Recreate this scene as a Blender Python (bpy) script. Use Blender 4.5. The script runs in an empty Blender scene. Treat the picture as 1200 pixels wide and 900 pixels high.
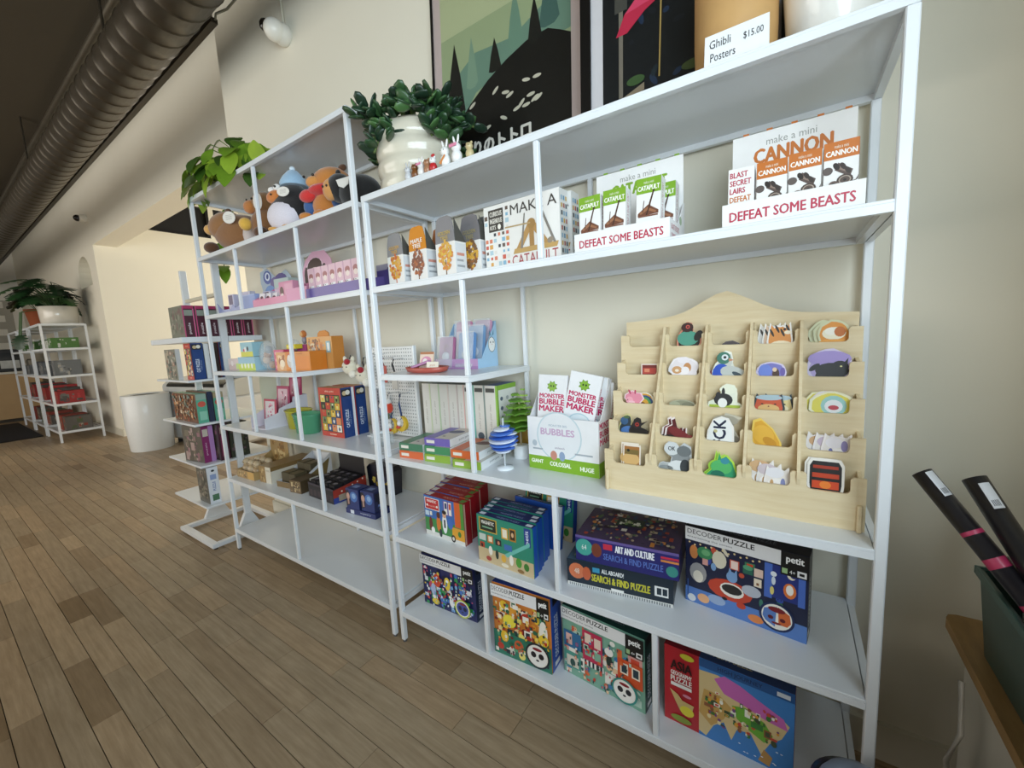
import bpy, math, random
from math import sin, cos, pi, radians as RD
from mathutils import Matrix, Vector, Euler
from mathutils.geometry import tessellate_polygon

S = bpy.context.scene
COL = S.collection

# ------------------------------------------------------------------ camera
F_PX = 479.1
CAM = Vector((1.1967, -0.9293, 1.1453))
YAW, PITCH, ROLL = -0.600593, -0.121262, -0.053056
fw = Vector((sin(YAW) * cos(PITCH), cos(YAW) * cos(PITCH), sin(PITCH)))
rt = Vector((cos(YAW), -sin(YAW), 0))
up = rt.cross(fw)
rt2 = cos(ROLL) * rt + sin(ROLL) * up
up2 = -sin(ROLL) * rt + cos(ROLL) * up
cd = bpy.data.cameras.new('camera')
cd.sensor_fit = 'HORIZONTAL'
cd.sensor_width = 36.0
cd.lens = 36.0 * F_PX / 1200.0
cd.clip_start = 0.02
cam = bpy.data.objects.new('camera', cd)
COL.objects.link(cam)
cam.matrix_world = Matrix(((rt2.x, up2.x, -fw.x, CAM.x), (rt2.y, up2.y, -fw.y, CAM.y),
                           (rt2.z, up2.z, -fw.z, CAM.z), (0, 0, 0, 1)))
S.camera = cam

# ------------------------------------------------------------------ world, daylight, exposure
S.view_settings.view_transform = 'Standard'
S.view_settings.look = 'None'
S.view_settings.gamma = 1.0
S.view_settings.use_curve_mapping = False
S.view_settings.exposure = 0.12
W = bpy.data.worlds.new('sky')
S.world = W
W.use_nodes = True
W.node_tree.nodes['Background'].inputs['Color'].default_value = (0.72, 0.82, 0.95, 1)
W.node_tree.nodes['Background'].inputs['Strength'].default_value = 1.0


def area(name, loc, rot, sx, sy, power, color):
    l = bpy.data.lights.new(name, 'AREA')
    l.shape = 'RECTANGLE'
    l.size, l.size_y, l.energy, l.color = sx, sy, power, color
    o = bpy.data.objects.new(name, l)
    COL.objects.link(o)
    o.location = loc
    o.rotation_euler = rot
    return o


XR = 1.70          # right wall (storefront side)
YF = -4.6          # wall behind the camera
XL = -13.0         # far end of the shop
ZC = 3.5           # ceiling
# daylight entering by the shop window in the right-hand wall and by the glazed front
area('window_daylight', (XR + 0.03, -2.37, 1.5), (0, RD(90), 0), 1.2, 3.7, 92, (0.76, 0.91, 1.0))
area('front_daylight', (-5.0, YF - 0.03, 1.75), (RD(90), 0, 0), 6.4, 3.1, 140, (1.0, 0.9, 0.76))
area('alcove_fill_light', (-4.3, 5.03, 1.7), (RD(-90), 0, 0), 3.4, 2.2, 175, (1.0, 0.95, 0.83))  # fill light added to brighten the alcove wall

# ------------------------------------------------------------------ helpers


def lin(c):
    if isinstance(c, str):
        c = c.lstrip('#')
        c = [int(c[i:i + 2], 16) / 255 for i in (0, 2, 4)]
    return tuple((x / 12.92 if x <= 0.04045 else ((x + 0.055) / 1.055) ** 2.4) for x in c[:3])


MATS = {}


def paint(name, rough=0.5, coat=0.0, noise=0.06, nscale=40.0, bump=0.0, metal=0.0, trans=0.0, alpha=1.0, sheen=0.0, spec=0.5):
    """material whose colour is the part's own colour attribute, with a little procedural wear"""
    if name in MATS:
        return MATS[name]
    m = bpy.data.materials.new(name)
    m.use_nodes = True
    nt = m.node_tree
    b = nt.nodes['Principled BSDF']
    at = nt.nodes.new('ShaderNodeAttribute')
    at.attribute_name = 'Col'
    tc = nt.nodes.new('ShaderNodeTexCoord')
    nz = nt.nodes.new('ShaderNodeTexNoise')
    nz.inputs['Scale'].default_value = nscale
    nz.inputs['Detail'].default_value = 3
    nt.links.new(tc.outputs['Object'], nz.inputs['Vector'])
    mr = nt.nodes.new('ShaderNodeMapRange')
    mr.inputs['To Min'].default_value = 1 - noise
    mr.inputs['To Max'].default_value = 1 + noise
    nt.links.new(nz.outputs['Fac'], mr.inputs['Value'])
    mx = nt.nodes.new('ShaderNodeVectorMath')
    mx.operation = 'SCALE'
    nt.links.new(at.outputs['Color'], mx.inputs[0])
    nt.links.new(mr.outputs['Result'], mx.inputs['Scale'])
    nt.links.new(mx.outputs['Vector'], b.inputs['Base Color'])
    b.inputs['Roughness'].default_value = rough
    b.inputs['Metallic'].default_value = metal
    b.inputs['Coat Weight'].default_value = coat
    b.inputs['Transmission Weight'].default_value = trans
    b.inputs['Alpha'].default_value = alpha
    b.inputs['Sheen Weight'].default_value = sheen
    b.inputs['Specular IOR Level'].default_value = spec
    if bump:
        bp = nt.nodes.new('ShaderNodeBump')
        bp.inputs['Strength'].default_value = bump
        bp.inputs['Distance'].default_value = 0.002
        nt.links.new(nz.outputs['Fac'], bp.inputs['Height'])
        nt.links.new(bp.outputs['Normal'], b.inputs['Normal'])
    MATS[name] = m
    return m


PRINT = paint('printed_card', 0.42, 0.15, 0.03)
CARD = paint('card_stock', 0.6, 0, 0.04)
PLASTIC = paint('moulded_plastic', 0.35, 0.2, 0.03)
CERAMIC = paint('glazed_ceramic', 0.18, 0.4, 0.05, 12)
PLUSH = paint('plush_fabric', 0.95, 0, 0.12, 220, 0.5, sheen=0.4)
LEAF = paint('leaf', 0.4, 0.1, 0.25, 25)
ENAMEL = paint('white_enamel_steel', 0.32, 0.15, 0.015, 9)
WALLP = paint('wall_paint', 0.85, 0, 0.02, 3, 0.08, spec=0.25)
METAL = paint('galvanised_steel', 0.42, 0, 0.25, 14, metal=0.6)
DARK = paint('dark_matt', 0.7, 0, 0.15, 20)
CLEAR = paint('clear_plastic', 0.12, 0, 0.0, alpha=0.28)
TINTED = paint('tinted_clear_plastic', 0.15, 0, 0.02, alpha=0.72)
GLASS = paint('window_glass', 0.03, 0, 0.0, trans=1.0)


def grain(name, c1, c2, rough=0.45, scale=(3, 60, 60), rnd=None, mott=0.0):
    """streaky procedural wood; rnd: 'object' or 'island' adds board-to-board variation"""
    m = bpy.data.materials.new(name)
    m.use_nodes = True
    nt = m.node_tree
    b = nt.nodes['Principled BSDF']
    g = nt.nodes.new('ShaderNodeNewGeometry')
    mp = nt.nodes.new('ShaderNodeMapping')
    mp.inputs['Scale'].default_value = scale
    nt.links.new(g.outputs['Position'], mp.inputs['Vector'])
    nz = nt.nodes.new('ShaderNodeTexNoise')
    nz.inputs['Scale'].default_value = 1.0
    nz.inputs['Detail'].default_value = 6
    nz.inputs['Roughness'].default_value = 0.65
    nt.links.new(mp.outputs['Vector'], nz.inputs['Vector'])
    cr = nt.nodes.new('ShaderNodeValToRGB')
    cr.color_ramp.elements[0].position = 0.3
    cr.color_ramp.elements[1].position = 0.72
    cr.color_ramp.elements[0].color = (*lin(c1), 1)
    cr.color_ramp.elements[1].color = (*lin(c2), 1)
    nt.links.new(nz.outputs['Fac'], cr.inputs['Fac'])
    out = cr.outputs['Color']
    if rnd:
        if rnd == 'object':
            oi = nt.nodes.new('ShaderNodeObjectInfo')
            src = oi.outputs['Random']
        else:
            src = g.outputs['Random Per Island']
        r2 = nt.nodes.new('ShaderNodeValToRGB')
        e = r2.color_ramp.elements
        e[0].position, e[0].color = 0.0, (0.6, 0.52, 0.42, 1)
        e[1].position, e[1].color = 1.0, (1.16, 1.12, 1.08, 1)
        for p, c in ((0.05, (0.8, 0.74, 0.68, 1)), (0.25, (0.93, 0.91, 0.89, 1)), (0.6, (1.0, 1.0, 1.0, 1)), (0.8, (1.05, 0.98, 0.92, 1))):
            k = e.new(p)
            k.color = c
        nt.links.new(src, r2.inputs['Fac'])
        mu = nt.nodes.new('ShaderNodeMixRGB')
        mu.blend_type = 'MULTIPLY'
        mu.inputs['Fac'].default_value = 1.0
        nt.links.new(out, mu.inputs['Color1'])
        nt.links.new(r2.outputs['Color'], mu.inputs['Color2'])
        out = mu.outputs['Color']
    if mott:
        n2 = nt.nodes.new('ShaderNodeTexNoise')
        n2.inputs['Scale'].default_value = 9
        n2.inputs['Detail'].default_value = 4
        nt.links.new(g.outputs['Position'], n2.inputs['Vector'])
        mr = nt.nodes.new('ShaderNodeMapRange')
        mr.inputs['To Min'].default_value = 1 - mott
        mr.inputs['To Max'].default_value = 1 + mott
        nt.links.new(n2.outputs['Fac'], mr.inputs['Value'])
        sc = nt.nodes.new('ShaderNodeVectorMath')
        sc.operation = 'SCALE'
        nt.links.new(out, sc.inputs[0])
        nt.links.new(mr.outputs['Result'], sc.inputs['Scale'])
        out = sc.outputs['Vector']
    nt.links.new(out, b.inputs['Base Color'])
    b.inputs['Roughness'].default_value = rough
    bp = nt.nodes.new('ShaderNodeBump')
    bp.inputs['Strength'].default_value = 0.12
    bp.inputs['Distance'].default_value = 0.001
    nt.links.new(nz.outputs['Fac'], bp.inputs['Height'])
    nt.links.new(bp.outputs['Normal'], b.inputs['Normal'])
    return m


PLY = grain('birch_plywood', '#d9c49b', '#e6d6b4', 0.5, (8, 40, 90))
OAK = grain('worn_floor_board', '#9a866a', '#b6a286', 0.4, (5, 70, 70), 'object', 0.14)
OAKS = grain('worn_floor_board_far', '#9a866a', '#b6a286', 0.4, (5, 70, 70), 'island', 0.14)
LEDGE = grain('ledge_wood', '#8a6a3c', '#a98550', 0.5, (40, 6, 40))

# text outlines --------------------------------------------------------------
TXT = {}


def glyphs(s, bold=0.0):
    """lettering outlined once: points in a unit box and faces"""
    key = (s, bold)
    if key in TXT:
        return TXT[key]
    cu = bpy.data.curves.new('lettering', 'FONT')
    cu.body = s
    cu.offset = bold
    cu.resolution_u = 2
    ob = bpy.data.objects.new('lettering', cu)
    me = bpy.data.meshes.new_from_object(ob)
    vs = [(v.co.x, v.co.y) for v in me.vertices]
    fs = [tuple(p.vertices) for p in me.polygons]
    bpy.data.objects.remove(ob)
    bpy.data.curves.remove(cu)
    bpy.data.meshes.remove(me)
    if vs:
        x0, x1 = min(v[0] for v in vs), max(v[0] for v in vs)
        y0, y1 = min(v[1] for v in vs), max(v[1] for v in vs)
        vs = [((x - x0) / max(x1 - x0, 1e-6), (y - y0) / max(y1 - y0, 1e-6)) for x, y in vs]
    TXT[key] = (vs, fs)
    return TXT[key]


class G:
    """collects coloured faces; build() links them as one mesh object"""

    def __init__(self):
        self.v, self.f, self.c, self.s = [], [], [], []
        self.M = Matrix.Identity(4)

    def add(self, vs, fs, col, smooth=False):
        n = len(self.v)
        self.v += [self.M @ Vector(p) for p in vs]
        c = lin(col) if isinstance(col, str) else col
        for q in fs:
            self.f.append([n + i for i in q])
            self.c.append(c)
            self.s.append(smooth)
        return self

    def box(self, x0, y0, z0, x1, y1, z1, col, b=0.0):
        if b <= 0:
            vs = [(x, y, z) for z in (z0, z1) for y in (y0, y1) for x in (x0, x1)]
            return self.add(vs, [(0, 2, 3, 1), (4, 5, 7, 6), (0, 1, 5, 4), (2, 6, 7, 3), (0, 4, 6, 2), (1, 3, 7, 5)], col)
        b = min(b, (x1 - x0) / 2.1, (y1 - y0) / 2.1, (z1 - z0) / 2.1)
        vs, idx = [], {}
        X, Y, Z = (x0, x1), (y0, y1), (z0, z1)
        for i in (0, 1):
            for j in (0, 1):
                for k in (0, 1):
                    sx, sy, sz = (b if i == 0 else -b), (b if j == 0 else -b), (b if k == 0 else -b)
                    for a in range(3):
                        idx[i, j, k, a] = len(vs)
                        vs.append((X[i] + (0 if a == 0 else sx), Y[j] + (0 if a == 1 else sy), Z[k] + (0 if a == 2 else sz)))
        fs = []
        o = lambda i, j, k, a: idx[i, j, k, a]
        fs += [[o(0, 0, 0, 0), o(0, 0, 1, 0), o(0, 1, 1, 0), o(0, 1, 0, 0)], [o(1, 0, 0, 0), o(1, 1, 0, 0), o(1, 1, 1, 0), o(1, 0, 1, 0)]]
        fs += [[o(0, 0, 0, 1), o(1, 0, 0, 1), o(1, 0, 1, 1), o(0, 0, 1, 1)], [o(0, 1, 0, 1), o(0, 1, 1, 1), o(1, 1, 1, 1), o(1, 1, 0, 1)]]
        fs += [[o(0, 0, 0, 2), o(0, 1, 0, 2), o(1, 1, 0, 2), o(1, 0, 0, 2)], [o(0, 0, 1, 2), o(1, 0, 1, 2), o(1, 1, 1, 2), o(0, 1, 1, 2)]]
        for j in (0, 1):
            for k in (0, 1):
                fs.append([o(0, j, k, 1), o(1, j, k, 1), o(1, j, k, 2), o(0, j, k, 2)])
        for i in (0, 1):
            for k in (0, 1):
                fs.append([o(i, 0, k, 0), o(i, 1, k, 0), o(i, 1, k, 2), o(i, 0, k, 2)])
        for i in (0, 1):
            for j in (0, 1):
                fs.append([o(i, j, 0, 0), o(i, j, 1, 0), o(i, j, 1, 1), o(i, j, 0, 1)])
                for k in (0, 1):
                    fs.append([o(i, j, k, 0), o(i, j, k, 1), o(i, j, k, 2)])
        return self.add(vs, fs, col)

    def lathe(self, prof, n, col, c=(0, 0, 0), smooth=True, cap=True):
        vs, fs = [], []
        for r, z in prof:
            for i in range(n):
                a = 2 * pi * i / n
                vs.append((c[0] + r * cos(a), c[1] + r * sin(a), c[2] + z))
        for k in range(len(prof) - 1):
            for i in range(n):
                j = (i + 1) % n
                fs.append((k * n + i, k * n + j, (k + 1) * n + j, (k + 1) * n + i))
        self.add(vs, fs, col, smooth)
        if cap:
            self.add(vs[:n], [tuple(range(n))[::-1]], col)
            self.add(vs[-n:], [tuple(range(n))], col)
        return self

    def tube(self, pts, r, n, col, r1=None, smooth=True):
        pts = [Vector(p) for p in pts]
        m = len(pts)
        vs, fs = [], []
        for k, p in enumerate(pts):
            d = (pts[min(k + 1, m - 1)] - pts[max(k - 1, 0)]).normalized()
            a = d.cross(Vector((0, 0, 1)))
            if a.length < 1e-3:
                a = d.cross(Vector((0, 1, 0)))
            a.normalize()
            b = d.cross(a)
            rr = r if r1 is None else r + (r1 - r) * k / (m - 1)
            for i in range(n):
                t = 2 * pi * i / n
                vs.append(p + (a * cos(t) + b * sin(t)) * rr)
        for k in range(m - 1):
            for i in range(n):
                j = (i + 1) % n
                fs.append((k * n + i, k * n + j, (k + 1) * n + j, (k + 1) * n + i))
        self.add(vs, fs, col, smooth)
        self.add(vs[:n], [tuple(range(n))], col)
        self.add(vs[-n:], [tuple(range(n))[::-1]], col)
        return self

    def ball(self, c, r, col, nu=14, nv=9, rot=None, squash=None):
        if not hasattr(r, '__len__'):
            r = (r, r, r)
        vs, fs = [], []
        R = Euler(rot or (0, 0, 0)).to_matrix()
        for k in range(nv + 1):
            ph = pi * k / nv
            for i in range(nu):
                a = 2 * pi * i / nu
                p = Vector((r[0] * sin(ph) * cos(a), r[1] * sin(ph) * sin(a), -r[2] * cos(ph)))
                if squash:
                    p = squash(p)
                vs.append(Vector(c) + R @ p)
        for k in range(nv):
            for i in range(nu):
                j = (i + 1) % nu
                fs.append((k * nu + i, k * nu + j, (k + 1) * nu + j, (k + 1) * nu + i))
        return self.add(vs, fs, col, True)

    def prism(self, pts, y0, y1, col, axis='y'):
        """extrude a 2D outline (x, z) between y0 and y1; axis x extrudes (y, z); axis z extrudes (x, y)"""
        mk = {'y': lambda a, b, t: (a, t, b), 'x': lambda a, b, t: (t, a, b), 'z': lambda a, b, t: (a, b, t)}[axis]
        n = len(pts)
        vs = [mk(a, b, y0) for a, b in pts] + [mk(a, b, y1) for a, b in pts]
        tri = tessellate_polygon([[Vector((a, b, 0)) for a, b in pts]])
        fs = [tuple(t) for t in tri] + [tuple(n + i for i in t)[::-1] for t in tri]
        fs += [(i, (i + 1) % n, n + (i + 1) % n, n + i) for i in range(n)]
        return self.add(vs, fs, col)

    def art(self, T, w, h, shapes, lay=2.5e-4, step=2.4e-5):
        """flat print: shapes in 0..1 units of a w x h face; T(u, v, n) gives the point on the face"""
        for i, s in enumerate(shapes):
            n = lay + i * step
            k = s[0]
            if k == 'r':
                _, a, b, c, d, col = s
                q = [(a, b), (c, b), (c, d), (a, d)]
                self.add([T(x * w, y * h, n) for x, y in q], [(0, 1, 2, 3)], col)
            elif k == 'e':
                _, a, b, ra, rb, col = s[:6]
                rot = s[6] if len(s) > 6 else 0
                m = s[7] if len(s) > 7 else 14
                q = []
                for t in range(m):
                    x, y = ra * cos(2 * pi * t / m), rb * sin(2 * pi * t / m)
                    q.append((a * w + (x * cos(rot) - y * sin(rot)) * h, b * h + (x * sin(rot) + y * cos(rot)) * h))
                self.add([T(x, y, n) for x, y in q], [tuple(range(m))], col)
            elif k == 'p':
                _, pts, col = s
                tri = tessellate_polygon([[Vector((x, y, 0)) for x, y in pts]])
                self.add([T(x * w, y * h, n) for x, y in pts], [tuple(t) for t in tri], col)
            elif k in ('t', 'tv'):
                _, txt, a, b, c, d, col = s[:7]
                vs, fs = glyphs(txt)
                bold = s[7] if len(s) > 7 else 0.0
                ht = (d - b) * h if k == 't' else (c - a) * w
                kk = bold * 1.1 * ht
                for jj, (ox, oy) in enumerate([(0, 0)] if not bold else [(-kk, 0), (kk, 0), (0, kk * 0.7), (0, -kk * 0.7)]):
                    nn = n + jj * 6e-6
                    if k == 't':
                        q = [T((a + x * (c - a)) * w + ox, (b + y * (d - b)) * h + oy, nn) for x, y in vs]
                    else:
                        q = [T((a + (1 - y) * (c - a)) * w + ox, (b + x * (d - b)) * h + oy, nn) for x, y in vs]
                    self.add(q, fs, col)
        return self

    def build(self, name, parent=None, mat=None):
        me = bpy.data.meshes.new(name)
        me.from_pydata([tuple(v) for v in self.v], [], self.f)
        ca = me.color_attributes.new('Col', 'FLOAT_COLOR', 'CORNER')
        buf = []
        for p in me.polygons:
            c = self.c[p.index]
            buf += [c[0], c[1], c[2], 1.0] * p.loop_total
        ca.data.foreach_set('color', buf)
        me.polygons.foreach_set('use_smooth', self.s)
        me.materials.append(mat or CARD)
        me.update()
        o = bpy.data.objects.new(name, me)
        COL.objects.link(o)
        if parent:
            o.parent = parent
        return o


def tag(o, label, cat, group=None):
    o['label'] = label
    o['category'] = cat
    if group:
        o['group'] = group
    return o


def thing(name, label, cat, loc=(0, 0, 0), rz=0.0, group=None, rx=0.0, ry=0.0):
    o = bpy.data.objects.new(name, None)
    o.empty_display_size = 0.05
    COL.objects.link(o)
    o.location = loc
    o.rotation_euler = (RD(rx), RD(ry), RD(rz))
    return tag(o, label, cat, group)


def struct(o):
    o['kind'] = 'structure'
    return o


def FRONT(w, d, h): return lambda u, v, n: (u, -n, v)
def RIGHT(w, d, h): return lambda u, v, n: (w + n, u, v)
def LEFT(w, d, h): return lambda u, v, n: (-n, d - u, v)
def TOP(w, d, h): return lambda u, v, n: (u, v, h + n)


FACES = {'front': (FRONT, 0, 2), 'right': (RIGHT, 1, 2), 'left': (LEFT, 1, 2), 'top': (TOP, 0, 1)}


def add_prints(t, size, arts, names=None):
    for face, shapes in arts.items():
        fn, a, b = FACES[face]
        g = G()
        g.art(fn(*size), size[a], size[b], shapes)
        g.build((names or {}).get(face, {'front': 'cover_print', 'right': 'side_print', 'left': 'side_print', 'top': 'top_print'}[face]), t, PRINT)


def carton(name, label, cat, loc, size, col, arts, rz=0.0, group=None, rx=0.0, ry=0.0, bevel=0.0015, lid=None, mat=None):
    """a closed box: origin at its front-left-bottom corner, width x, depth y, height z"""
    t = thing(name, label, cat, loc, rz, group, rx, ry)
    w, d, h = size
    G().box(0, 0, 0, w, d, h, col, bevel).build('body', t, mat or CARD)
    add_prints(t, size, arts)
    return t


def busy(seed, pal, n, u0=0.0, v0=0.0, u1=1.0, v1=1.0, asp=1.2, sz=0.09, eyes=True):
    """a crowded illustrated scene made of little figures, signs and furniture"""
    r = random.Random(seed)
    out = []
    for _ in range(n):
        c = r.choice(pal)
        s = sz * r.uniform(0.5, 1.25)
        mu, mv = s * 1.1 / asp, s * 1.1
        if u1 - u0 < 2.2 * mu or v1 - v0 < 2.2 * mv:
            continue
        x, y = r.uniform(u0 + mu, u1 - mu), r.uniform(v0 + mv, v1 - mv)
        k = r.random()
        if k < 0.32:
            a, b = s * r.uniform(0.35, 1.0) / asp, s * r.uniform(0.35, 1.0)
            out.append(('r', x - a, y - b, x + a, y + b, c))
            if r.random() < 0.5:
                out.append(('r', x - a * 0.6, y - b * 0.6, x + a * 0.6, y + b * 0.6, r.choice(pal)))
        elif k < 0.55:
            out.append(('e', x, y, s * r.uniform(0.3, 0.95), s * r.uniform(0.3, 0.8), c, r.uniform(0, 3), 12))
        else:
            out.append(('e', x, y - s * 0.35, s * 0.42, s * 0.6, c, 0, 12))
            c2 = r.choice(pal)
            out.append(('e', x, y + s * 0.45, s * 0.4, s * 0.38, c2, 0, 12))
            if eyes:
                for q in (-1, 1):
                    out.append(('e', x + q * s * 0.16 / asp, y + s * 0.48, s * 0.06, s * 0.08, '#141414', 0, 6))
    return out


def Zk(k):
    return 0.1295 + 0.3 * (k - 1)


WHITE = '#e4e8ec'

# ------------------------------------------------------------------ the room
WC = '#e7e2d2'
YB, YH = 0.36, 0.65          # wall behind the shelves, recessed wall further left
XE, XP = -1.72, -6.54        # end of that wall, far side of the alcove


def holed(g, T, outer, holes, col):
    loops = [[Vector((a, b, 0)) for a, b in l] for l in [outer] + holes]
    flat = [p for l in [outer] + holes for p in l]
    g.add([T(a, b) for a, b in flat], [tuple(t) for t in tessellate_polygon(loops)], col)


def rect(a, b, c, d): return [(a, b), (c, b), (c, d), (a, d)]


struct(G().box(XE, YB, 0, XR + 0.3, 0.9, ZC, WC).build('wall_back', None, WALLP))
struct(G().box(XP, YH, 2.62, XE, 0.89, ZC, WC).build('wall_header', None, WALLP))
g = G()
arch = [(-7.55, 2.14), (-6.86, 2.14), (-6.86, 2.3)] + [(-7.205 + 0.345 * cos(t * pi / 10), 2.3 + 0.26 * sin(t * pi / 10)) for t in range(1, 10)] + [(-7.55, 2.3)]
holed(g, lambda a, b: (a, YH, b), rect(XL, 0, XP, ZC), [arch], WC)
n = len(arch)
g.add([(a, YH, b) for a, b in arch] + [(a, YH + 0.16, b) for a, b in arch], [(i, (i + 1) % n, n + (i + 1) % n, n + i) for i in range(n)], WC)
g.add([(a, YH + 0.16, b) for a, b in arch], [tuple(t) for t in tessellate_polygon([[Vector((a, b, 0)) for a, b in arch]])], WC)
struct(g.build('wall_left', None, WALLP))
g = G()
WY = [(1.17, 2.05), (2.12, 3.0), (3.07, 3.95)]
holed(g, lambda a, b: (XP, a, b), rect(YH, 0, 5.0, ZC), [rect(a, 2.92, b, 3.38) for a, b in WY], WC)
struct(g.build('wall_alcove_left', None, WALLP))
for i, (a, b) in enumerate(WY):
    w = struct(G().box(XP - 0.06, a - 0.0, 2.92, XP - 0.05, b, 3.38, '#0a0a0b').build('window_%d' % (i + 2), None, GLASS if 0 else DARK))
    g = G()
    for q in ((a, 2.92, a + 0.03, 3.38), (b - 0.03, 2.92, b, 3.38), (a, 2.92, b, 2.94), (a, 3.36, b, 3.38)):
        g.box(XP - 0.05, q[0], q[1], XP - 0.012, q[2], q[3], '#22201f')
    g.build('window_frame', w, DARK)
g = G()
HA = rect(-6.0, 0.6, -2.6, 2.8)
holed(g, lambda a, b: (a, 5.0, b), rect(XP, 0, XE + 0.1, ZC), [HA], WC)
for a, b in zip(HA, HA[1:] + HA[:1]):
    g.add([(a[0], 5.0, a[1]), (b[0], 5.0, b[1]), (b[0], 5.2, b[1]), (a[0], 5.2, a[1])], [(0, 1, 2, 3)], WC)
struct(g.build('wall_alcove_back', None, WALLP))
w = struct(G().box(-6.0, 5.12, 0.6, -2.6, 5.128, 2.8, '#ffffff').build('window_6', None, GLASS))  # unseen window added as the source of the alcove fill
g = G()
for x in (-6.0, -4.35, -2.65):
    g.box(x, 5.08, 0.6, x + 0.05, 5.17, 2.8, WHITE)
g.build('window_frame', w, ENAMEL)
struct(G().box(XE, 0.9, 0, XE + 0.1, 5.0, ZC, WC).build('wall_alcove_right', None, WALLP))
struct(G().box(XL - 0.1, YF, 0, XL, YH, ZC, '#e4e0d6').build('wall_end', None, WALLP))
g = G()
HR = rect(-4.25, 0.82, -0.5, 2.2)
holed(g, lambda a, b: (XR, a, b), rect(YF, 0, YB, ZC), [HR], WC)
for a, b in zip(HR, HR[1:] + HR[:1]):
    g.add([(XR, *a), (XR, *b), (XR + 0.2, *b), (XR + 0.2, *a)], [(0, 1, 2, 3)], WC)
struct(g.build('wall_right', None, WALLP))
g = G()
HF = rect(-8.2, 0.2, -1.8, 3.3)
holed(g, lambda a, b: (a, YF, b), rect(XL, 0, XR, ZC), [HF], WC)
for a, b in zip(HF, HF[1:] + HF[:1]):
    g.add([(a[0], YF, a[1]), (b[0], YF, b[1]), (b[0], YF - 0.2, b[1]), (a[0], YF - 0.2, a[1])], [(0, 1, 2, 3)], WC)
struct(g.build('wall_front', None, WALLP))
struct(G().box(XL, YF, ZC, XR + 0.2, 5.0, ZC + 0.1, '#4b4438').build('ceiling', None, WALLP))
w = struct(G().box(XR + 0.12, -4.25, 0.82, XR + 0.128, -0.5, 2.2, '#ffffff').build('window_1', None, GLASS))
g = G()
for y in (-4.25, -3.0, -1.8, -0.55):
    g.box(XR + 0.08, y, 0.82, XR + 0.17, y + 0.05, 2.2, WHITE)
g.box(XR + 0.08, -4.25, 0.82, XR + 0.17, -0.5, 0.87, WHITE).box(XR + 0.08, -4.25, 2.15, XR + 0.17, -0.5, 2.2, WHITE)
g.build('window_frame', w, ENAMEL)
w = struct(G().box(-8.2, YF - 0.128, 0.2, -1.8, YF - 0.12, 3.3, '#ffffff').build('window_5', None, GLASS))
g = G()
for x in (-8.2, -6.1, -3.95, -1.85):
    g.box(x, YF - 0.17, 0.2, x + 0.05, YF - 0.08, 3.3, WHITE)
g.build('window_frame', w, ENAMEL)
BBC = '#dcd8c8'
struct(G().box(XE, YB - 0.014, 0, XR, YB, 0.1, BBC).build('baseboard_back', None, ENAMEL))
struct(G().box(XR - 0.014, YF, 0, XR, YB - 0.014, 0.1, BBC).build('baseboard_right', None, ENAMEL))
struct(G().box(XL, YH - 0.014, 0, XP, YH, 0.1, BBC).build('baseboard_left', None, ENAMEL))

# floor of narrow worn boards: the large ones nearest the lens singly, the rest joined
floor = struct(G().box(XL, YF, -0.06, XR, 5.0, -0.012, '#2e2419').build('floor', None, DARK))
rnd = random.Random(11)
PW, boards = 0.0725, []
row = 0
y = YF
while y < 5.0:
    x = XL + rnd.uniform(-0.5, 0)
    xmax = XR if y < YB else XE
    if y > YH:
        xmin = XP
    else:
        xmin = XL
    while x < xmax:
        L = rnd.choice((0.3, 0.42, 0.55, 0.7, 0.85)) * rnd.uniform(0.9, 1.1)
        a, b = max(x, xmin), min(x + L, xmax)
        if b - a > 0.04:
            boards.append((a, b, y))
        x += L
    y += PW


def seen(a, b, y):
    p = Vector(((a + b) / 2, y + PW / 2, 0)) - CAM
    dz = p.dot(fw)
    if dz < 0.1:
        return 0
    u, v = 600 + F_PX * p.dot(rt2) / dz, 450 - F_PX * p.dot(up2) / dz
    if not (-150 < u < 1000 and 480 < v < 1050):
        return 0
    if a > -1.4 and y > 0.12:
        return 0
    return (b - a) / dz ** 3


boards.sort(key=lambda q: -seen(*q))
me = G().box(0, 0, -0.012, 1, 1, 0, '#8c7a60', 0).build('plank', floor, OAK)
pm = me.data
first = me
for i, (a, b, y) in enumerate(boards[:290]):
    o = first if i == 0 else bpy.data.objects.new('plank', pm)
    if i:
        COL.objects.link(o)
        o.parent = floor
    o.location = (a + 0.0009, y + 0.0011, rnd.uniform(-0.0006, 0.0))
    o.scale = (b - a - 0.0018, PW - 0.0022, 1)
g = G()
for a, b, y in boards[290:]:
    g.box(a + 0.0009, y + 0.0011, -0.012, b - 0.0009, y + PW - 0.0011, rnd.uniform(-0.0006, 0), '#8c7a60')
o = g.build('plank_field', floor, OAKS)
o['kind'] = 'stuff'

# ------------------------------------------------------------------ shelving units
PT, ST = 0.018, 0.02


def shelf_mesh(x0, x1, y0, y1, z):
    g = G()
    g.box(x0, y0, z - 0.006, x1, y1, z, WHITE, 0.001)
    r = 0.014
    g.box(x0, y0, z - ST, x1, y0 + r, z - 0.006, WHITE)
    g.box(x0, y1 - r, z - ST, x1, y1, z - 0.006, WHITE)
    g.box(x0, y0 + r, z - ST, x0 + r, y1 - r, z - 0.006, WHITE)
    g.box(x1 - r, y0 + r, z - ST, x1, y1 - r, z - 0.006, WHITE)
    return g


DEP = 0.327


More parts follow.
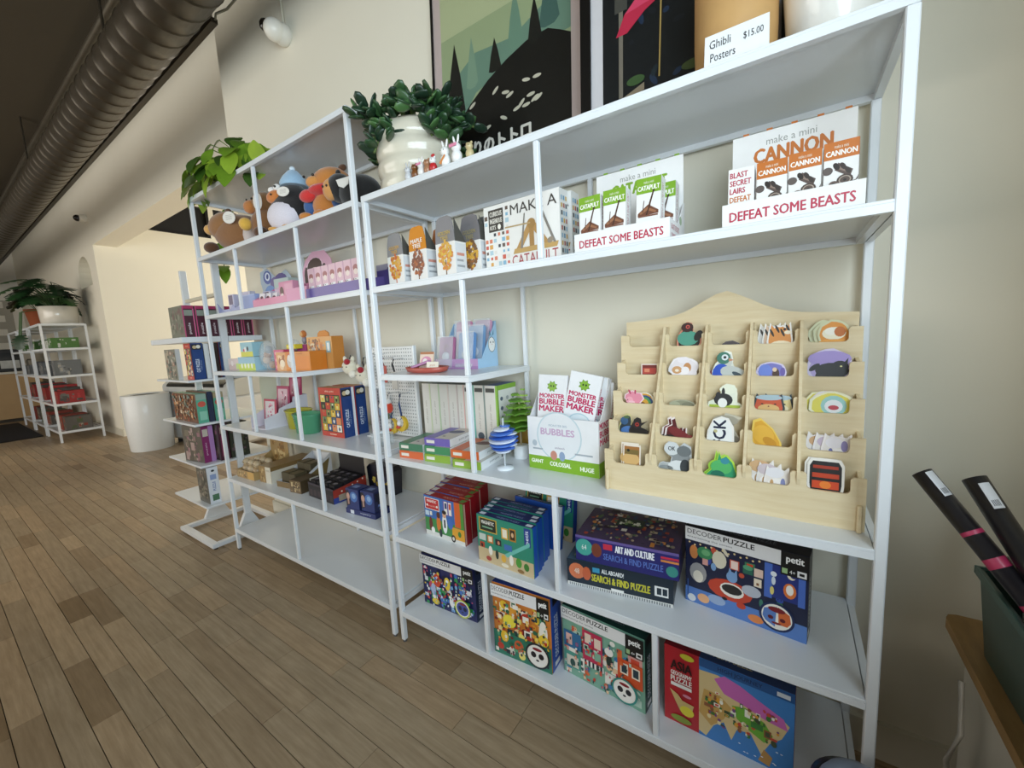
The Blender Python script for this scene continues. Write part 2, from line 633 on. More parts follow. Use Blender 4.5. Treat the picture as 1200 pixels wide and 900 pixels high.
def shelving(label, x0, x1, top, half, divs):
    """open steel unit: outer posts, full shelves on every level but 4, a part shelf on level 4, short uprights"""
    t = thing('shelving_unit', label, 'shelf', (x0, 0, 0))
    L = x1 - x0
    h = PT / 2
    zt = Zk(top)
    for x in (0, L):
        for y in (0, DEP):
            g = G().box(x - h, y - h, 0.008, x + h, y + h, zt - ST, WHITE, 0.002)
            p = g.build('post', t, ENAMEL)
            G().lathe([(0.008, 0), (0.008, 0.008)], 10, '#5a5a5a', (x, y, 0)).build('foot', p, PLASTIC)
    for k in range(1, top + 1):
        a, b = (-h, L + h) if k == top else (h, L - h)
        if k == 4:
            if half > 0:
                b = half + h
        y0, y1 = -h, DEP + h
        g = shelf_mesh(a, b, y0, y1, Zk(k))
        g.build('shelf', t, ENAMEL)
        if k != top:
            for x in (0, L):
                if k == 4 and x == L:
                    continue
                G().box(x - h * 0.7, h, Zk(k) - ST, x + h * 0.7, DEP - h, Zk(k) - 0.004, WHITE).build('side_rail', t, ENAMEL)
    for (a, b, x) in divs:
        for y in (0, DEP):
            G().box(x - h * 0.8, y - h * 0.8, Zk(a), x + h * 0.8, y + h * 0.8, Zk(b) - ST, WHITE, 0.002).build('upright', t, ENAMEL)
    return t


AL, AR = 0.0, 1.3389
BL, BR = -1.399, -0.0542
shelving('white steel open shelving unit holding the puzzles and the wooden sticker display', AL, AR, 6, 0.403,
         [(5, 6, 0.67), (4, 5, 0.403), (3, 4, 0.403), (2, 3, 0.68), (1, 2, 0.414), (1, 2, 0.942)])
shelving('taller white steel open shelving unit holding the plush toys, its bottom shelf empty', BL, BR, 7, 0.82,
         [(6, 7, 0.68), (5, 6, 0.414), (5, 6, 0.955), (4, 5, 0.82), (3, 4, 0.4), (3, 4, 0.82), (2, 3, 0.943), (1, 2, 0.67)])

# ------------------------------------------------------------------ duct, pipe, cameras on the wall
t = thing('ventilation_duct', 'grey spiral ventilation duct running along the dark ceiling', 'duct', (XL + 0.1, -0.008, 2.807))
g = G()
prof, L = [], 15.0 - 0.6
xs = 0.0
vs, fs = [], []
k = 0
NS = 24
while xs < L:
    for dx, r in ((0, 0.127), (0.12, 0.127), (0.125, 0.131), (0.132, 0.131), (0.137, 0.127)):
        for i in range(NS):
            a = 2 * pi * i / NS
            # the seam winds round the pipe
            vs.append((xs + dx + 0.14 * i / NS, r * cos(a), r * sin(a)))
        k += 1
    xs += 0.14
for q in range(k - 1):
    for i in range(NS - 1):
        fs.append((q * NS + i, q * NS + i + 1, (q + 1) * NS + i + 1, (q + 1) * NS + i))
    if q + 5 < k:
        fs.append((q * NS + NS - 1, (q + 5) * NS, (q + 6) * NS if q + 6 < k else (q + 5) * NS, (q + 1) * NS + NS - 1))
g.add(vs, [f for f in fs if len(set(f)) == 4], '#4a4338', True)
g.build('spiral_pipe', t, METAL)
for x in (2.2, 5.0, 7.8, 10.6):
    g = G()
    g.box(x, -0.004, 0.129, x + 0.03, 0.004, ZC - 2.807, '#3a352c')
    g.build('hanger_strap', t, METAL)
tag(G().box(XL + 0.1, 0.188, 2.856, -1.36, 0.225, 2.884, '#3a342b', 0.003).build('ceiling_rail', None, METAL),
    'dark steel rail running alongside the lower edge of the spiral duct', 'rail')
tag(G().tube([(XL + 0.2, 0.13, 3.44), (XR - 0.1, 0.13, 3.44)], 0.03, 12, '#5a5448').build('conduit_pipe', None, METAL),
    'thin dark conduit pipe on the ceiling beside the spiral duct', 'pipe')
tag(G().tube([(-1.355, 0.21, 2.87), (-1.35, 0.215, 2.9), (-1.3, 0.25, 2.92), (-1.15, 0.3, 3.0), (-0.95, 0.34, 3.2)], 0.006, 6, '#8f8a78').build('loose_cable', None, PLASTIC),
    'grey cable sagging from the end of the ceiling rail', 'cable')
t = thing('security_camera', 'white dome security camera with a cable on the wall above the shelves', 'camera', (-0.955, YB, 2.70))
g = G()
g.M = Matrix.Rotation(RD(90), 4, 'X')
g.lathe([(0.045, 0), (0.05, 0.012), (0.05, 0.03), (0.044, 0.055)], 20, '#e6e2d8').build('housing', t, PLASTIC)
g = G().ball((0.0, -0.062, 0), 0.05, '#ece8de', 18, 12)
g.build('eyeball', t, PLASTIC)
G().ball((-0.03, -0.088, 0.02), (0.028, 0.028, 0.03), '#17130f', 14, 9).build('lens', t, CERAMIC)
G().tube([(0, -0.01, 0.05), (-0.02, -0.008, 0.3), (-0.03, -0.008, 0.79)], 0.006, 6, '#d8d3c0').build('cable', t, PLASTIC)
t = thing('security_camera', 'small white camera with dark lens on the far wall above the arched niche', 'camera', (-6.62, YH, 2.97))
g = G()
g.M = Matrix.Rotation(RD(90), 4, 'X')
g.lathe([(0.04, 0), (0.05, 0.02), (0.045, 0.07)], 14, '#efeade').build('housing', t, PLASTIC)
G().ball((-0.03, -0.08, 0.0), 0.042, '#17130f', 12, 8).build('lens', t, CERAMIC)

# ------------------------------------------------------------------ shelving unit by the window: boxed puzzles
YEL = '#f0c53a'


def decoder(label, loc, size, rz, seed, bg, pal, side, top, ringc, face, n=70, group=None, extra=()):
    """tall puzzle box: white title band, black brand corner, crowded picture, round decoder window"""
    w, d, h = size
    asp = w / h
    band = 0.83
    sh = [('r', 0, 0, 1, 1, bg)]
    sh += busy(seed, pal, n, 0.0, 0.0, 1.0, band, asp, 0.085)
    late = busy(seed + 100, pal, int(n * 1.1), 0.0, 0.0, 1.0, band, asp, 0.038)
    sh += list(extra) + (late if n > 20 else [])
    sh += [('r', 0, band, 0.8, 1, '#e9e9ea'), ('r', 0.8, band - 0.1, 1, 1, '#121316'),
           ('t', 'DECODER', 0.02, band + 0.085, 0.33, band + 0.145, '#3a3a40'),
           ('t', 'PUZZLE', 0.345, band + 0.085, 0.6, band + 0.145, '#141418', 0.03),
           ('t', 'entertaining the senses', 0.02, band + 0.03, 0.42, band + 0.058, '#55555c'),
           ('t', 'petit', 0.84, band + 0.035, 0.965, band + 0.13, '#f4f4f4', 0.03),
           ('r', 0.81, band - 0.08, 0.85, band - 0.02, '#9fc08a'), ('t', '4+', 0.865, band - 0.07, 0.905, band - 0.03, '#f4f4f4'),
           ('r', 0.92, band - 0.085, 0.985, band - 0.015, '#e8e8e8'), ('r', 0.935, band - 0.065, 0.97, band - 0.035, '#121316')]
    cx, cy, R = 0.78, 0.2, 0.17
    sh += [('e', cx, cy, R, R, ringc, 0, 28), ('e', cx, cy, R * 0.86, R * 0.86, '#f0ece2', 0, 28)]
    sh += face(cx, cy, R * 0.8, asp)
    sp = [('r', 0, 0, 1, 1, side), ('tv', 'DECODER PUZZLE', 0.3, 0.16, 0.62, 0.72, '#dfe6ee', 0.02), ('r', 0.2, 0.86, 0.8, 0.97, '#121316'),
          ('r', 0.25, 0.04, 0.7, 0.1, '#e8e8e8')]
    tp = [('r', 0, 0, 1, 1, top), ('t', 'DECODER PUZZLE', 0.3, 0.3, 0.75, 0.62, '#6c7078'), ('r', 0.03, 0.3, 0.08, 0.7, '#8a8a8a')]
    return carton('decoder_puzzle_box', label, 'puzzle box', loc, size, side, {'front': sh, 'right': sp, 'top': tp}, rz, group)


def face_cat(cx, cy, R, asp):
    return [('p', [(cx - R / asp, cy - R * 0.2), (cx - R * 0.9 / asp, cy + R * 0.5), (cx, cy + R * 0.9), (cx - R * 0.1 / asp, cy - R * 0.9), (cx - R * 0.8 / asp, cy - R * 0.55)], '#5b7fc0'),
            ('p', [(cx + R / asp, cy - R * 0.2), (cx + R * 0.9 / asp, cy + R * 0.5), (cx + R * 0.1 / asp, cy + R * 0.9), (cx + R * 0.15 / asp, cy - R * 0.6), (cx + R * 0.75 / asp, cy - R * 0.6)], '#d2662f'),
            ('e', cx, cy + R * 0.62, R * 0.62, R * 0.24, '#7c1620'), ('e', cx - R * 0.42 / asp, cy - 0.02, R * 0.2, R * 0.17, '#5d0f1c'), ('e', cx + R * 0.42 / asp, cy - 0.02, R * 0.2, R * 0.17, '#5d0f1c'),
            ('e', cx, cy - R * 0.55, R * 0.35, R * 0.1, '#7c1620')]


def face_goggle(body, dark):
    def f(cx, cy, R, asp):
        return [('e', cx, cy, R * 0.98, R * 0.95, body), ('e', cx - R * 0.4 / asp, cy + R * 0.05, R * 0.28, R * 0.3, dark), ('e', cx + R * 0.4 / asp, cy + R * 0.05, R * 0.28, R * 0.3, dark),
                ('e', cx, cy - R * 0.45, R * 0.16, R * 0.1, '#2a2a30'), ('e', cx, cy + R * 0.66, R * 0.5, R * 0.16, '#8b1e2a')]
    return f


decoder('decoder puzzle box with blue and orange cats, standing alone at the right of the shelf', (0.985, 0.136, Zk(2)), (0.26, 0.055, 0.205), -7.5, 3, '#1d2340',
        ['#e0793a', '#f0e8dc', '#9fb2c9', '#5b7fc0', '#d24a2c', '#f2b78a', '#3f7a5a', '#c7533b', '#f4f0e8', '#2f4aa0'], '#23262e', '#15161c', '#1b2a55', face_cat, 8,
        extra=[('r', 0.0, 0.0, 1, 0.2, '#5a83c9'), ('r', 0.68, 0.42, 0.97, 0.81, '#26357f'), ('r', 0.68, 0.4, 0.74, 0.81, '#4c6fc4'), ('r', 0.93, 0.4, 0.98, 0.81, '#4c6fc4'),
               ('e', 0.88, 0.73, 0.04, 0.045, '#f2ead0'), ('e', 0.895, 0.745, 0.035, 0.04, '#26357f'), ('e', 0.87, 0.55, 0.06, 0.09, '#e0793a'), ('e', 0.87, 0.56, 0.035, 0.06, '#f7f2ea'),
               ('e', 0.4, 0.32, 0.24, 0.13, '#c9452b'), ('e', 0.42, 0.33, 0.13, 0.09, '#f3ede2'), ('e', 0.42, 0.34, 0.11, 0.06, '#2a2622'),
               ('e', 0.58, 0.4, 0.1, 0.07, '#b9bfcb'), ('e', 0.29, 0.14, 0.1, 0.06, '#9db3d6'), ('e', 0.31, 0.67, 0.08, 0.11, '#ded6c0'), ('r', 0.4, 0.6, 0.48, 0.72, '#c9543c'), ('r', 0.41, 0.61, 0.47, 0.71, '#f3d9cf'),
               ('r', 0.51, 0.6, 0.59, 0.7, '#2f6a58'), ('r', 0.6, 0.6, 0.67, 0.7, '#e7c9b9'), ('e', 0.12, 0.42, 0.1, 0.13, '#a7a3a2'), ('e', 0.12, 0.37, 0.06, 0.08, '#f2e8d6'), ('e', 0.08, 0.68, 0.05, 0.09, '#d98a4e'),
               ('e', 0.42, 0.5, 0.06, 0.07, '#7da2cf'), ('e', 0.17, 0.1, 0.07, 0.06, '#f0b483'), ('e', 0.06, 0.06, 0.05, 0.05, '#eef0f2'), ('e', 0.62, 0.08, 0.08, 0.05, '#e58a4d'), ('e', 0.18, 0.7, 0.09, 0.08, '#3f8a5a'), ('e', 0.19, 0.71, 0.05, 0.04, '#6fb07a'), ('r', 0.16, 0.55, 0.21, 0.63, '#e2a59a'), ('e', 0.26, 0.56, 0.03, 0.05, '#7da2cf'), ('e', 0.5, 0.56, 0.03, 0.03, '#c9543c'), ('r', 0.6, 0.48, 0.66, 0.58, '#f0e2cc'), ('r', 0.62, 0.5, 0.64, 0.53, '#8a5a3a'), ('e', 0.36, 0.79, 0.02, 0.06, '#ded6c0', 0.6), ('e', 0.55, 0.68, 0.05, 0.03, '#5aa07a'), ('e', 0.75, 0.7, 0.03, 0.03, '#e8eef6'), ('e', 0.75, 0.62, 0.02, 0.05, '#d8e2ee'), ('e', 0.74, 0.5, 0.02, 0.05, '#e2d27a'), ('p', [(0.385, 0.52), (0.4, 0.62), (0.42, 0.56)], '#7da2cf'), ('p', [(0.44, 0.56), (0.46, 0.62), (0.465, 0.52)], '#7da2cf'), ('e', 0.36, 0.2, 0.03, 0.02, '#1d1c22'), ('r', 0.02, 0.08, 0.03, 0.3, '#3a5a9a'), ('e', 0.5, 0.18, 0.05, 0.04, '#c9452b'), ('e', 0.66, 0.3, 0.02, 0.05, '#3f7a6a')] + [('e', 0.04 + 0.05 * q, 0.8 - 0.02 * (q % 2), 0.012, 0.012, '#e8cf9a', 0, 8) for q in range(13)])
decoder('decoder puzzle box with blue robots and monsters, leftmost on the bottom shelf', (0.042, 0.078, Zk(1)), (0.255, 0.055, 0.204), 2.0, 5, '#22285e',
        ['#f0d24a', '#e7e9ef', '#38a05a', '#d8502f', '#4a7ad0', '#1a1d3a', '#7fb0dc', '#c94a6a', '#2f7f4c', '#ffffff'], '#1c2e50', '#15182a', '#c6cf48', face_goggle('#3f4f9a', '#16183a'), 80,
        extra=[('e', 0.3, 0.55, 0.09, 0.13, '#d8502f'), ('e', 0.5, 0.55, 0.07, 0.13, '#f0d24a'), ('e', 0.22, 0.35, 0.06, 0.12, '#b9c6ea'), ('e', 0.4, 0.36, 0.07, 0.08, '#38a05a'), ('e', 0.57, 0.22, 0.06, 0.1, '#f2f3f6'), ('e', 0.25, 0.12, 0.09, 0.06, '#f0d24a'),
               ('e', 0.3, 0.6, 0.03, 0.03, '#ffffff'), ('e', 0.5, 0.6, 0.03, 0.03, '#ffffff')])
decoder('decoder puzzle box with orange cafe scene and blue spine, second on the bottom shelf', (0.428, 0.02, Zk(1)), (0.205, 0.07, 0.24), 3.0, 8, '#d98437',
        ['#f3e27a', '#f4efe4', '#2f6b4c', '#c23c2c', '#e8a23c', '#26343f', '#5aa27c', '#f0c53a', '#7a2f2a', '#f7d9a8'], '#2c52a8', '#223a82', '#20212c', face_goggle('#f4f2ee', '#1c1a22'), 80,
        extra=[('r', 0, 0, 1, 0.34, '#2d7a63'), ('e', 0.2, 0.28, 0.06, 0.08, '#f0c53a'), ('e', 0.45, 0.2, 0.07, 0.09, '#d8643a'), ('e', 0.3, 0.52, 0.1, 0.09, '#f3e24a'), ('e', 0.88, 0.52, 0.06, 0.16, '#f4efe4'), ('e', 0.88, 0.42, 0.07, 0.08, '#f3d23a'),
               ('e', 0.12, 0.12, 0.05, 0.05, '#c23c2c'), ('e', 0.5, 0.08, 0.05, 0.05, '#f3e27a'), ('e', 0.32, 0.1, 0.05, 0.06, '#f4efe4')])
decoder('decoder puzzle box with shop fronts and a ringed panda, third on the bottom shelf', (0.655, 0.062, Zk(1)), (0.25, 0.058, 0.215), -5.0, 13, '#7fb09a',
        ['#c8324e', '#e06a35', '#f2efe6', '#2d5a57', '#3a7fb0', '#f0c9a0', '#27433f', '#d94f3a', '#b9d6c6', '#e2a5a0'], '#16423c', '#123a35', '#2c8a82', face_goggle('#f6f4ef', '#17151c'), 60,
        extra=[('r', 0.27, 0.35, 0.52, 0.78, '#c22f55'), ('r', 0.3, 0.6, 0.38, 0.74, '#f0d9c8'), ('r', 0.42, 0.58, 0.5, 0.72, '#f0d9c8'), ('r', 0.3, 0.42, 0.38, 0.54, '#87b79e'), ('r', 0.42, 0.4, 0.5, 0.52, '#87b79e'),
               ('r', 0.7, 0.3, 0.98, 0.62, '#d8562c'), ('r', 0.73, 0.42, 0.82, 0.57, '#f2e6d2'), ('r', 0.745, 0.44, 0.805, 0.55, '#283d4a'), ('r', 0.86, 0.42, 0.95, 0.57, '#f2e6d2'), ('r', 0.875, 0.44, 0.935, 0.55, '#283d4a'),
               ('r', 0.02, 0.42, 0.25, 0.66, '#2f6c9a'), ('r', 0.05, 0.46, 0.13, 0.62, '#e8b9b0'), ('r', 0.28, 0.27, 0.53, 0.35, '#f5f3ee')] +
        [('r', 0.29 + 0.05 * q, 0.27, 0.315 + 0.05 * q, 0.35, '#1d2b33') for q in range(5)] +
        [('r', 0.02, 0.12, 0.24, 0.36, '#4f9a8c'), ('r', 0.05, 0.14, 0.21, 0.3, '#d9d2c4'), ('e', 0.13, 0.2, 0.04, 0.06, '#2a4f4a'), ('e', 0.6, 0.5, 0.04, 0.1, '#23352f'), ('e', 0.6, 0.62, 0.06, 0.06, '#f5f3ee')])

# Asia floor puzzle
r = random.Random(4)
sea = [('r', 0, 0, 1, 1, '#3f7fc4'), ('r', 0, 0, 0.3, 1, '#b5222c'),
       ('p', [(0.3, 0.05), (0.36, 0.02), (0.42, 0.2), (0.5, 0.3), (0.56, 0.12), (0.6, 0.28), (0.7, 0.32), (0.78, 0.12), (0.84, 0.3), (0.92, 0.42), (0.97, 0.6), (0.9, 0.68), (0.75, 0.66), (0.6, 0.8), (0.45, 0.86), (0.3, 0.84)], '#d9c08c'),
       ('p', [(0.42, 0.8), (0.5, 0.88), (0.62, 0.84), (0.75, 0.76), (0.93, 0.66), (0.96, 0.54), (0.8, 0.56), (0.66, 0.62), (0.5, 0.66)], '#c869b4'),
       ('p', [(0.56, 0.56), (0.66, 0.6), (0.8, 0.52), (0.86, 0.4), (0.8, 0.28), (0.7, 0.34), (0.6, 0.42)], '#6fae3c'),
       ('p', [(0.3, 0.3), (0.4, 0.18), (0.5, 0.34), (0.56, 0.52), (0.46, 0.62), (0.34, 0.62)], '#c9a05a'),
       ('p', [(0.76, 0.04), (0.8, 0.2), (0.86, 0.14), (0.84, 0.02)], '#b98a4a')]
sea += busy(21, ['#8f5a3a', '#e8d9a8', '#3f7d3a', '#c94a3a', '#f2efe2', '#7a4a86', '#e0a03a', '#46543a'], 60, 0.33, 0.2, 0.92, 0.7, 1.26, 0.045, False)
sea += [('r', 0.3, 0.9, 1, 1, '#27558f'), ('t', 'HIGH JOURNEY', 0.45, 0.915, 0.78, 0.975, '#17315c', 0.02), ('r', 0.88, 0.92, 0.97, 0.97, '#cfd6de'),
        ('t', 'ASIA', 0.06, 0.72, 0.24, 0.84, '#2c1113', 0.04), ('t', 'GEOGRAPHY', 0.06, 0.645, 0.24, 0.7, '#f4ece4', 0.03), ('t', 'PUZZLE', 0.06, 0.56, 0.24, 0.63, '#f4ece4', 0.03),
        ('r', 0.06, 0.5, 0.24, 0.545, '#f3f0ea'), ('p', [(0.05, 0.44), (0.12, 0.4), (0.16, 0.34), (0.26, 0.33), (0.24, 0.22), (0.14, 0.2), (0.1, 0.3)], '#d2b476'),
        ('e', 0.2, 0.22, 0.08, 0.065, '#e7d73a'), ('e', 0.15, 0.08, 0.12, 0.045, '#8a9a3a'), ('e', 0.2, 0.93, 0.08, 0.04, '#d2c83a'), ('e', 0.2, 0.42, 0.05, 0.02, '#d98ba0')]
sea += [('e', r.uniform(0.6, 0.95), r.uniform(0.04, 0.3), 0.012, 0.006, '#dfeaf5') for _ in range(10)]
carton('geography_puzzle_box', 'Asia geography puzzle box with red panel and world map, rightmost on the bottom shelf', 'puzzle box', (0.948, 0.062, Zk(1)), (0.277, 0.06, 0.21), '#8f1d26',
       {'front': sea, 'right': [('r', 0, 0, 1, 1, '#a92330'), ('tv', 'GEOGRAPHY PUZZLE', 0.3, 0.15, 0.6, 0.8, '#f0e6da')], 'top': [('r', 0, 0, 1, 1, '#2d3f66'), ('r', 0, 0, 0.3, 1, '#7d1a22'), ('t', 'ASIA PUZZLE', 0.4, 0.3, 0.7, 0.6, '#c9b98a')]}, -2.5)

# magnetic play scenes in two rows
redp = [('r', 0, 0, 1, 1, '#3a6cb2'), ('r', 0, 0, 1, 0.45, '#3f8a48'), ('r', 0, 0, 1, 0.12, '#dcdcd8'), ('r', 0.02, 0.66, 0.4, 0.95, '#f2ece6'), ('r', 0.035, 0.675, 0.385, 0.935, '#c1272d'),
        ('t', 'MAGNETIC', 0.08, 0.84, 0.33, 0.9, '#f6f1ea', 0.03), ('t', 'puzzle', 0.1, 0.72, 0.32, 0.78, '#f0b9a8'), ('e', 0.08, 0.76, 0.03, 0.03, '#f6f1ea'), ('e', 0.34, 0.76, 0.03, 0.03, '#f6f1ea'),
        ('r', 0.5, 0.62, 0.72, 0.97, '#6b58a6'), ('r', 0.53, 0.64, 0.61, 0.95, '#f0ece4'), ('r', 0.64, 0.64, 0.71, 0.95, '#f0ece4'), ('r', 0.545, 0.78, 0.6, 0.92, '#2f3f6f'), ('r', 0.65, 0.78, 0.7, 0.92, '#c9452b'),
        ('r', 0.78, 0.4, 0.92, 1, '#d8642c'), ('r', 0.92, 0.4, 1, 1, '#4f8f3a'), ('r', 0.7, 0.1, 1, 0.38, '#e0a12c'), ('e', 0.72, 0.1, 0.07, 0.09, '#26221f'), ('e', 0.72, 0.1, 0.035, 0.045, '#d9d4cc'),
        ('e', 0.15, 0.3, 0.06, 0.18, '#6a2a24'), ('e', 0.36, 0.36, 0.07, 0.2, '#d87a2c'), ('e', 0.36, 0.57, 0.06, 0.08, '#5a2f1d'), ('e', 0.52, 0.4, 0.08, 0.24, '#eef0f2'), ('e', 0.52, 0.62, 0.06, 0.08, '#e3ad86'),
        ('e', 0.52, 0.68, 0.07, 0.05, '#2a1d1a'), ('r', 0.5, 0.3, 0.54, 0.5, '#20242c'), ('e', 0.66, 0.44, 0.09, 0.13, '#3f6fc0'), ('e', 0.2, 0.16, 0.06, 0.08, '#f4f2ee'), ('e', 0.4, 0.14, 0.05, 0.1, '#27343a'), ('e', 0.88, 0.25, 0.05, 0.07, '#3f7d32'),
        ('r', 0.02, 0.5, 0.12, 0.62, '#c9dcea'), ('r', 0.14, 0.52, 0.2, 0.62, '#e7e4da')]
redtop = [('r', 0, 0, 1, 1, '#a3161c'), ('r', 0.02, 0.15, 0.14, 0.85, '#e9e4dc'), ('t', 'MAGNETIC PUZZLE', 0.45, 0.3, 0.8, 0.62, '#e6b7a2'), ('r', 0.86, 0.2, 0.97, 0.8, '#5f8f3a')]
ords = ['frontmost', 'second', 'third', 'fourth', 'rearmost']
for i in range(5):
    carton('magnetic_puzzle_box', 'red magnetic puzzle box with a street scene, %s of the five in its row' % ords[i], 'puzzle box',
           (0.098 - 0.012 * i, 0.064 + 0.041 * i, Zk(2)), (0.193, 0.036, 0.152), '#a3161c',
           {'front': redp, 'right': [('r', 0, 0, 1, 1, '#8e1319'), ('r', 0.05, 0.02, 0.25, 0.98, '#c9a08a')], 'top': redtop}, -1.5 + [0, 1, -1, 2, 0][i], 'red magnetic puzzle boxes')
grp = [('r', 0, 0, 1, 1, '#2c8a72'), ('r', 0, 0, 1, 0.3, '#cbb68e'), ('r', 0.04, 0.66, 0.38, 0.95, '#c9a542'), ('r', 0.06, 0.68, 0.36, 0.93, '#1e2a22'), ('t', 'MAGNETIC', 0.09, 0.82, 0.33, 0.89, '#f2efe6', 0.03),
       ('r', 0.1, 0.74, 0.3, 0.77, '#7fb08f'), ('r', 0.86, 0.6, 0.97, 0.97, '#243f8a'), ('tv', 'petit', 0.88, 0.65, 0.95, 0.92, '#dfe6f2', 0.02), ('r', 0.46, 0.62, 0.58, 0.85, '#d9a83c'), ('r', 0.48, 0.65, 0.56, 0.82, '#f0e8d6'),
       ('r', 0.6, 0.62, 0.72, 0.88, '#b07c2e'), ('r', 0.62, 0.65, 0.7, 0.85, '#3a2a20'), ('e', 0.66, 0.75, 0.03, 0.05, '#d9b48a'), ('p', [(0.55, 0.25), (0.95, 0.62), (0.95, 0.7), (0.5, 0.3)], '#6fc0b4'),
       ('r', 0.03, 0.46, 0.16, 0.6, '#c8d2c9'), ('r', 0.19, 0.44, 0.3, 0.6, '#c9762e'), ('r', 0.21, 0.47, 0.28, 0.58, '#efe1c4'), ('r', 0.34, 0.44, 0.45, 0.57, '#2a2a30'), ('e', 0.4, 0.5, 0.03, 0.04, '#d08a6a'),
       ('r', 0.04, 0.3, 0.13, 0.42, '#b5442c'), ('e', 0.08, 0.35, 0.03, 0.04, '#27231f'), ('r', 0.5, 0.4, 0.64, 0.52, '#3f6fb2'), ('e', 0.24, 0.28, 0.05, 0.1, '#efeae0'), ('e', 0.36, 0.24, 0.04, 0.1, '#2b3a34'), ('e', 0.48, 0.2, 0.06, 0.08, '#e2b24a'),
       ('e', 0.62, 0.22, 0.05, 0.11, '#f3efe4'), ('e', 0.75, 0.22, 0.07, 0.1, '#4f9a3c'), ('e', 0.88, 0.18, 0.06, 0.08, '#3f7d32'), ('e', 0.2, 0.1, 0.07, 0.05, '#a8443a'), ('e', 0.5, 0.07, 0.09, 0.04, '#e9dfc8'), ('e', 0.78, 0.06, 0.08, 0.04, '#8f6a3a')]
grt = [('r', 0, 0, 1, 1, '#15265e'), ('r', 0.03, 0.2, 0.13, 0.8, '#dfe4ee'), ('r', 0.87, 0.2, 0.97, 0.8, '#dfe4ee'), ('t', 'MAGNETIC PUZZLE', 0.35, 0.3, 0.75, 0.65, '#9db4d8')]
for i in range(5):
    carton('magnetic_puzzle_box', 'green magnetic puzzle box with blue edges, %s of the five in its row' % ords[i], 'puzzle box',
           (0.381 - 0.006 * i, 0.022 + 0.028 * i, Zk(2)), (0.212, 0.023, 0.156), '#1d4fa5',
           {'front': grp, 'right': [('r', 0, 0, 1, 1, '#1c50a8'), ('r', 0.0, 0.02, 0.16, 0.98, '#2c8a72')], 'top': grt}, -2.0 + [0, 1.2, -0.4, 1.5, 0.6][i], 'green magnetic puzzle boxes')
carton('magnetic_puzzle_box', 'green and blue magnetic puzzle box leaning at the back, behind the short upright', 'puzzle box', (0.40, 0.265, Zk(2) + 0.001), (0.2, 0.026, 0.168), '#1d4fa5',
       {'front': grp, 'right': [('r', 0, 0, 1, 1, '#17419a')], 'top': grt}, -3, None, -8)
carton('magnetic_puzzle_box', 'blue puzzle box with a white edge leaning against the boxes behind it', 'puzzle box', (0.395, 0.196, Zk(2) + 0.001), (0.19, 0.024, 0.145), '#1c50a8',
       {'front': [('r', 0, 0, 1, 1, '#1c50a8'), ('r', 0.94, 0, 1, 1, '#e6e9ee')], 'right': [('r', 0, 0, 1, 1, '#e6e9ee'), ('r', 0.35, 0, 1, 1, '#1c50a8')], 'top': grt}, -4, None, -10)

# search-and-find puzzles lying flat
townp = [('r', 0, 0, 1, 1, '#3b5468')] + busy(31, ['#c9b49a', '#e6dfd0', '#7d8f6a', '#a8442f', '#4f6f8f', '#e0b46a', '#2f3f4a', '#cfc4b2'], 130, 0.02, 0.03, 0.98, 0.97, 1.4, 0.06)
artp = [('r', 0, 0, 1, 1, '#4a3a52')] + busy(32, ['#c2a98a', '#8f7f6a', '#a8442f', '#5a6f4a', '#e2d6c2', '#2f4a6a', '#c97f3a', '#3a2a30'], 130, 0.02, 0.03, 0.98, 0.97, 1.4, 0.06) + [('r', 0.34, 0.45, 0.62, 0.7, '#33402e')] + busy(33, ['#b9b08a', '#7f9a5a', '#e6dfc8'], 14, 0.34, 0.45, 0.62, 0.7, 1.4, 0.05)
carton('search_puzzle_box', 'flat navy box of the all aboard search puzzle, lower box of the stack of two', 'puzzle box', (0.686, 0.046, Zk(2)), (0.282, 0.205, 0.077), '#1b2a3a',
       {'front': [('r', 0, 0, 1, 1, '#1d2b38'), ('r', 0, 0, 1, 0.12, '#e3e3e0'), ('e', 0.1, 0.58, 0.3, 0.3, '#d97a52', 0, 16), ('t', '48', 0.075, 0.48, 0.125, 0.68, '#f3e8da'), ('e', 0.2, 0.55, 0.16, 0.26, '#c9633f', 0, 12), ('t', 'ALL ABOARD!', 0.35, 0.68, 0.56, 0.84, '#e8ecee', 0.03), ('r', 0.26, 0.66, 0.33, 0.84, '#3f9ac0'),
                  ('t', 'SEARCH & FIND PUZZLE', 0.25, 0.32, 0.8, 0.58, '#c9c43a', 0.04), ('r', 0.84, 0.3, 0.96, 0.66, '#eef0f0'), ('r', 0.86, 0.36, 0.9, 0.6, '#22303c'), ('r', 0.91, 0.36, 0.95, 0.6, '#22303c'), ('r', 0.44, 0.06, 0.56, 0.2, '#f0f0ee')] +
        [('r', 0.02 + 0.022 * q, 0.0, 0.031 + 0.022 * q, 0.1, '#7f8488') for q in range(44)],
        'right': [('r', 0, 0, 1, 1, '#17222e')], 'top': townp}, 7.5)
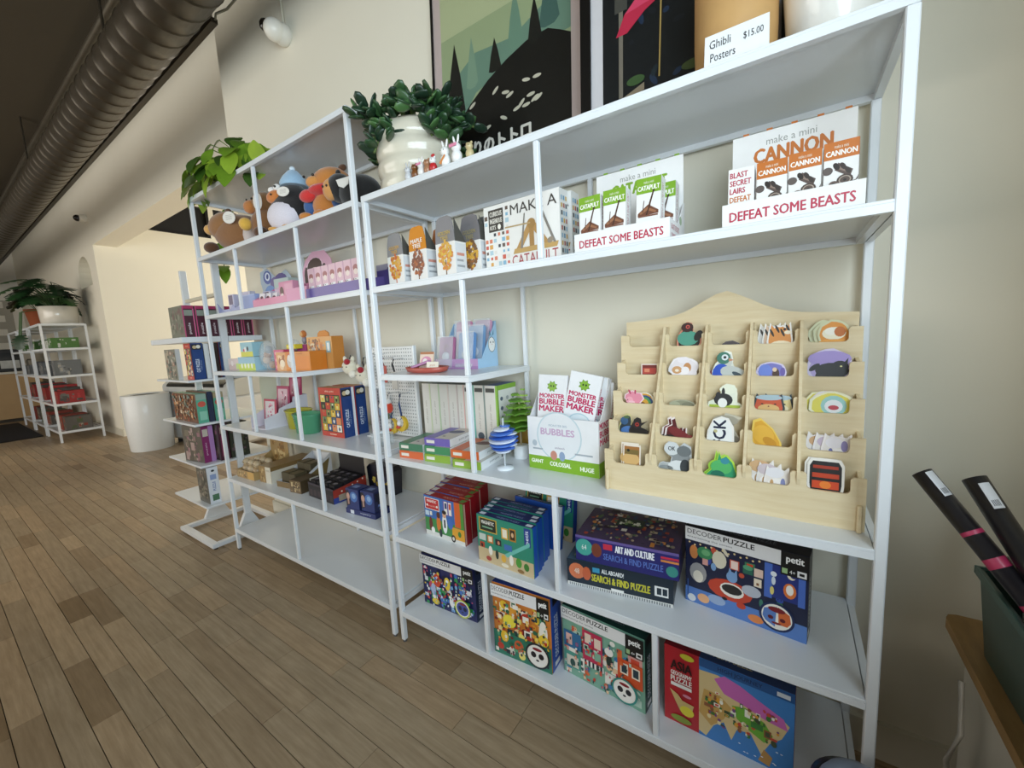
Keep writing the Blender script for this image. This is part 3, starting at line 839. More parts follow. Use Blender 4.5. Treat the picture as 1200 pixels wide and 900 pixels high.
carton('search_puzzle_box', 'flat purple art and culture search puzzle box on top of the stack', 'puzzle box', (0.712, 0.052, Zk(2) + 0.0785), (0.27, 0.19, 0.073), '#2c2560',
       {'front': [('r', 0, 0, 1, 1, '#2a2a6e'), ('r', 0, 0.9, 1, 1, '#6a5a9a'), ('e', 0.09, 0.55, 0.33, 0.33, '#4aa89a', 0, 16), ('t', '64', 0.065, 0.45, 0.115, 0.66, '#eef4ee'), ('e', 0.22, 0.52, 0.2, 0.28, '#7a3f2f', 0, 12), ('r', 0.29, 0.62, 0.38, 0.84, '#c9324a'), ('t', 'ART AND CULTURE', 0.41, 0.58, 0.78, 0.84, '#eef0f6', 0.04),
                  ('t', 'SEARCH & FIND PUZZLE', 0.29, 0.22, 0.86, 0.46, '#5a76c0', 0.02), ('r', 0.84, 0.6, 1.0, 0.68, '#d98a4a'), ('r', 0.84, 0.72, 1.0, 0.8, '#c9324a'), ('e', 0.94, 0.3, 0.2, 0.2, '#3f8f86', 0, 14)],
        'right': [('r', 0, 0, 1, 1, '#231f52')], 'top': artp}, 6.0)

# ------------------------------------------------------------------ wooden sticker display
WD = thing('sticker_display_rack', 'birch plywood tiered display rack with five columns of sticker pockets', 'display rack', (0.805, 0.06, Zk(3)))
WW = 0.515
TH = 0.006
CX = [0.0, 0.115, 0.217, 0.315, 0.412, WW]
ROWY = [0.0 + 0.036 * r for r in range(5)]
LIP = [0.072 + 0.0725 * r for r in range(5)]


def wood(g, name, parent=WD):
    return g.build(name, parent, PLY)


def fillet(x, z, r, q, n=4):
    return [(x + r * cos(RD(a)), z + r * sin(RD(a))) for a in [q[0] + (q[1] - q[0]) * i / n for i in range(n + 1)]]


for r in range(5):
    lo = 0.0 if r == 0 else LIP[r] - 0.1
    ear = LIP[r] + (0.034 if r == 0 else 0.032)
    pts = [(-0.004, lo), (WW + 0.004, lo), (WW + 0.004, ear)]
    e = 0.013
    for c in range(4, -1, -1):
        a, b = CX[c] + (0.012 if r else 0.014), CX[c + 1] - (0.012 if r else 0.014)
        if c == 0:
            a = CX[0] + 0.02
        if c == 4:
            b = CX[5] - 0.02
        rr = 0.009
        pts += [(b + 0.004, ear), (b, ear - 0.004)] + fillet(b - rr, LIP[r] + rr, rr, (0, -90)) + fillet(a + rr, LIP[r] + rr, rr, (-90, -180)) + [(a, ear - 0.004), (a - 0.004, ear)]
    pts += [(-0.004, ear)]
    g = G().prism(pts, ROWY[r], ROWY[r] + TH, '#ffffff')
    wood(g, 'pocket_front')
top = []
for i in range(21):
    s = i / 20
    top.append((WW - s * WW, 0.425 + 0.052 * math.exp(-((s - 0.5) / 0.16) ** 2) + 0.012 * (1 - abs(2 * s - 1)) + (0.0 if s < 0.5 else 0.006)))
g = G().prism([(0, 0.0), (WW, 0.0)] + top, 0.182, 0.188, '#ffffff')
wood(g, 'back_panel')
for x in (0.002, WW - 0.008):
    pts = [(0.0065, 0.0), (0.18, 0.0), (0.18, 0.395)]
    for r in range(4, -1, -1):
        pts += [(ROWY[r] + TH + 0.001, LIP[r] + 0.03), (ROWY[r] + TH + 0.001, LIP[r] - 0.032)]
    pts = pts[:-1] + [(0.0065, 0.03)]
    wood(G().prism(pts, x, x + 0.006, '#ffffff', 'x'), 'side_panel')
    wood(G().box(x - 0.001, -0.011, 0, x + 0.007, -0.0005, 0.055, '#ffffff', 0.002), 'foot')
for c in range(1, 5):
    x = CX[c]
    pts = [(-0.0045, LIP[0] + 0.02), (-0.0045, LIP[0] + 0.033), (0.145, 0.413), (0.181, 0.413), (0.181, 0.35), (0.03, LIP[0] - 0.02), (0.008, LIP[0] - 0.02)]
    wood(G().prism(pts, x - 0.003, x + 0.003, '#ffffff', 'x'), 'divider')
WO = Vector((0.805, 0.06, Zk(3)))
PK = {}


def blob(n, seed, k=0.12):
    r = random.Random(seed)
    return [((0.5 + 0.5 * (1 - k * r.random()) * cos(2 * pi * i / n)), (0.5 + 0.5 * (1 - k * r.random()) * sin(2 * pi * i / n))) for i in range(n)]


def sticker(row, col, du, w, h, label, shapes, outline=None, sink=0.026, ry=0.0, dy=0.0, group=None, edge='#f2eee8', seed=1):
    """die-cut sticker standing in a pocket; du: 0..1 across the pocket"""
    r = 4 - row
    x0, x1 = CX[col] + 0.006, CX[col + 1] - 0.006
    x = x0 + (x1 - x0 - w) * du
    z = LIP[r] - sink
    y = ROWY[r] + TH + 0.004 + dy
    out = outline or blob(18, seed)
    g = G().prism([(a * w, b * h) for a, b in out], 0, 0.0014, edge)
    inner = [(0.5 + (a - 0.5) * 0.86, 0.5 + (b - 0.5) * 0.86) for a, b in out]
    g.art(FRONT(w, 0, h), w, h, [('p', inner, shapes[0])] + shapes[1:], 1e-4, 3e-5)
    o = g.build('die_cut_sticker', None, PRINT)
    o.location = WO + Vector((x, y, z))
    o.rotation_euler = (RD(-6), RD(ry), 0)
    return tag(o, label, 'sticker', group)


SQ = [(0.0, 0.0), (1, 0), (1, 1), (0, 1)]
CATB = [(0.02, 0), (0.98, 0), (1, 0.35), (0.95, 0.62), (0.9, 0.95), (0.74, 0.8), (0.62, 0.86), (0.5, 0.84), (0.36, 0.86), (0.26, 0.8), (0.12, 0.95), (0.05, 0.62), (0, 0.35)]
BIRD = [(0.1, 0), (0.85, 0), (0.98, 0.2), (1, 0.42), (0.82, 0.5), (0.62, 0.56), (0.66, 0.72), (0.6, 0.95), (0.42, 1.0), (0.26, 0.9), (0.22, 0.72), (0.1, 0.62), (0.0, 0.4), (0.02, 0.15)]
BIRDR = [(1 - a, b) for a, b in BIRD][::-1]
sticker(0, 1, 0.75, 0.062, 0.074, 'sticker of a dark headed green bird in the top row', ['#20201f', ('e', 0.45, 0.42, 0.36, 0.26, '#4f9a86'), ('e', 0.42, 0.8, 0.2, 0.17, '#3a1c1c'), ('e', 0.44, 0.82, 0.07, 0.07, '#c9524a'), ('e', 0.44, 0.82, 0.03, 0.03, '#1a1212'), ('e', 0.85, 0.5, 0.12, 0.2, '#201a1a', -0.5)], BIRD, 0.012, edge='#d58a72')
sticker(0, 2, 0.6, 0.05, 0.036, 'dark grey sticker barely showing over its pocket in the top row', ['#4a4246', ('e', 0.5, 0.5, 0.5, 0.2, '#5c5258')], sink=0.026, edge='#5a5256')
for i in range(3):
    sticker(0, 3, 0.12 + 0.3 * i, 0.052, 0.072, ['white tiger striped sticker at the left of its stack in the top row', 'middle tiger sticker of the stack in the top row', 'orange tiger sticker at the front of its stack in the top row'][i],
            [['#d8d2cc', '#d9b79a', '#d98f45'][i]] + [('e', 0.2 + 0.2 * q, 0.62 + 0.12 * (q % 2), 0.035, 0.14, '#2c221c', 0.4) for q in range(4)] + [('e', 0.55, 0.22, 0.3, 0.14, '#f2e2c0'), ('e', 0.68, 0.72, 0.04, 0.04, '#1b1512'), ('e', 0.8, 0.62, 0.1, 0.06, '#f3e6cc')],
            CATB, 0.02, dy=0.006 - 0.0028 * i, group='tiger stickers in one pocket')
for i in range(3):
    sticker(0, 4, 0.2 + 0.28 * i, 0.064, 0.07, ['green edged sticker at the back of the corner pocket, top right', 'middle pale green dog sticker in the top right pocket', 'orange and white dog sticker in the top right pocket'][i],
            [['#b9b48a', '#cdc79c', '#e0922f'][i], ('e', 0.5, 0.55, 0.3, 0.2, '#f0ead2'), ('e', 0.42, 0.62, 0.16, 0.12, '#f6f2e6' if i == 2 else '#8a8452'), ('e', 0.66, 0.6, 0.14, 0.16, '#c26a1e' if i == 2 else '#77724a'), ('e', 0.5, 0.25, 0.4, 0.12, '#e8a23c' if i == 2 else '#d9d2a0')],
            None, 0.02, dy=0.006 - 0.0028 * i, edge='#d5d6b0', seed=5 + i, group='dog stickers in one pocket')
sticker(1, 0, 0.9, 0.045, 0.044, 'red square sticker leaning at the side of its pocket', ['#7a2a26', ('r', 0.1, 0.4, 0.9, 0.75, '#b5443a'), ('r', 0.2, 0.5, 0.5, 0.7, '#d98a6a')], SQ, 0.016, ry=0, edge='#e7d8d0')
sticker(1, 1, 0.5, 0.078, 0.062, 'fluffy white sticker with two tan kittens on a cloud', ['#e9e2e6', ('e', 0.36, 0.34, 0.3, 0.22, '#f4eef0'), ('e', 0.3, 0.42, 0.2, 0.16, '#d2a070'), ('e', 0.62, 0.52, 0.15, 0.2, '#c98f5c'), ('e', 0.56, 0.4, 0.16, 0.16, '#f4eef0'), ('e', 0.3, 0.4, 0.08, 0.06, '#f3e6d4'), ('e', 0.5, 0.82, 0.24, 0.12, '#f0eaf0')], blob(22, 9, 0.18), 0.014, edge='#f3eef2')
sticker(1, 2, 0.2, 0.07, 0.052, 'green rimmed sticker half hidden behind the pigeon sticker', ['#5a6a50', ('e', 0.1, 0.4, 0.1, 0.2, '#8f3a3a'), ('e', 0.9, 0.35, 0.1, 0.2, '#2f4a40')], BIRDR, 0.018, dy=0.004, edge='#e6e8da')
sticker(1, 2, 0.6, 0.07, 0.084, 'pigeon sticker with a blue breast and green head', ['#c9ccc4', ('e', 0.3, 0.32, 0.24, 0.3, '#2a55c4'), ('e', 0.66, 0.34, 0.34, 0.2, '#c3c8c4', -0.3), ('e', 0.36, 0.78, 0.18, 0.18, '#3f7a6a'), ('e', 0.4, 0.8, 0.09, 0.09, '#dfe6ea'), ('e', 0.4, 0.8, 0.04, 0.04, '#15151a'), ('e', 0.8, 0.3, 0.16, 0.06, '#3a4a55', -0.5), ('p', [(0.52, 0.78), (0.68, 0.72), (0.52, 0.68)], '#c98a6a')], BIRD, 0.024, edge='#f1f4ea')
sticker(1, 3, 0.22, 0.062, 0.05, 'purple sticker with a small brown figure, second row from the top', ['#7a78c2', ('e', 0.3, 0.55, 0.26, 0.3, '#6f86d8'), ('e', 0.64, 0.4, 0.14, 0.26, '#4a2f22'), ('e', 0.6, 0.6, 0.09, 0.1, '#e6c9a8'), ('e', 0.85, 0.5, 0.1, 0.2, '#6a5aa8')], blob(16, 12), 0.016, edge='#d3c9e6')
sticker(1, 4, 0.25, 0.085, 0.086, 'black cat sticker on a lilac swirl', ['#b9a8dc', ('e', 0.5, 0.72, 0.44, 0.2, '#a592d4'), ('e', 0.56, 0.42, 0.34, 0.2, '#17161c'), ('e', 0.3, 0.22, 0.08, 0.2, '#17161c'), ('e', 0.74, 0.24, 0.08, 0.22, '#17161c'), ('e', 0.72, 0.52, 0.17, 0.15, '#17161c'), ('e', 0.2, 0.5, 0.14, 0.06, '#17161c', 0.7), ('p', [(0.78, 0.6), (0.88, 0.74), (0.86, 0.54)], '#17161c'), ('e', 0.74, 0.53, 0.025, 0.02, '#e8e2a0')], None, 0.024, edge='#d9cfee', seed=3)
sticker(2, 0, 0.3, 0.06, 0.05, 'pink axolotl sticker with leafy fronds', ['#e58fa4', ('e', 0.3, 0.4, 0.2, 0.2, '#f0a9b8'), ('e', 0.3, 0.85, 0.05, 0.14, '#c24a6a', 0.5), ('e', 0.55, 0.85, 0.05, 0.12, '#c24a6a'), ('e', 0.4, 0.3, 0.18, 0.08, '#f6c2cc'), ('e', 0.22, 0.42, 0.025, 0.03, '#3a1a24')], blob(14, 4, 0.4), 0.014, edge='#f3d3da')
sticker(2, 0, 0.85, 0.05, 0.046, 'rainbow arch sticker beside the pink one', ['#d89a2c', ('e', 0.5, 0.3, 0.5, 0.5, '#2f4f7a'), ('e', 0.46, 0.28, 0.42, 0.42, '#4f9a5a'), ('e', 0.42, 0.26, 0.34, 0.34, '#d9a43a'), ('e', 0.4, 0.2, 0.18, 0.2, '#7a4a2a')], None, 0.016, dy=0.003, edge='#e9e2ce', seed=6)
sticker(2, 1, 0.7, 0.066, 0.03, 'grey green sticker mostly sunk in its pocket, middle row', ['#8f9078', ('e', 0.25, 0.5, 0.4, 0.3, '#a6a88e'), ('e', 0.7, 0.5, 0.5, 0.3, '#7c7d68')], blob(18, 8), 0.016, edge='#a9aa92')
sticker(2, 2, 0.45, 0.074, 0.072, 'black and white cat sticker sitting on green grass', ['#e6ead8', ('r', 0.06, 0.06, 0.94, 0.3, '#a9bd3f'), ('e', 0.46, 0.46, 0.28, 0.22, '#26262a'), ('e', 0.44, 0.36, 0.14, 0.16, '#f1f1ee'), ('e', 0.6, 0.8, 0.26, 0.14, '#edf0dc'), ('e', 0.46, 0.72, 0.05, 0.14, '#26262a'), ('e', 0.32, 0.6, 0.08, 0.12, '#26262a')], [(0, 0), (1, 0), (0.98, 0.34), (0.86, 0.4), (0.86, 0.7), (0.78, 0.95), (0.55, 1), (0.4, 0.9), (0.4, 0.72), (0.24, 0.5), (0.02, 0.38)], 0.016, edge='#eef0dc')
for i in range(2):
    sticker(2, 3, 0.1 + 0.75 * i, 0.062, 0.052, ['orange and grey cat sticker at the left of the fourth column pocket', 'pale yellow cat sticker at the right of the fourth column pocket'][i], [['#c9522c', '#e2cf90'][i], ('e', 0.5, 0.3, 0.4, 0.2, ['#d9b070', '#efe2b8'][i]), ('e', 0.5, 0.78, 0.5, 0.12, '#a9bfc9'), ('e', 0.3, 0.5, 0.05, 0.03, '#2a1f1a'), ('e', 0.7, 0.5, 0.05, 0.03, '#2a1f1a'), ('e', 0.5, 0.4, 0.03, 0.03, '#7a3a2a')], CATB, 0.014, dy=0.003 * i, edge='#27333a')
for i in range(3):
    sticker(2, 4, 0.0 + 0.4 * i, 0.06 + 0.012 * i, 0.064, ['yellow sticker at the left of the pocket of round stickers', 'lilac sticker in the middle of the pocket of round stickers', 'yellow ringed sticker with a blue and red middle'][i], [['#e6d94a', '#bda9d2', '#e8dc58'][i], ('e', 0.55, 0.5, 0.34, 0.34, ['#efe68a', '#d2c2e2', '#9fd2d0'][i]), ('e', 0.55, 0.48, 0.24, 0.22, ['#e6d94a', '#c4b2da', '#eef2f6'][i]), ('e', 0.55, 0.44, 0.14, 0.08, ['#e6d94a', '#bda9d2', '#c23c4a'][i])], None, 0.018, dy=0.006 - 0.0028 * i, edge=['#f0ecc0', '#efe6f0', '#f3f0d0'][i], seed=20 + i)
sticker(3, 0, 0.2, 0.055, 0.066, 'blue bird sticker with dark wings in the left column', ['#2c3a44', ('e', 0.3, 0.7, 0.16, 0.16, '#3a5f86'), ('e', 0.5, 0.3, 0.3, 0.2, '#4a76b4'), ('e', 0.7, 0.25, 0.14, 0.16, '#dfe4e6'), ('e', 0.4, 0.85, 0.12, 0.06, '#4f6a44')], BIRD, 0.018, edge='#cfc58a', dy=0.003)
sticker(3, 0, 0.75, 0.05, 0.058, 'black bird sticker with a red eye and long beak', ['#1c191a', ('e', 0.4, 0.66, 0.17, 0.17, '#2a2224'), ('e', 0.42, 0.68, 0.09, 0.09, '#a8322c'), ('e', 0.42, 0.68, 0.04, 0.04, '#171214'), ('p', [(0.6, 0.6), (0.95, 0.85), (0.66, 0.76)], '#24201e')], BIRD, 0.018, edge='#2a2626')
for i in range(2):
    sticker(3, 1, 0.25 + 0.35 * i, 0.066, 0.064, ['maroon whale sticker behind its twin', 'maroon whale sticker in front, its tail up'][i], ['#5a1c20', ('e', 0.55, 0.34, 0.5, 0.18, '#7a2a2c', -0.5), ('e', 0.2, 0.2, 0.2, 0.1, '#2c2222'), ('e', 0.9, 0.25, 0.12, 0.1, '#8f3f3c')],
            [(0.02, 0), (1.0, 0), (1, 0.22), (0.8, 0.3), (0.8, 0.6), (0.7, 0.56), (0.7, 0.36), (0.45, 0.62), (0.36, 1), (0.22, 0.92), (0.26, 0.7), (0.04, 0.55), (0.0, 0.2)], 0.016, dy=0.004 - 0.003 * i, edge='#efe2de')
sticker(3, 2, 0.8, 0.07, 0.09, 'grey fish sticker behind the white lettered one', ['#b0a894', ('e', 0.6, 0.3, 0.3, 0.14, '#8a8272'), ('e', 0.6, 0.34, 0.14, 0.05, '#2f2c2a'), ('e', 0.5, 0.8, 0.3, 0.14, '#a39c8a')], [(0, 0), (0.95, 0), (1, 0.3), (0.7, 0.66), (1, 0.9), (0.5, 1), (0.35, 0.75), (0.1, 0.4)], 0.026, dy=0.004, edge='#c7c0ac')
o = sticker(3, 2, 0.28, 0.06, 0.078, 'rounded white sticker with the dark letters FCK', ['#eef0ee'], [(0.0, 0), (1, 0), (1, 0.3), (0.98, 0.7), (0.8, 0.95), (0.55, 1), (0.25, 0.9), (0.06, 0.55)], 0.022)
g = G()
g.art(FRONT(0.06, 0, 0.078), 0.06, 0.078, [('tv', 'FCK', 0.28, 0.12, 0.7, 0.9, '#1c2440', 0.04), ('e', 0.35, 0.55, 0.05, 0.05, '#c9c08a')], 3e-4, 3e-5)
g.build('lettering', o, PRINT)
sticker(3, 3, 0.08, 0.06, 0.074, 'plain mustard yellow sticker shaped like a folded crisp', ['#dca32c', ('e', 0.4, 0.5, 0.26, 0.3, '#e6b23c', 0.6), ('e', 0.6, 0.3, 0.2, 0.12, '#c98f20', -0.6)], [(0.1, 0), (1, 0), (0.96, 0.3), (0.7, 0.7), (0.3, 1), (0.06, 0.92), (0, 0.4)], 0.016, edge='#ecc95a')
for i in range(3):
    sticker(3, 4, 0.1 + 0.38 * i, 0.055, 0.056, ['tan and white animal sticker in the crowded right pocket, leftmost', 'purple outlined animal sticker in the crowded right pocket, middle', 'white and blue animal sticker in the crowded right pocket, rightmost'][i], ['#e6dfda', ('e', 0.4, 0.6, 0.26, 0.2, ['#d2a67a', '#c8b6c9', '#e9e4ea'][i]), ('e', 0.5, 0.25, 0.3, 0.16, '#f4f0ee'), ('e', 0.7, 0.5, 0.1, 0.2, '#8a7fb0'), ('e', 0.3, 0.3, 0.06, 0.1, '#6a6fa8')], CATB, 0.018, dy=0.006 - 0.0028 * i, edge='#efe8e8')
for i in range(2):
    sticker(4, 0, 0.5 + 0.1 * i, 0.045, 0.066 - 0.004 * i, ['white edged square sticker peeping from behind the bread sticker', 'brown square sticker with a bread bun on it'][i], ['#a8703a', ('e', 0.45, 0.4, 0.36, 0.26, '#d9b274'), ('r', 0.1, 0.6, 0.9, 0.8, '#7d6a3a'), ('e', 0.3, 0.76, 0.06, 0.06, '#2a2a22')], SQ, 0.014, dy=0.003 - 0.003 * i, edge='#efe4d4')
sticker(4, 1, 0.05, 0.05, 0.034, 'small grey cloud sticker at the left of the grey mouse pocket', ['#b3b8ba', ('e', 0.5, 0.5, 0.5, 0.2, '#8f9698')], blob(16, 2, 0.3), 0.016, edge='#cdd2d4')
sticker(4, 1, 0.85, 0.062, 0.082, 'grey mouse sticker with a round speech sign reading OK', ['#8d9294', ('e', 0.5, 0.25, 0.3, 0.22, '#dfe3e4'), ('e', 0.25, 0.8, 0.22, 0.2, '#d4d9da'), ('t', 'OK', 0.12, 0.74, 0.38, 0.86, '#2a2f33', 0.03), ('e', 0.7, 0.75, 0.2, 0.16, '#6f7577'), ('e', 0.75, 0.3, 0.14, 0.22, '#3c4246')], [(0.1, 0), (1, 0), (1, 0.5), (0.95, 0.9), (0.7, 1), (0.5, 0.85), (0.4, 0.98), (0.12, 1), (0.0, 0.8), (0.1, 0.62), (0.25, 0.55)], 0.016, edge='#c6cbcd')
for i in range(2):
    sticker(4, 2, 0.3 + 0.35 * i, 0.07, 0.074, ['lime green leafy sticker behind the darker one', 'dark green dragon sticker over the lime one'][i], [['#8cc63c', '#2f9a6a'][i], ('e', 0.5, 0.5, 0.3, 0.22, ['#a8d94a', '#56b86a'][i]), ('e', 0.4, 0.25, 0.2, 0.14, ['#7ab530', '#1f6f5a'][i]), ('e', 0.6, 0.7, 0.12, 0.1, ['#a8d94a', '#3a8fa0'][i])], [(0, 0), (1, 0), (1, 0.3), (0.86, 0.7), (0.66, 0.9), (0.5, 0.8), (0.42, 1), (0.36, 0.7), (0.2, 0.4), (0, 0.2)], 0.018, dy=0.003 - 0.003 * i, edge=['#b9e05a', '#b6dc4e'][i])
for i in range(3):
    sticker(4, 3, 0.05 + 0.4 * i, 0.05, 0.068 - 0.006 * i, ['tan puppy sticker at the left of the bottom row pocket', 'lilac puppy sticker in the middle of the bottom row pocket', 'white puppy sticker at the right of the bottom row pocket'][i], ['#e9e2dc', ('e', 0.4, 0.7, 0.3, 0.2, ['#d9b184', '#d2c4c9', '#e8e6ea'][i]), ('e', 0.5, 0.3, 0.3, 0.2, '#f3eeea'), ('e', 0.7, 0.3, 0.08, 0.22, '#7f86b4'), ('e', 0.3, 0.3, 0.06, 0.14, '#c9a070')], CATB, 0.018, dy=0.006 - 0.0028 * i, edge='#f1ece8')
for i in range(2):
    sticker(4, 4, 0.14 + 0.14 * i, 0.06, 0.078, ['rounded black sticker behind the pumpkin jar sticker', 'black jar sticker with an orange pumpkin face band'][i], ['#1a1414', ('r', 0.14, 0.22, 0.86, 0.42, '#d2491f'), ('r', 0.14, 0.5, 0.86, 0.62, '#c23f1a'), ('e', 0.5, 0.32, 0.12, 0.1, '#e8802c'), ('r', 0.16, 0.74, 0.84, 0.82, '#a83216')], [(0.06, 0), (0.94, 0), (1, 0.3), (1, 0.85), (0.9, 1), (0.1, 1), (0, 0.85), (0, 0.3)], 0.016, dy=0.003 - 0.003 * i, edge='#f1ece4')

# ------------------------------------------------------------------ middle shelf: bubble display, toys, boxed sets
Z3, Z4, Z5, Z6, Z7 = Zk(3), Zk(4), Zk(5), Zk(6), Zk(7)


def tray(name, label, loc, size, hf, hb, col, rz=0.0, inner='#d8d2c6', prints=None, backh=None, slope=0.5):
    """open counter display box: low front lip, sloping sides, tall back"""
    w, d, h = size
    t = thing(name, label, 'display box', loc, rz)
    e = 0.002
    G().box(0, 0, 0, w, d, e, inner).build('base', t, CARD)
    G().box(0, 0, e, w, e, hf, col).build('front_lip', t, CARD)
    pts = [(e, e), (d, e), (d, hb), (d - 0.004, hb), (d * slope, hf), (e, hf)]
    G().prism(pts, 0, e, col, 'x').build('side', t, CARD)
    G().prism(pts, w - e, w, col, 'x').build('side', t, CARD)
    G().box(e, d - e, e, w - e, d, backh or hb, col).build('back', t, CARD)
    for face, (ww, hh, shapes) in (prints or {}).items():
        T = {'front': lambda u, v, n: (u, -n, v), 'right': lambda u, v, n: (w + n, u, v), 'back': lambda u, v, n: (u, d - e - n, v)}[face]
        G().art(T, ww, hh, shapes).build({'front': 'lip_print', 'right': 'side_print', 'back': 'header_print'}[face], t, PRINT)
    return t


MG = '#c2185b'
tray('bubble_display_box', 'white and green counter box printed bubbles, holding the bubble maker packs', (0.53, 0.118, Z3), (0.233, 0.11, 0.165), 0.163, 0.27, '#eeeef0', -1.0, '#b59f7c',
     {'front': (0.233, 0.163, [('r', 0, 0, 1, 1, '#eeeff1'), ('e', 0.46, 0.66, 0.46, 0.46, '#c4d6de', 0, 28), ('e', 0.46, 0.66, 0.435, 0.435, '#e8ebef', 0, 28), ('t', 'BUBBLES', 0.2, 0.68, 0.68, 0.8, '#c9a9c8', 0.05), ('t', 'MONSTER BIG', 0.32, 0.84, 0.58, 0.88, '#8a9fb5'),
                               ('r', 0, 0, 1, 0.26, '#7fae22'), ('t', 'GIANT', 0.04, 0.12, 0.22, 0.19, '#f4f8ea', 0.05), ('t', 'COLOSSAL', 0.32, 0.1, 0.62, 0.18, '#f4f8ea', 0.05), ('t', 'HUGE', 0.75, 0.08, 0.93, 0.16, '#f4f8ea', 0.05),
                               ('e', 0.38, 0.3, 0.07, 0.09, '#c98a7a'), ('e', 0.5, 0.3, 0.06, 0.09, '#8fa3c2'), ('e', 0.1, 0.5, 0.05, 0.06, '#b9c3cc'), ('r', 0.07, 0.38, 0.22, 0.41, '#aab2bb'), ('r', 0.68, 0.36, 0.92, 0.39, '#aab2bb'), ('t', 'unleash', 0.4, 0.43, 0.54, 0.47, '#8f7f9a')]),
      'right': (0.11, 0.163, [('r', 0, 0, 1, 0.26, '#7fae22'), ('t', 'MONSTER', 0.08, 0.84, 0.92, 0.95, MG, 0.05), ('t', 'BUBBLE', 0.08, 0.7, 0.92, 0.81, MG, 0.05), ('t', 'MAKER', 0.08, 0.56, 0.92, 0.67, MG, 0.05)])}, slope=0.15)


def bubble_pack(label, x, y, z, ry, rz=0, rx=-6):
    t = thing('bubble_maker_pack', label, 'toy pack', (x, y, z), rz, 'bubble maker packs', rx, ry)
    w, h = 0.098, 0.235
    G().box(0, 0, 0, w, 0.014, h, '#efeff1', 0.001).build('body', t, CARD)
    spk = []
    for i in range(16):
        a = 2 * pi * i / 16
        q = 1.25 if i % 2 else 0.85
        spk.append((0.5 + 0.155 * q * cos(a), 0.85 + 0.062 * q * sin(a)))
    sh = [('p', spk, '#6f9a2a'), ('e', 0.5, 0.85, 0.055, 0.055, '#86b436'), ('e', 0.46, 0.855, 0.012, 0.014, '#2c3c14'), ('e', 0.55, 0.855, 0.012, 0.014, '#2c3c14'),
          ('t', 'MONSTER', 0.07, 0.7, 0.93, 0.755, MG, 0.06), ('t', 'BUBBLE', 0.07, 0.615, 0.93, 0.685, MG, 0.06), ('t', 'MAKER', 0.07, 0.525, 0.93, 0.6, MG, 0.06), ('e', 0.55, 0.36, 0.16, 0.14, '#bcd2dc', 0, 20), ('e', 0.55, 0.36, 0.145, 0.125, '#dfe8ec', 0, 20)]
    G().art(FRONT(w, 0.014, h), w, h, sh).build('cover_print', t, PRINT)
    G().art(RIGHT(w, 0.014, h), 0.014, h, [('tv', 'MONSTER BUBBLE MAKER', 0.2, 0.3, 0.8, 0.85, MG)]).build('side_print', t, PRINT)


bubble_pack('upright bubble maker pack at the left of the bubble box', 0.545, 0.135, Z3 + 0.055, 2)
bubble_pack('tilted bubble maker pack in front, leaning right in the bubble box', 0.622, 0.131, Z3 + 0.072, 11, 2)
bubble_pack('bubble maker pack hidden behind the tilted one, nearest the right side', 0.65, 0.168, Z3 + 0.05, 4)
bubble_pack('rearmost bubble maker pack, its edge showing at the right of the box', 0.655, 0.192, Z3 + 0.035, 5)

# spinning toys
t = thing('spiral_toy', 'blue and white spiral ball toy on a clear stand', 'toy', (0.466, 0.076, Z3))
G().lathe([(0.027, 0), (0.027, 0.005), (0.006, 0.008)], 22, '#e6ecf2').build('base', t, PLASTIC)
G().tube([(0, 0, 0.006), (0, 0, 0.16)], 0.0035, 8, '#cfd6dc').build('rod', t, METAL)
for i in range(15):
    z = 0.052 + i * 0.0058
    R = 0.043 * math.sqrt(max(0.1, 1 - ((i - 7) / 7.6) ** 2))
    g = G()
    g.M = Matrix.Rotation(RD(5 if i % 2 else -4), 4, 'X')
    g.lathe([(0.004, z), (R * 0.92, z - 0.001), (R, z + 0.0012), (R * 0.92, z + 0.0036), (0.004, z + 0.003)], 18, ['#2f5bb8', '#dfe6f2', '#4a76cc'][i % 3]).build('ring', t, PLASTIC)
t = thing('spiral_toy', 'green layered tree toy on a white round foot', 'toy', (0.452, 0.194, Z3))
G().lathe([(0.026, 0), (0.026, 0.042), (0.02, 0.044)], 22, '#e4e8ea').build('foot', t, PLASTIC)
G().tube([(0, 0, 0.04), (0, 0, 0.19)], 0.004, 8, '#9a8a6a').build('rod', t, PLASTIC)
for i in range(14):
    z = 0.1 + i * 0.0098
    R = 0.057 * min(1.0, 0.62 + i * 0.16) * (1 - max(0, i - 3) / 11.5)
    g = G()
    pts = []
    for k in range(16):
        a = 2 * pi * k / 16 + i * 0.4
        q = R * (1.08 if k % 2 else 0.82)
        pts.append((q * cos(a), q * sin(a)))
    g.M = Matrix.Rotation(RD(6 * (-1) ** i), 4, 'X')
    g.prism(pts, z, z + 0.0055, ['#6f9a35', '#86ad44', '#5c8a2e', '#93b552'][i % 4], 'z').build('leaf_layer', t, PLASTIC)
carton('gift_box', 'small mustard brown box behind the green tree toy', 'box', (0.375, 0.262, Z3), (0.075, 0.045, 0.13), '#8f6f1f', {'front': [('r', 0.08, 0.1, 0.92, 0.9, '#9c7a24'), ('r', 0.2, 0.6, 0.8, 0.75, '#5f4a18')]})

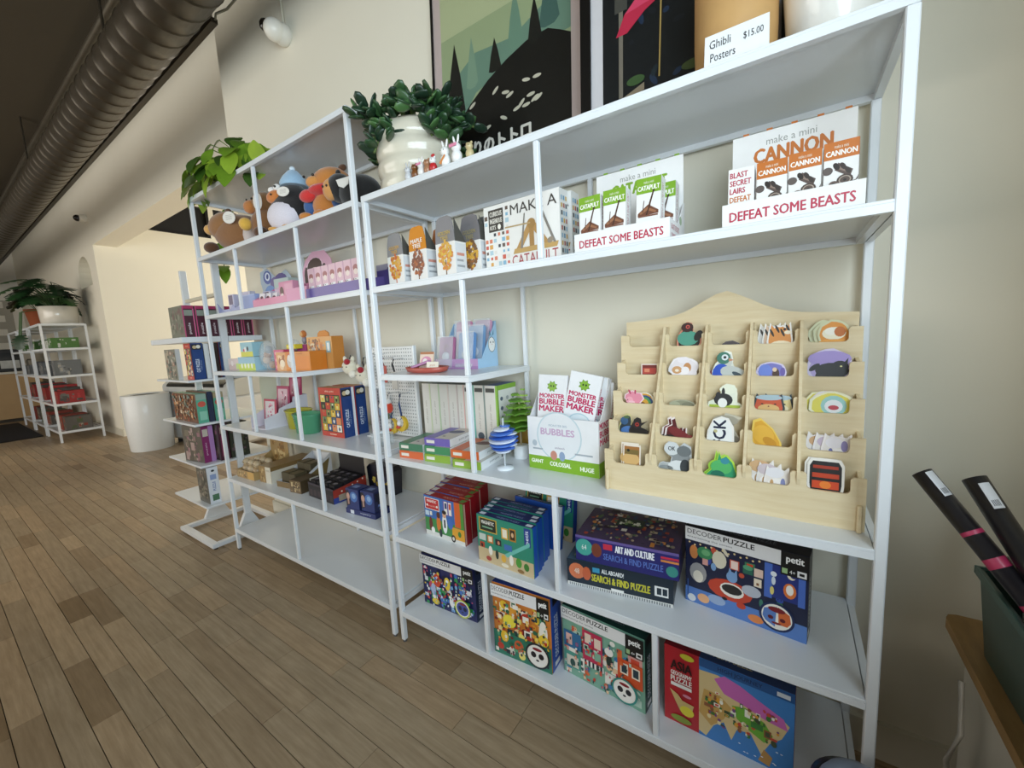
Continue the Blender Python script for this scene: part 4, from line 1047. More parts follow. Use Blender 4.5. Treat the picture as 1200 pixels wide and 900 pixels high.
# row of boxed sets
spc = ['#cfd8b0', '#b9cfa8', '#d9c9c0', '#c9b8b4', '#e0a8a0', '#6fbfae', '#7f8f8a', '#8fbf4a']
xs = 0.0
for i in range(8):
    w = [0.044, 0.046, 0.046, 0.044, 0.03, 0.045, 0.047, 0.052][i]
    arts = {'front': [('r', 0, 0, 1, 1, '#dedbd3'), ('r', 0.86, 0, 1, 1, spc[i]), ('tv', 'make your own', 0.3, 0.35, 0.52, 0.72, '#a39a90')] + ([('r', 0.05, 0.9, 0.8, 0.96, '#3c3f3c'), ('e', 0.45, 0.24, 0.06, 0.06, '#55606a')] if i > 4 else []),
            'top': [('r', 0, 0, 1, 1, '#8f9894')]}
    if i == 7:
        arts['right'] = [('r', 0, 0, 1, 1, '#e4e6e0'), ('r', 0, 0, 0.07, 1, '#86b43a'), ('r', 0, 0.93, 1, 1, '#86b43a')] + [('e', 0.22 + 0.3 * (q % 3), 0.8 - 0.14 * (q // 3), 0.035, 0.03, ['#56657a', '#a6adb0', '#7f8a86'][q % 3]) for q in range(12)]
        arts['top'] = [('r', 0, 0, 1, 1, '#4a6fb0')]
    carton('boxed_set', ['first pale boxed set in the row under the part shelf, green edged', 'second pale boxed set in the row, sage green edge', 'third pale boxed set in the row, blush edge', 'fourth pale boxed set in the row, grey pink edge',
                         'thin pink edged boxed set in the middle of the row', 'boxed set with a black band and teal edge', 'boxed set with a black band, second from the right end of the row', 'rightmost boxed set, lime green edge and icons on its side'][i], 'box',
           (xs, 0.19, Z3), (w, 0.118, 0.242), '#d9d6ce', arts, 0, 'row of boxed sets', 0, 0)
    xs += w + 0.0015

# small flat game boxes in low stacks
FL = [(0.050, 0.0, 0, '#d8683a', 'orange flat game box at the bottom of the left stack'), (0.046, 0.004, 1, '#3f7a5c', 'green flat game box on top of the left stack'),
      (0.170, 0.006, 0, '#8cae3c', 'lime flat game box under the middle stack'), (0.166, 0.012, 1, '#3f8a5c', 'green flat game box in the middle of its stack'), (0.160, 0.02, 2, '#6f5fb0', 'purple flat game box on top of the middle stack, blue oval on it'),
      (0.292, 0.0, 0, '#8cae3c', 'lime flat game box with white side under the short upright'), (0.286, 0.014, 1, '#d8672f', 'orange flat game box with white side and dark oval on top')]
for x, y, lv, c, lb in FL:
    w, d, h = 0.108, 0.15, 0.026
    carton('flat_game_box', lb, 'game box', (x + (0.012 if lv == 0 and x > 0.28 else 0), y + 0.012, Z3 + lv * 0.0265), (w, d, h), c,
           {'front': [('r', 0, 0, 1, 1, c), ('r', 0.08, 0.3, 0.4, 0.7, '#e9e4da')], 'right': [('r', 0, 0, 1, 1, '#eef0f0'), ('t', 'puzzle game', 0.35, 0.3, 0.75, 0.65, '#6a7078'), ('r', 0.86, 0.2, 0.92, 0.8, '#3c4248')],
            'top': [('r', 0, 0, 1, 1, '#c9bfb6' if lv else '#d5cfc6'), ('r', 0, 0, 0.4, 1, c), ('e', 0.62, 0.66, 0.2, 0.14, '#27305c' if c == '#6f5fb0' else '#5a2018', 0.2, 18), ('r', 0.5, 0.2, 0.6, 0.26, '#4a3a3a')]}, 6.0)

# part shelf: terracotta dish with packs, pastel pouch display
t = thing('oval_dish', 'terracotta pink oval dish holding small packs', 'dish', (0.155, 0.075, Z4))
g = G()
g.M = Matrix.Diagonal((1.35, 0.8, 1, 1))
g.lathe([(0.045, 0.0), (0.062, 0.004), (0.068, 0.02), (0.066, 0.02), (0.058, 0.007), (0.001, 0.006)], 28, '#b5574a').build('bowl', t, PLASTIC)
carton('small_pack', 'pink and white small pack leaning in the dish', 'pack', (0.105, 0.085, Z4 + 0.013), (0.062, 0.006, 0.058), '#e8c9b2', {'front': [('r', 0, 0, 1, 1, '#edd6c2'), ('e', 0.5, 0.45, 0.4, 0.28, '#d98fae'), ('e', 0.4, 0.4, 0.2, 0.2, '#f3ece8'), ('r', 0, 0.85, 1, 1, '#b5744a')]}, 4, None, -14)
carton('small_pack', 'flat lilac pack lying across the dish', 'pack', (0.1, 0.052, Z4 + 0.0135), (0.075, 0.02, 0.008), '#c48fb8', {'top': [('r', 0, 0, 1, 1, '#d29fc4')]}, 12, None, 0, -16)
carton('small_pack', 'cream label pack standing at the right of the dish', 'pack', (0.168, 0.06, Z4 + 0.0135), (0.052, 0.005, 0.024), '#ece6d4', {'front': [('r', 0, 0, 1, 1, '#efe9d8'), ('t', 'puni', 0.3, 0.3, 0.75, 0.7, '#b56a5a')]}, 2, None, -8)
t = tray('pouch_display_box', 'pastel blue and pink display box of keychain pouches on the part shelf', (0.085, 0.19, Z4), (0.205, 0.12, 0.17), 0.036, 0.168, '#a9cdea', 0, '#b9c6d2',
         {'front': (0.205, 0.036, [('r', 0, 0, 1, 1, '#c8a0cc'), ('r', 0, 0, 1, 0.3, '#b58abc')]),
          'right': (0.12, 0.165, [('e', 0.72, 0.5, 0.13, 0.17, '#2f3a4a', 0, 20), ('e', 0.72, 0.5, 0.118, 0.158, '#f4f4f2', 0, 20), ('e', 0.66, 0.55, 0.016, 0.022, '#27303c'), ('e', 0.8, 0.55, 0.016, 0.022, '#27303c'), ('e', 0.73, 0.5, 0.012, 0.008, '#d98a9a'), ('p', [(0.6, 0.72), (0.68, 0.7), (0.72, 0.68), (0.64, 0.84)], '#5a8fa8'), ('p', [(0.84, 0.72), (0.78, 0.7), (0.74, 0.68), (0.84, 0.84)], '#5a8fa8')])}, slope=0.2)
for i, (x, y, h, c, lb) in enumerate([(0.092, 0.196, 0.115, '#b8709c', 'pink keychain pouch at the front left of the pastel display'), (0.185, 0.2, 0.128, '#5f93cc', 'blue keychain pouch at the front right of the pastel display'),
                                      (0.2, 0.235, 0.152, '#7fa8d2', 'pale blue keychain pouch in the second row of the pastel display'), (0.115, 0.262, 0.172, '#d58fb4', 'tall pink keychain pouch at the back left of the pastel display'),
                                      (0.205, 0.266, 0.172, '#dba6c4', 'pale pink keychain pouch at the back right of the pastel display')]):
    t = thing('keychain_pouch', lb, 'pouch', (x, y, Z4 + 0.004), 0, 'keychain pouches', -10)
    w = 0.078
    G().prism([(0, 0), (w, 0), (w, h * 0.96), (w * 0.92, h), (w * 0.08, h), (0, h * 0.96)], 0, 0.005, c).build('card', t, PRINT)
    G().ball((w / 2, -0.006, h * 0.36), (0.018, 0.006, 0.017), '#e9e9ec', 12, 8).build('mascot_charm', t, PLUSH)
    G().tube([(w / 2, -0.004, h * 0.5), (w * 0.36, -0.005, h * 0.62), (w * 0.5, -0.004, h * 0.76), (w * 0.64, -0.005, h * 0.64)], 0.0013, 5, '#cfa95a').build('ring', t, METAL)
    G().box(-0.001, -0.013, 0, w + 0.001, -0.0125, h * 1.02, '#eaf0f6').build('clear_sleeve', t, CLEAR)

# ------------------------------------------------------------------ shelf of build-it kits
TC = [('#8f8c8c', '#d9a43a', '#e0a12c', '#c9622a', 'grey topped tree kit with a yellow and orange tree, leftmost in front'), ('#d98a1e', '#f3ece0', '#7a3f22', '#b5652e', 'orange topped maple tree kit with a brown tree'),
      ('#8a8789', '#c9a84a', '#d8852c', '#e0b43a', 'grey topped tree kit with orange leaves and a white side label'), ('#7a7678', '#a89a6a', '#7d5a3a', '#a0622e', 'second tree kit behind the white labelled one'),
      ('#4c4f52', '#6f746a', '#3f4a3a', '#56604a', 'charcoal topped tree kit beside the catapult box'), ('#5a5458', '#7a6a4a', '#3f3328', '#5a4028', 'dark tree kit in the back, behind the leftmost one'),
      ('#9a5a22', '#8a4a20', '#5a3218', '#7a4a22', 'brown tree kit in the back, behind the maple kit')]
TP = [(0.030, 0.05, 0.175), (0.140, 0.05, 0.178), (0.262, 0.05, 0.185), (0.318, 0.105, 0.19), (0.332, 0.166, 0.195), (0.065, 0.12, 0.17), (0.178, 0.12, 0.18)]
for (ct, ctx, c1, c2, lb), (x, y, h) in zip(TC, TP):
    t = thing('tree_kit_pack', lb, 'kit pack', (x, y, Z5), -4, 'tree kits')
    w, d = 0.084, 0.05
    sp = 0.58
    G().box(0, 0, 0, w, d, h * sp, '#e9e6e2', 0.001).build('carton_base', t, CARD)
    pts = [(0, h * sp), (w, h * sp), (w * 0.97, h * 0.8), (w * 0.86, h * 0.97), (w * 0.7, h), (w * 0.3, h), (w * 0.14, h * 0.97), (w * 0.03, h * 0.8)]
    hd = G().prism(pts, 0.0, 0.003, ct).build('rounded_header', t, CARD)
    g = G().prism([(0.003, h * sp), (d, h * sp), (0.003, h * 0.95)], w - 0.0015, w, '#4c4a44', 'x')
    g.build('side_gusset', t, CARD)
    r = random.Random(int(x * 1000))
    sh = [('r', 0, 0, 1, sp, '#ebe8e4')]
    sh += [('r', 0.47, 0.06, 0.53, 0.3, '#6a4a2a' if c1[1] != 'e' else c2)]
    for k in range(85):
        a, q = r.uniform(0, 6.28), math.sqrt(r.random())
        sh.append(('e', 0.5 + 0.36 * q * cos(a), 0.37 + 0.23 * q * sin(a), 0.035, 0.03, r.choice([c1, c2, c1, '#d9a53a' if ct != '#d98a1e' else '#8f4a26']), r.uniform(0, 3), 7))
    if ct == '#d98a1e':
        sh += [('t', 'MAPLE', 0.16, 0.71, 0.84, 0.78, '#f6f0e6', 0.04), ('t', 'TREE', 0.26, 0.62, 0.74, 0.69, '#f6f0e6', 0.04)]
    else:
        sh += [('t', 'GOLDEN', 0.18, 0.7, 0.82, 0.76, ctx, 0.02), ('t', 'TREE', 0.3, 0.62, 0.7, 0.68, ctx, 0.02)]
    G().art(FRONT(w, d, h), w, h, sh, 4e-4).build('cover_print', t, PRINT)
    G().art(RIGHT(w, d, h * sp), d, h * sp, [('r', 0.05, 0.05, 0.95, 0.95, '#d6d8da'), ('r', 0.15, 0.6, 0.8, 0.68, '#c98a7a'), ('r', 0.15, 0.44, 0.7, 0.5, '#9a9ea2'), ('r', 0.15, 0.28, 0.8, 0.34, '#9a9ea2')]).build('side_print', t, PRINT)
carton('purple_box', 'dark purple box with a pale film top, between the pink packs and tree kits', 'box', (-0.135, 0.13, Z5), (0.118, 0.1, 0.105), '#4a3f7a', {'front': [('r', 0, 0, 1, 0.8, '#54488a'), ('r', 0, 0.8, 1, 1, '#a9a4b6'), ('p', [(0.5, 0.8), (0.9, 0.86), (0.95, 0.98), (0.6, 0.9)], '#3a3448')], 'top': [('r', 0, 0, 1, 1, '#b9b2c4'), ('p', [(0.1, 0.2), (0.8, 0.5), (0.9, 0.9), (0.2, 0.6)], '#3a3448')]})
WK = '#b58a4a'
cat = [('r', 0, 0, 1, 1, '#eceae6')]
r = random.Random(2)
for i in range(6):
    for j in range(11):
        if i >= 1 and j > 6 and i < 5:
            continue
        if r.random() < 0.8:
            cc = r.choice(['#c9523c', '#7fb0cc', '#d9a04a', '#e0dcd4', '#5a4a40', '#a9c6d2', '#d97a5a', '#2f3640'])
            s = 0.022 * r.uniform(0.6, 1.1)
            x, y = 0.03 + 0.06 * i, 0.06 + 0.086 * j
            if x + s < 0.36:
                cat.append(('r', x - s, y - s * 1.35, x + s, y + s * 1.35, cc))
cat += [('r', 0.07, 0.62, 0.28, 0.94, '#26241f'), ('t', 'CURIOUS', 0.09, 0.84, 0.26, 0.91, '#e8e4da', 0.02), ('t', 'INGENIOUS', 0.09, 0.74, 0.26, 0.81, '#e8e4da', 0.02), ('t', 'KITS', 0.09, 0.65, 0.17, 0.71, '#e8e4da', 0.02), ('e', 0.22, 0.68, 0.03, 0.04, '#f0ece2'),
        ('t', 'MAKE A', 0.38, 0.8, 0.97, 0.94, '#2a2622', 0.0), ('t', 'CATAPULT', 0.38, 0.07, 0.97, 0.22, '#a8323c', 0.0), ('r', 0.42, 0.0, 0.98, 0.035, '#2c2a28'),
        ('p', [(0.42, 0.26), (0.62, 0.66), (0.68, 0.66), (0.9, 0.26), (0.84, 0.26), (0.65, 0.56), (0.5, 0.26)], WK), ('r', 0.62, 0.26, 0.68, 0.66, '#a67c3e'), ('p', [(0.4, 0.24), (0.96, 0.24), (0.98, 0.31), (0.42, 0.31)], '#c09a58'), ('e', 0.65, 0.62, 0.07, 0.07, '#a07838'),
        ('p', [(0.5, 0.3), (0.56, 0.78), (0.575, 0.78), (0.53, 0.3)], '#7f7a72'), ('p', [(0.78, 0.74), (0.92, 0.3), (0.95, 0.3), (0.8, 0.76)], '#7f7a72'), ('p', [(0.3, 0.63), (0.64, 0.62), (0.64, 0.64), (0.3, 0.65)], '#b59a6a'), ('e', 0.88, 0.34, 0.05, 0.04, '#8f8270', 0.5)]
mos = [('r', 0, 0, 1, 1, '#d9d8d4')] + [('r', 0.15 + 0.28 * (q % 3), 0.05 + 0.1 * (q // 3), 0.33 + 0.28 * (q % 3), 0.11 + 0.1 * (q // 3), ['#5f8fb0', '#2f3640', '#c9a04a', '#8fb0c4', '#a9544a'][q * 7 % 5]) for q in range(27)]
for i in range(2):
    carton('catapult_kit_box', ['make a catapult kit box facing out, tiled with coloured squares', 'second catapult kit box pressed behind the first'][i], 'kit box', (0.415 + 0.012 * i, 0.108 + 0.048 * i, Z5), (0.262, 0.044, 0.198), '#d9d6d0', {'front': cat, 'right': mos}, -2)


def kit_pack(name, label, cat_, x, y, z, w, h, d, bandc, word, kind, rz=0, ry=0, side=None, group=None):
    t = thing(name, label, cat_, (x, y, z), rz, group, -4, ry)
    G().box(0, 0, 0, w, d, h, '#eceae8', 0.001).build('body', t, CARD)
    sh = [('r', 0, 0.74, 1, 1, bandc), ('t', word, 0.06, 0.79, 0.94, 0.87, '#f4f2ec', 0.04), ('t', 'make a mini', 0.3, 0.9, 0.7, 0.95, '#e8e6d8')]
    y_ = lambda v: 0.36 + v * 0.52
    P_ = lambda pts, c: ('p', [(x_, y_(v_)) for x_, v_ in pts], c)
    if kind == 'catapult':
        sh += [P_([(0.48, 0.26), (0.56, 0.26), (0.74, 0.8), (0.68, 0.8)], '#4a2f24'), P_([(0.08, 0.1), (0.5, 0.36), (0.92, 0.14), (0.92, 0.04), (0.08, 0.0)], '#6f4432'), P_([(0.14, 0.12), (0.46, 0.28), (0.84, 0.12), (0.8, 0.07), (0.46, 0.18), (0.2, 0.06)], '#9a6a4c'),
               P_([(0.26, 0.12), (0.3, 0.12), (0.34, 0.5), (0.31, 0.5)], '#5a3a2c'), P_([(0.4, 0.02), (0.46, 0.02), (0.6, 0.34), (0.54, 0.34)], '#3f281f'), P_([(0.1, -0.03), (0.9, -0.03), (0.9, 0.02), (0.1, 0.02)], '#7d5240'), ('e', 0.71, y_(0.78), 0.02, 0.02, '#3a241c')]
    else:
        sh += [('e', 0.12, y_(0.42), 0.065, 0.06, '#5f5450'), P_([(0.32, 0.42), (0.42, 0.62), (0.84, 0.36), (0.76, 0.16)], '#5a4a44'), P_([(0.34, 0.48), (0.38, 0.56), (0.8, 0.32), (0.78, 0.25)], '#8a766a'), ('e', 0.37, y_(0.52), 0.035, 0.06, '#2c2420', 0.5), ('e', 0.56, y_(0.5), 0.03, 0.06, '#3a302c', 0.5), ('e', 0.7, y_(0.36), 0.03, 0.06, '#3a302c', 0.5),
               ('e', 0.62, y_(0.1), 0.1, 0.085, '#4a3c36'), ('e', 0.62, y_(0.1), 0.075, 0.062, '#a8988a'), ('e', 0.62, y_(0.1), 0.06, 0.05, '#5a4a42'), ('e', 0.62, y_(0.1), 0.02, 0.018, '#2c2420'), P_([(0.1, -0.08), (0.98, 0.06), (1.0, 0.18), (0.9, 0.02), (0.3, -0.14)], '#5f4e46'), ('e', 0.3, y_(0.02), 0.06, 0.05, '#6a5850'), ('e', 0.3, y_(0.02), 0.03, 0.026, '#3a302c')]
    G().art(FRONT(w, d, h), w, h, sh).build('cover_print', t, PRINT)
    G().art(RIGHT(w, d, h), d, h, side or [('r', 0, 0.0, 1, 1, '#e4e4e2'), ('tv', 'DEFEND A SECRET FORT', 0.25, 0.3, 0.6, 0.9, '#a85a6a'), ('r', 0.2, 0.1, 0.8, 0.24, '#8fae7a')]).build('side_print', t, PRINT)
    return t


GRN, ORG, RED = '#7faa2c', '#c4702c', '#b5304a'
for nm, x0, w, word, bc, lb in [('catapult_display_box', 0.748, 0.226, 'CATAPULT', GRN, 'white display box of green topped mini catapult packs'), ('cannon_display_box', 1.076, 0.222, 'CANNON', ORG, 'white display box of orange topped mini cannon packs')]:
    t_ = tray(nm, lb, (x0, 0.032, Z5), (w, 0.15, 0.22), 0.05, 0.11, '#ecebea', 0, '#cfcac0',
         {'front': (w, 0.05, [('t', 'DEFEAT SOME BEASTS', 0.06, 0.3, 0.94, 0.66, RED, 0.03)]),
          'right': (0.15, 0.1, [('t', 'BLAST SECRET', 0.1, 0.28, 0.6, 0.4, RED), ('t', 'SIMPLE', 0.1, 0.1, 0.5, 0.2, RED), ('e', 0.7, 0.6, 0.12, 0.1, '#a8bfa0')]),
          'back': (w, 0.225, [('t', 'make a mini', 0.3, 0.87, 0.7, 0.935, '#9a9a96'), ('t', word, 0.2, 0.715, 0.82, 0.845, bc, 0.05)])}, backh=0.225, slope=0.55)
    for q in range(5):
        G().box(w * (0.1 + 0.2 * q), 0.1478, 0.2252, w * (0.15 + 0.2 * q), 0.15, 0.2292, bc).build('tab', t_, CARD)
for i, (x, y, z, ry) in enumerate([(0.758, 0.04, 0.006, -1), (0.818, 0.042, 0.01, 0), (0.893, 0.052, 0.02, 1), (0.915, 0.1, 0.015, 0)]):
    kit_pack('catapult_pack', ['leftmost mini catapult pack in its display box', 'second mini catapult pack in its display box', 'mini catapult pack standing proud at the right of its display box', 'mini catapult pack at the back right with its lettered side showing'][i], 'kit pack',
             x, y, Z5 + z, 0.055, 0.132, 0.036, GRN, 'CATAPULT', 'catapult', 0, ry, None, 'mini catapult packs')
t = thing('cannon_pack', 'cannon pack turned sideways, reading blast secret lairs', 'kit pack', (1.084, 0.045, Z5 + 0.004), 0, 'mini cannon packs', -3)
G().box(0, 0, 0, 0.046, 0.05, 0.118, '#eceae8', 0.001).build('body', t, CARD)
G().art(FRONT(0, 0, 0), 0.046, 0.118, [('t', 'BLAST', 0.08, 0.84, 0.75, 0.93, RED, 0.03), ('t', 'SECRET', 0.08, 0.71, 0.88, 0.8, RED, 0.03), ('t', 'LAIRS', 0.08, 0.58, 0.66, 0.67, RED, 0.03), ('t', 'DEFEAT', 0.08, 0.44, 0.88, 0.53, ORG, 0.03), ('t', 'SOME', 0.08, 0.3, 0.66, 0.39, ORG, 0.03)]).build('cover_print', t, PRINT)
for i, (x, y, z) in enumerate([(1.134, 0.042, 0.003), (1.186, 0.044, 0.006), (1.239, 0.046, 0.010)]):
    kit_pack('cannon_pack', ['mini cannon pack next to the sideways one', 'middle mini cannon pack of the three facing out', 'rightmost mini cannon pack, standing highest'][i], 'kit pack', x, y, Z5 + z, 0.05, 0.118, 0.034, ORG, 'CANNON', 'cannon', 0, 0, None, 'mini cannon packs')

# ------------------------------------------------------------------ top of the right-hand unit


def poster(label, x, y, w, h, edge, edgec, mat, shapes, rx, matw):
    t = thing('framed_poster', label, 'poster', (x, y, Z6), 0, None, rx)
    g = G()
    for q in ((0, 0, edge, h), (w - edge, 0, w, h), (edge, 0, w - edge, edge), (edge, h - edge, w - edge, h)):
        g.box(q[0], -0.004, q[1], q[2], 0.02, q[3], edgec)
    g.build('frame', t, PLASTIC)
    G().box(edge, 0.001, edge, w - edge, 0.016, h - edge, mat).build('mount_board', t, CARD)
    aw, ah = w - 2 * edge - 2 * matw, h - 2 * edge - 2 * matw
    T = lambda u, v, n: (edge + matw + u, 0.001 - n, edge + matw + v)
    G().art(T, aw, ah, shapes, 4e-4, 3e-5).build('picture_print', t, PRINT)
    G().box(edge, -0.0035, edge, w - edge, -0.0015, h - edge, '#050505').build('glazing', t, CLEARP)
    return t


CLEARP = paint('frame_glazing', 0.08, 0, 0.0, alpha=0.03)
hill = [(0, 0), (1, 0), (1, 0.5), (0.93, 0.53), (0.85, 0.56), (0.7, 0.555), (0.55, 0.52), (0.4, 0.47), (0.25, 0.4), (0.1, 0.31), (0, 0.24)]
fir = lambda x, y, a, b, c: ('p', [(x - a, y), (x - a * 0.4, y - b * 0.06), (x + a * 0.5, y - b * 0.05), (x + a, y + b * 0.04), (x + a * 0.55, y + b * 0.55), (x, y + b), (x - a * 0.6, y + b * 0.5)], c)
p1 = [('r', 0, 0, 1, 1, '#9fae86'), ('r', 0, 0.75, 1, 1, '#b9c298'), ('p', [(0, 0.2), (0.3, 0.44), (0.6, 0.5), (1, 0.52), (1, 0.72), (0.6, 0.6), (0.3, 0.62), (0, 0.5)], '#6f8f7c'),
      fir(0.27, 0.48, 0.05, 0.22, '#7f9c84'), fir(0.62, 0.56, 0.06, 0.24, '#6f917c'), fir(0.86, 0.58, 0.07, 0.22, '#48675f'), fir(0.07, 0.36, 0.05, 0.16, '#54705f'),
      ('p', hill, '#171714'), fir(0.12, 0.37, 0.085, 0.34, '#1d1e1a'), ('r', 0.105, 0.3, 0.135, 0.38, '#1d1e1a'), fir(0.46, 0.5, 0.05, 0.14, '#20211c'), fir(0.76, 0.54, 0.05, 0.18, '#1d1e1a'),
      ('t', 'となりのトトロ', 0.08, 0.15, 0.72, 0.22, '#e4e0d6', 0.05)]
r = random.Random(6)
for i in range(14):
    p1.append(('e', r.uniform(0.2, 0.92), r.uniform(0.26, 0.42), 0.022, 0.008, '#cfcab6', r.uniform(-0.8, 0.8), 10))
poster('framed poster of a dark wooded hill under a pale green sky, beside the potted succulent', 0.042, 0.306, 0.626, 0.84, 0.009, '#121110', '#c7b6b2', p1, -3, 0.038)
p2 = [('r', 0, 0, 1, 1, '#14181a')]
for i in range(40):
    p2.append(('e', r.uniform(0.08, 0.92), r.uniform(0.1, 0.9), 0.03 * r.uniform(0.4, 1), 0.012, r.choice(['#1d2a30', '#22324a', '#24301f', '#1c2026']), r.uniform(0, 3), 8))
p2 += [('r', 0.12, 0.06, 0.15, 0.5, '#7a7468'), ('r', 0.09, 0.46, 0.18, 0.56, '#4a4a44'), ('p', [(0, 0), (1, 0), (1, 0.12), (0.5, 0.07), (0, 0.04)], '#4f4438'), ('p', [(0.0, 0.02), (0.3, 0.1), (0.3, 0.13), (0.0, 0.06)], '#8a7d68'),
       ('p', [(0.1, 0.36), (0.16, 0.44), (0.3, 0.52), (0.5, 0.55), (0.68, 0.5), (0.56, 0.47), (0.44, 0.46), (0.3, 0.42), (0.18, 0.36)], '#c22f4c'), ('p', [(0.16, 0.44), (0.3, 0.52), (0.5, 0.55), (0.44, 0.46)], '#d8486a'),
       ('p', [(0.395, 0.13), (0.405, 0.13), (0.415, 0.46), (0.405, 0.46)], '#b59a5a'), ('e', 0.24, 0.15, 0.04, 0.02, '#3f5a34'), ('e', 0.62, 0.13, 0.05, 0.02, '#4a5a34')]
poster('framed dark poster with a red umbrella and a bus stop pole, overlapping the hill poster', 0.694, 0.215, 0.5, 0.72, 0.03, '#0d0c0c', '#d8d6da', p2, -3, 0.034)
t = thing('price_card', 'folded white card handwritten with the poster price, at the shelf edge', 'sign', (1.044, 0.012, Z6), 0)
G().prism([(0.0, 0.0), (0.002, 0.0), (0.014, 0.067), (0.026, 0.0), (0.028, 0.0), (0.015, 0.07), (0.013, 0.07)], 0, 0.107, '#eef0f2', 'x').build('card', t, CARD)
T = lambda u, v, n: (u, v * 0.19 - n, v)
G().art(T, 0.107, 0.068, [('t', 'Ghibli', 0.08, 0.62, 0.42, 0.86, '#23242a'), ('t', 'Posters', 0.1, 0.24, 0.5, 0.48, '#23242a'), ('t', '$15.00', 0.62, 0.54, 0.92, 0.76, '#23242a')], 6e-4, 2e-5).build('handwriting', t, PRINT)
t = thing('wooden_drum', 'round tan wooden canister behind the price card', 'canister', (1.085, 0.125, Z6))
G().lathe([(0.066, 0), (0.074, 0.01), (0.077, 0.1), (0.077, 0.2), (0.072, 0.25), (0.06, 0.26)], 32, '#c39a63').build('barrel', t, paint('turned_wood', 0.55, 0, 0.12, 18))
G().lathe([(0.062, 0.258), (0.062, 0.275), (0.05, 0.28)], 28, '#a67c48').build('lid', t, MATS['turned_wood'])
t = thing('planter', 'plain white ceramic planter at the right end of the top shelf', 'planter', (1.247, 0.13, Z6))
G().lathe([(0.062, 0), (0.068, 0.004), (0.082, 0.18), (0.084, 0.2), (0.076, 0.2), (0.074, 0.18), (0.0, 0.176)], 36, '#eceae4').build('pot', t, CERAMIC)
G().lathe([(0.0005, 0.172), (0.073, 0.182), (0.0005, 0.186)], 24, '#3a2f24').build('soil', t, DARK)
for i in range(9):
    a = i * 0.7
    G().tube([(0.02 * cos(a), 0.02 * sin(a), 0.18), (0.05 * cos(a), 0.05 * sin(a), 0.3), (0.1 * cos(a), 0.1 * sin(a), 0.36)], 0.008, 6, '#4f7a3a', 0.002).build('blade', t, LEAF)


def leafmesh(L, Wd, col, bend=0.25, n=5, cup=0.15, thick=0.0):
    """one leaf along +x with a mid rib fold and a droop"""
    vs, fs = [], []
    for i in range(n + 1):
        s = i / n
        wv = Wd * 0.5 * (math.sin(pi * min(1, s * 0.93 + 0.06)) ** 0.75)
        x = L * s
        z = -bend * L * s * s
        vs += [(x, -wv, z + cup * wv), (x, 0, z), (x, wv, z + cup * wv)]
    for i in range(n):
        a = i * 3
        fs += [(a, a + 3, a + 4, a + 1), (a + 1, a + 4, a + 5, a + 2)]
    return vs, fs


# potted succulent
t = thing('potted_succulent', 'jade plant with thick dark leaves in a ribbed cream pot', 'plant', (0.118, 0.148, Z6))
prof = []
for i in range(25):
    s = i / 24
    prof.append((0.124 + 0.008 * min(1, s * 3) - 0.012 * max(0, s - 0.8) * 4 + 0.007 * abs(sin(s * pi * 4)), s * 0.215))
prof += [(0.112, 0.213), (0.108, 0.195), (0.0005, 0.193)]
G().lathe(prof, 40, '#d9d2c0', cap=False).build('pot', t, CERAMIC)
r = random.Random(9)
for i in range(42):
    a = 2 * pi * i / 21 + r.uniform(-0.1, 0.1)
    R = r.uniform(0.06, 0.2)
    hgt = r.uniform(0.235, 0.275) - 0.3 * max(0, R - 0.1) - (0.1 if i % 4 == 0 and R > 0.12 else 0)
    p0 = Vector((0.05 * cos(a), 0.05 * sin(a), 0.2))
    p1_ = Vector((0.1 * cos(a), 0.1 * sin(a), 0.225))
    p2_ = Vector((R * cos(a) * 1.1, max(-0.19, min(R * sin(a), 0.1)), hgt))
    st = G().tube([p0, p1_, (p1_ + p2_) / 2 + Vector((0, 0, 0.015)), p2_], 0.006, 6, '#5a6a3a', 0.004).build('stem', t, LEAF)
    for k in range(9):
        s = 0.2 + 0.8 * k / 8
        c = p1_.lerp(p2_, s) + Vector((0, 0, 0.006))
        d = Vector((cos(a) * 0.5 + r.uniform(-1, 1), sin(a) * 0.5 + r.uniform(-1, 1) - 0.2, r.uniform(-0.3, 0.9))).normalized()
        q = d.to_track_quat('X', 'Z').to_euler()
        q.rotate_axis('X', r.uniform(-0.9, 0.9))
        g = G().ball(c + d * 0.026, (0.03, 0.018, 0.0055), r.choice(['#2b4a2a', '#345630', '#25402a', '#446a38', '#1f3626']), 8, 5, q)
        g.build('leaf', st, LEAF)

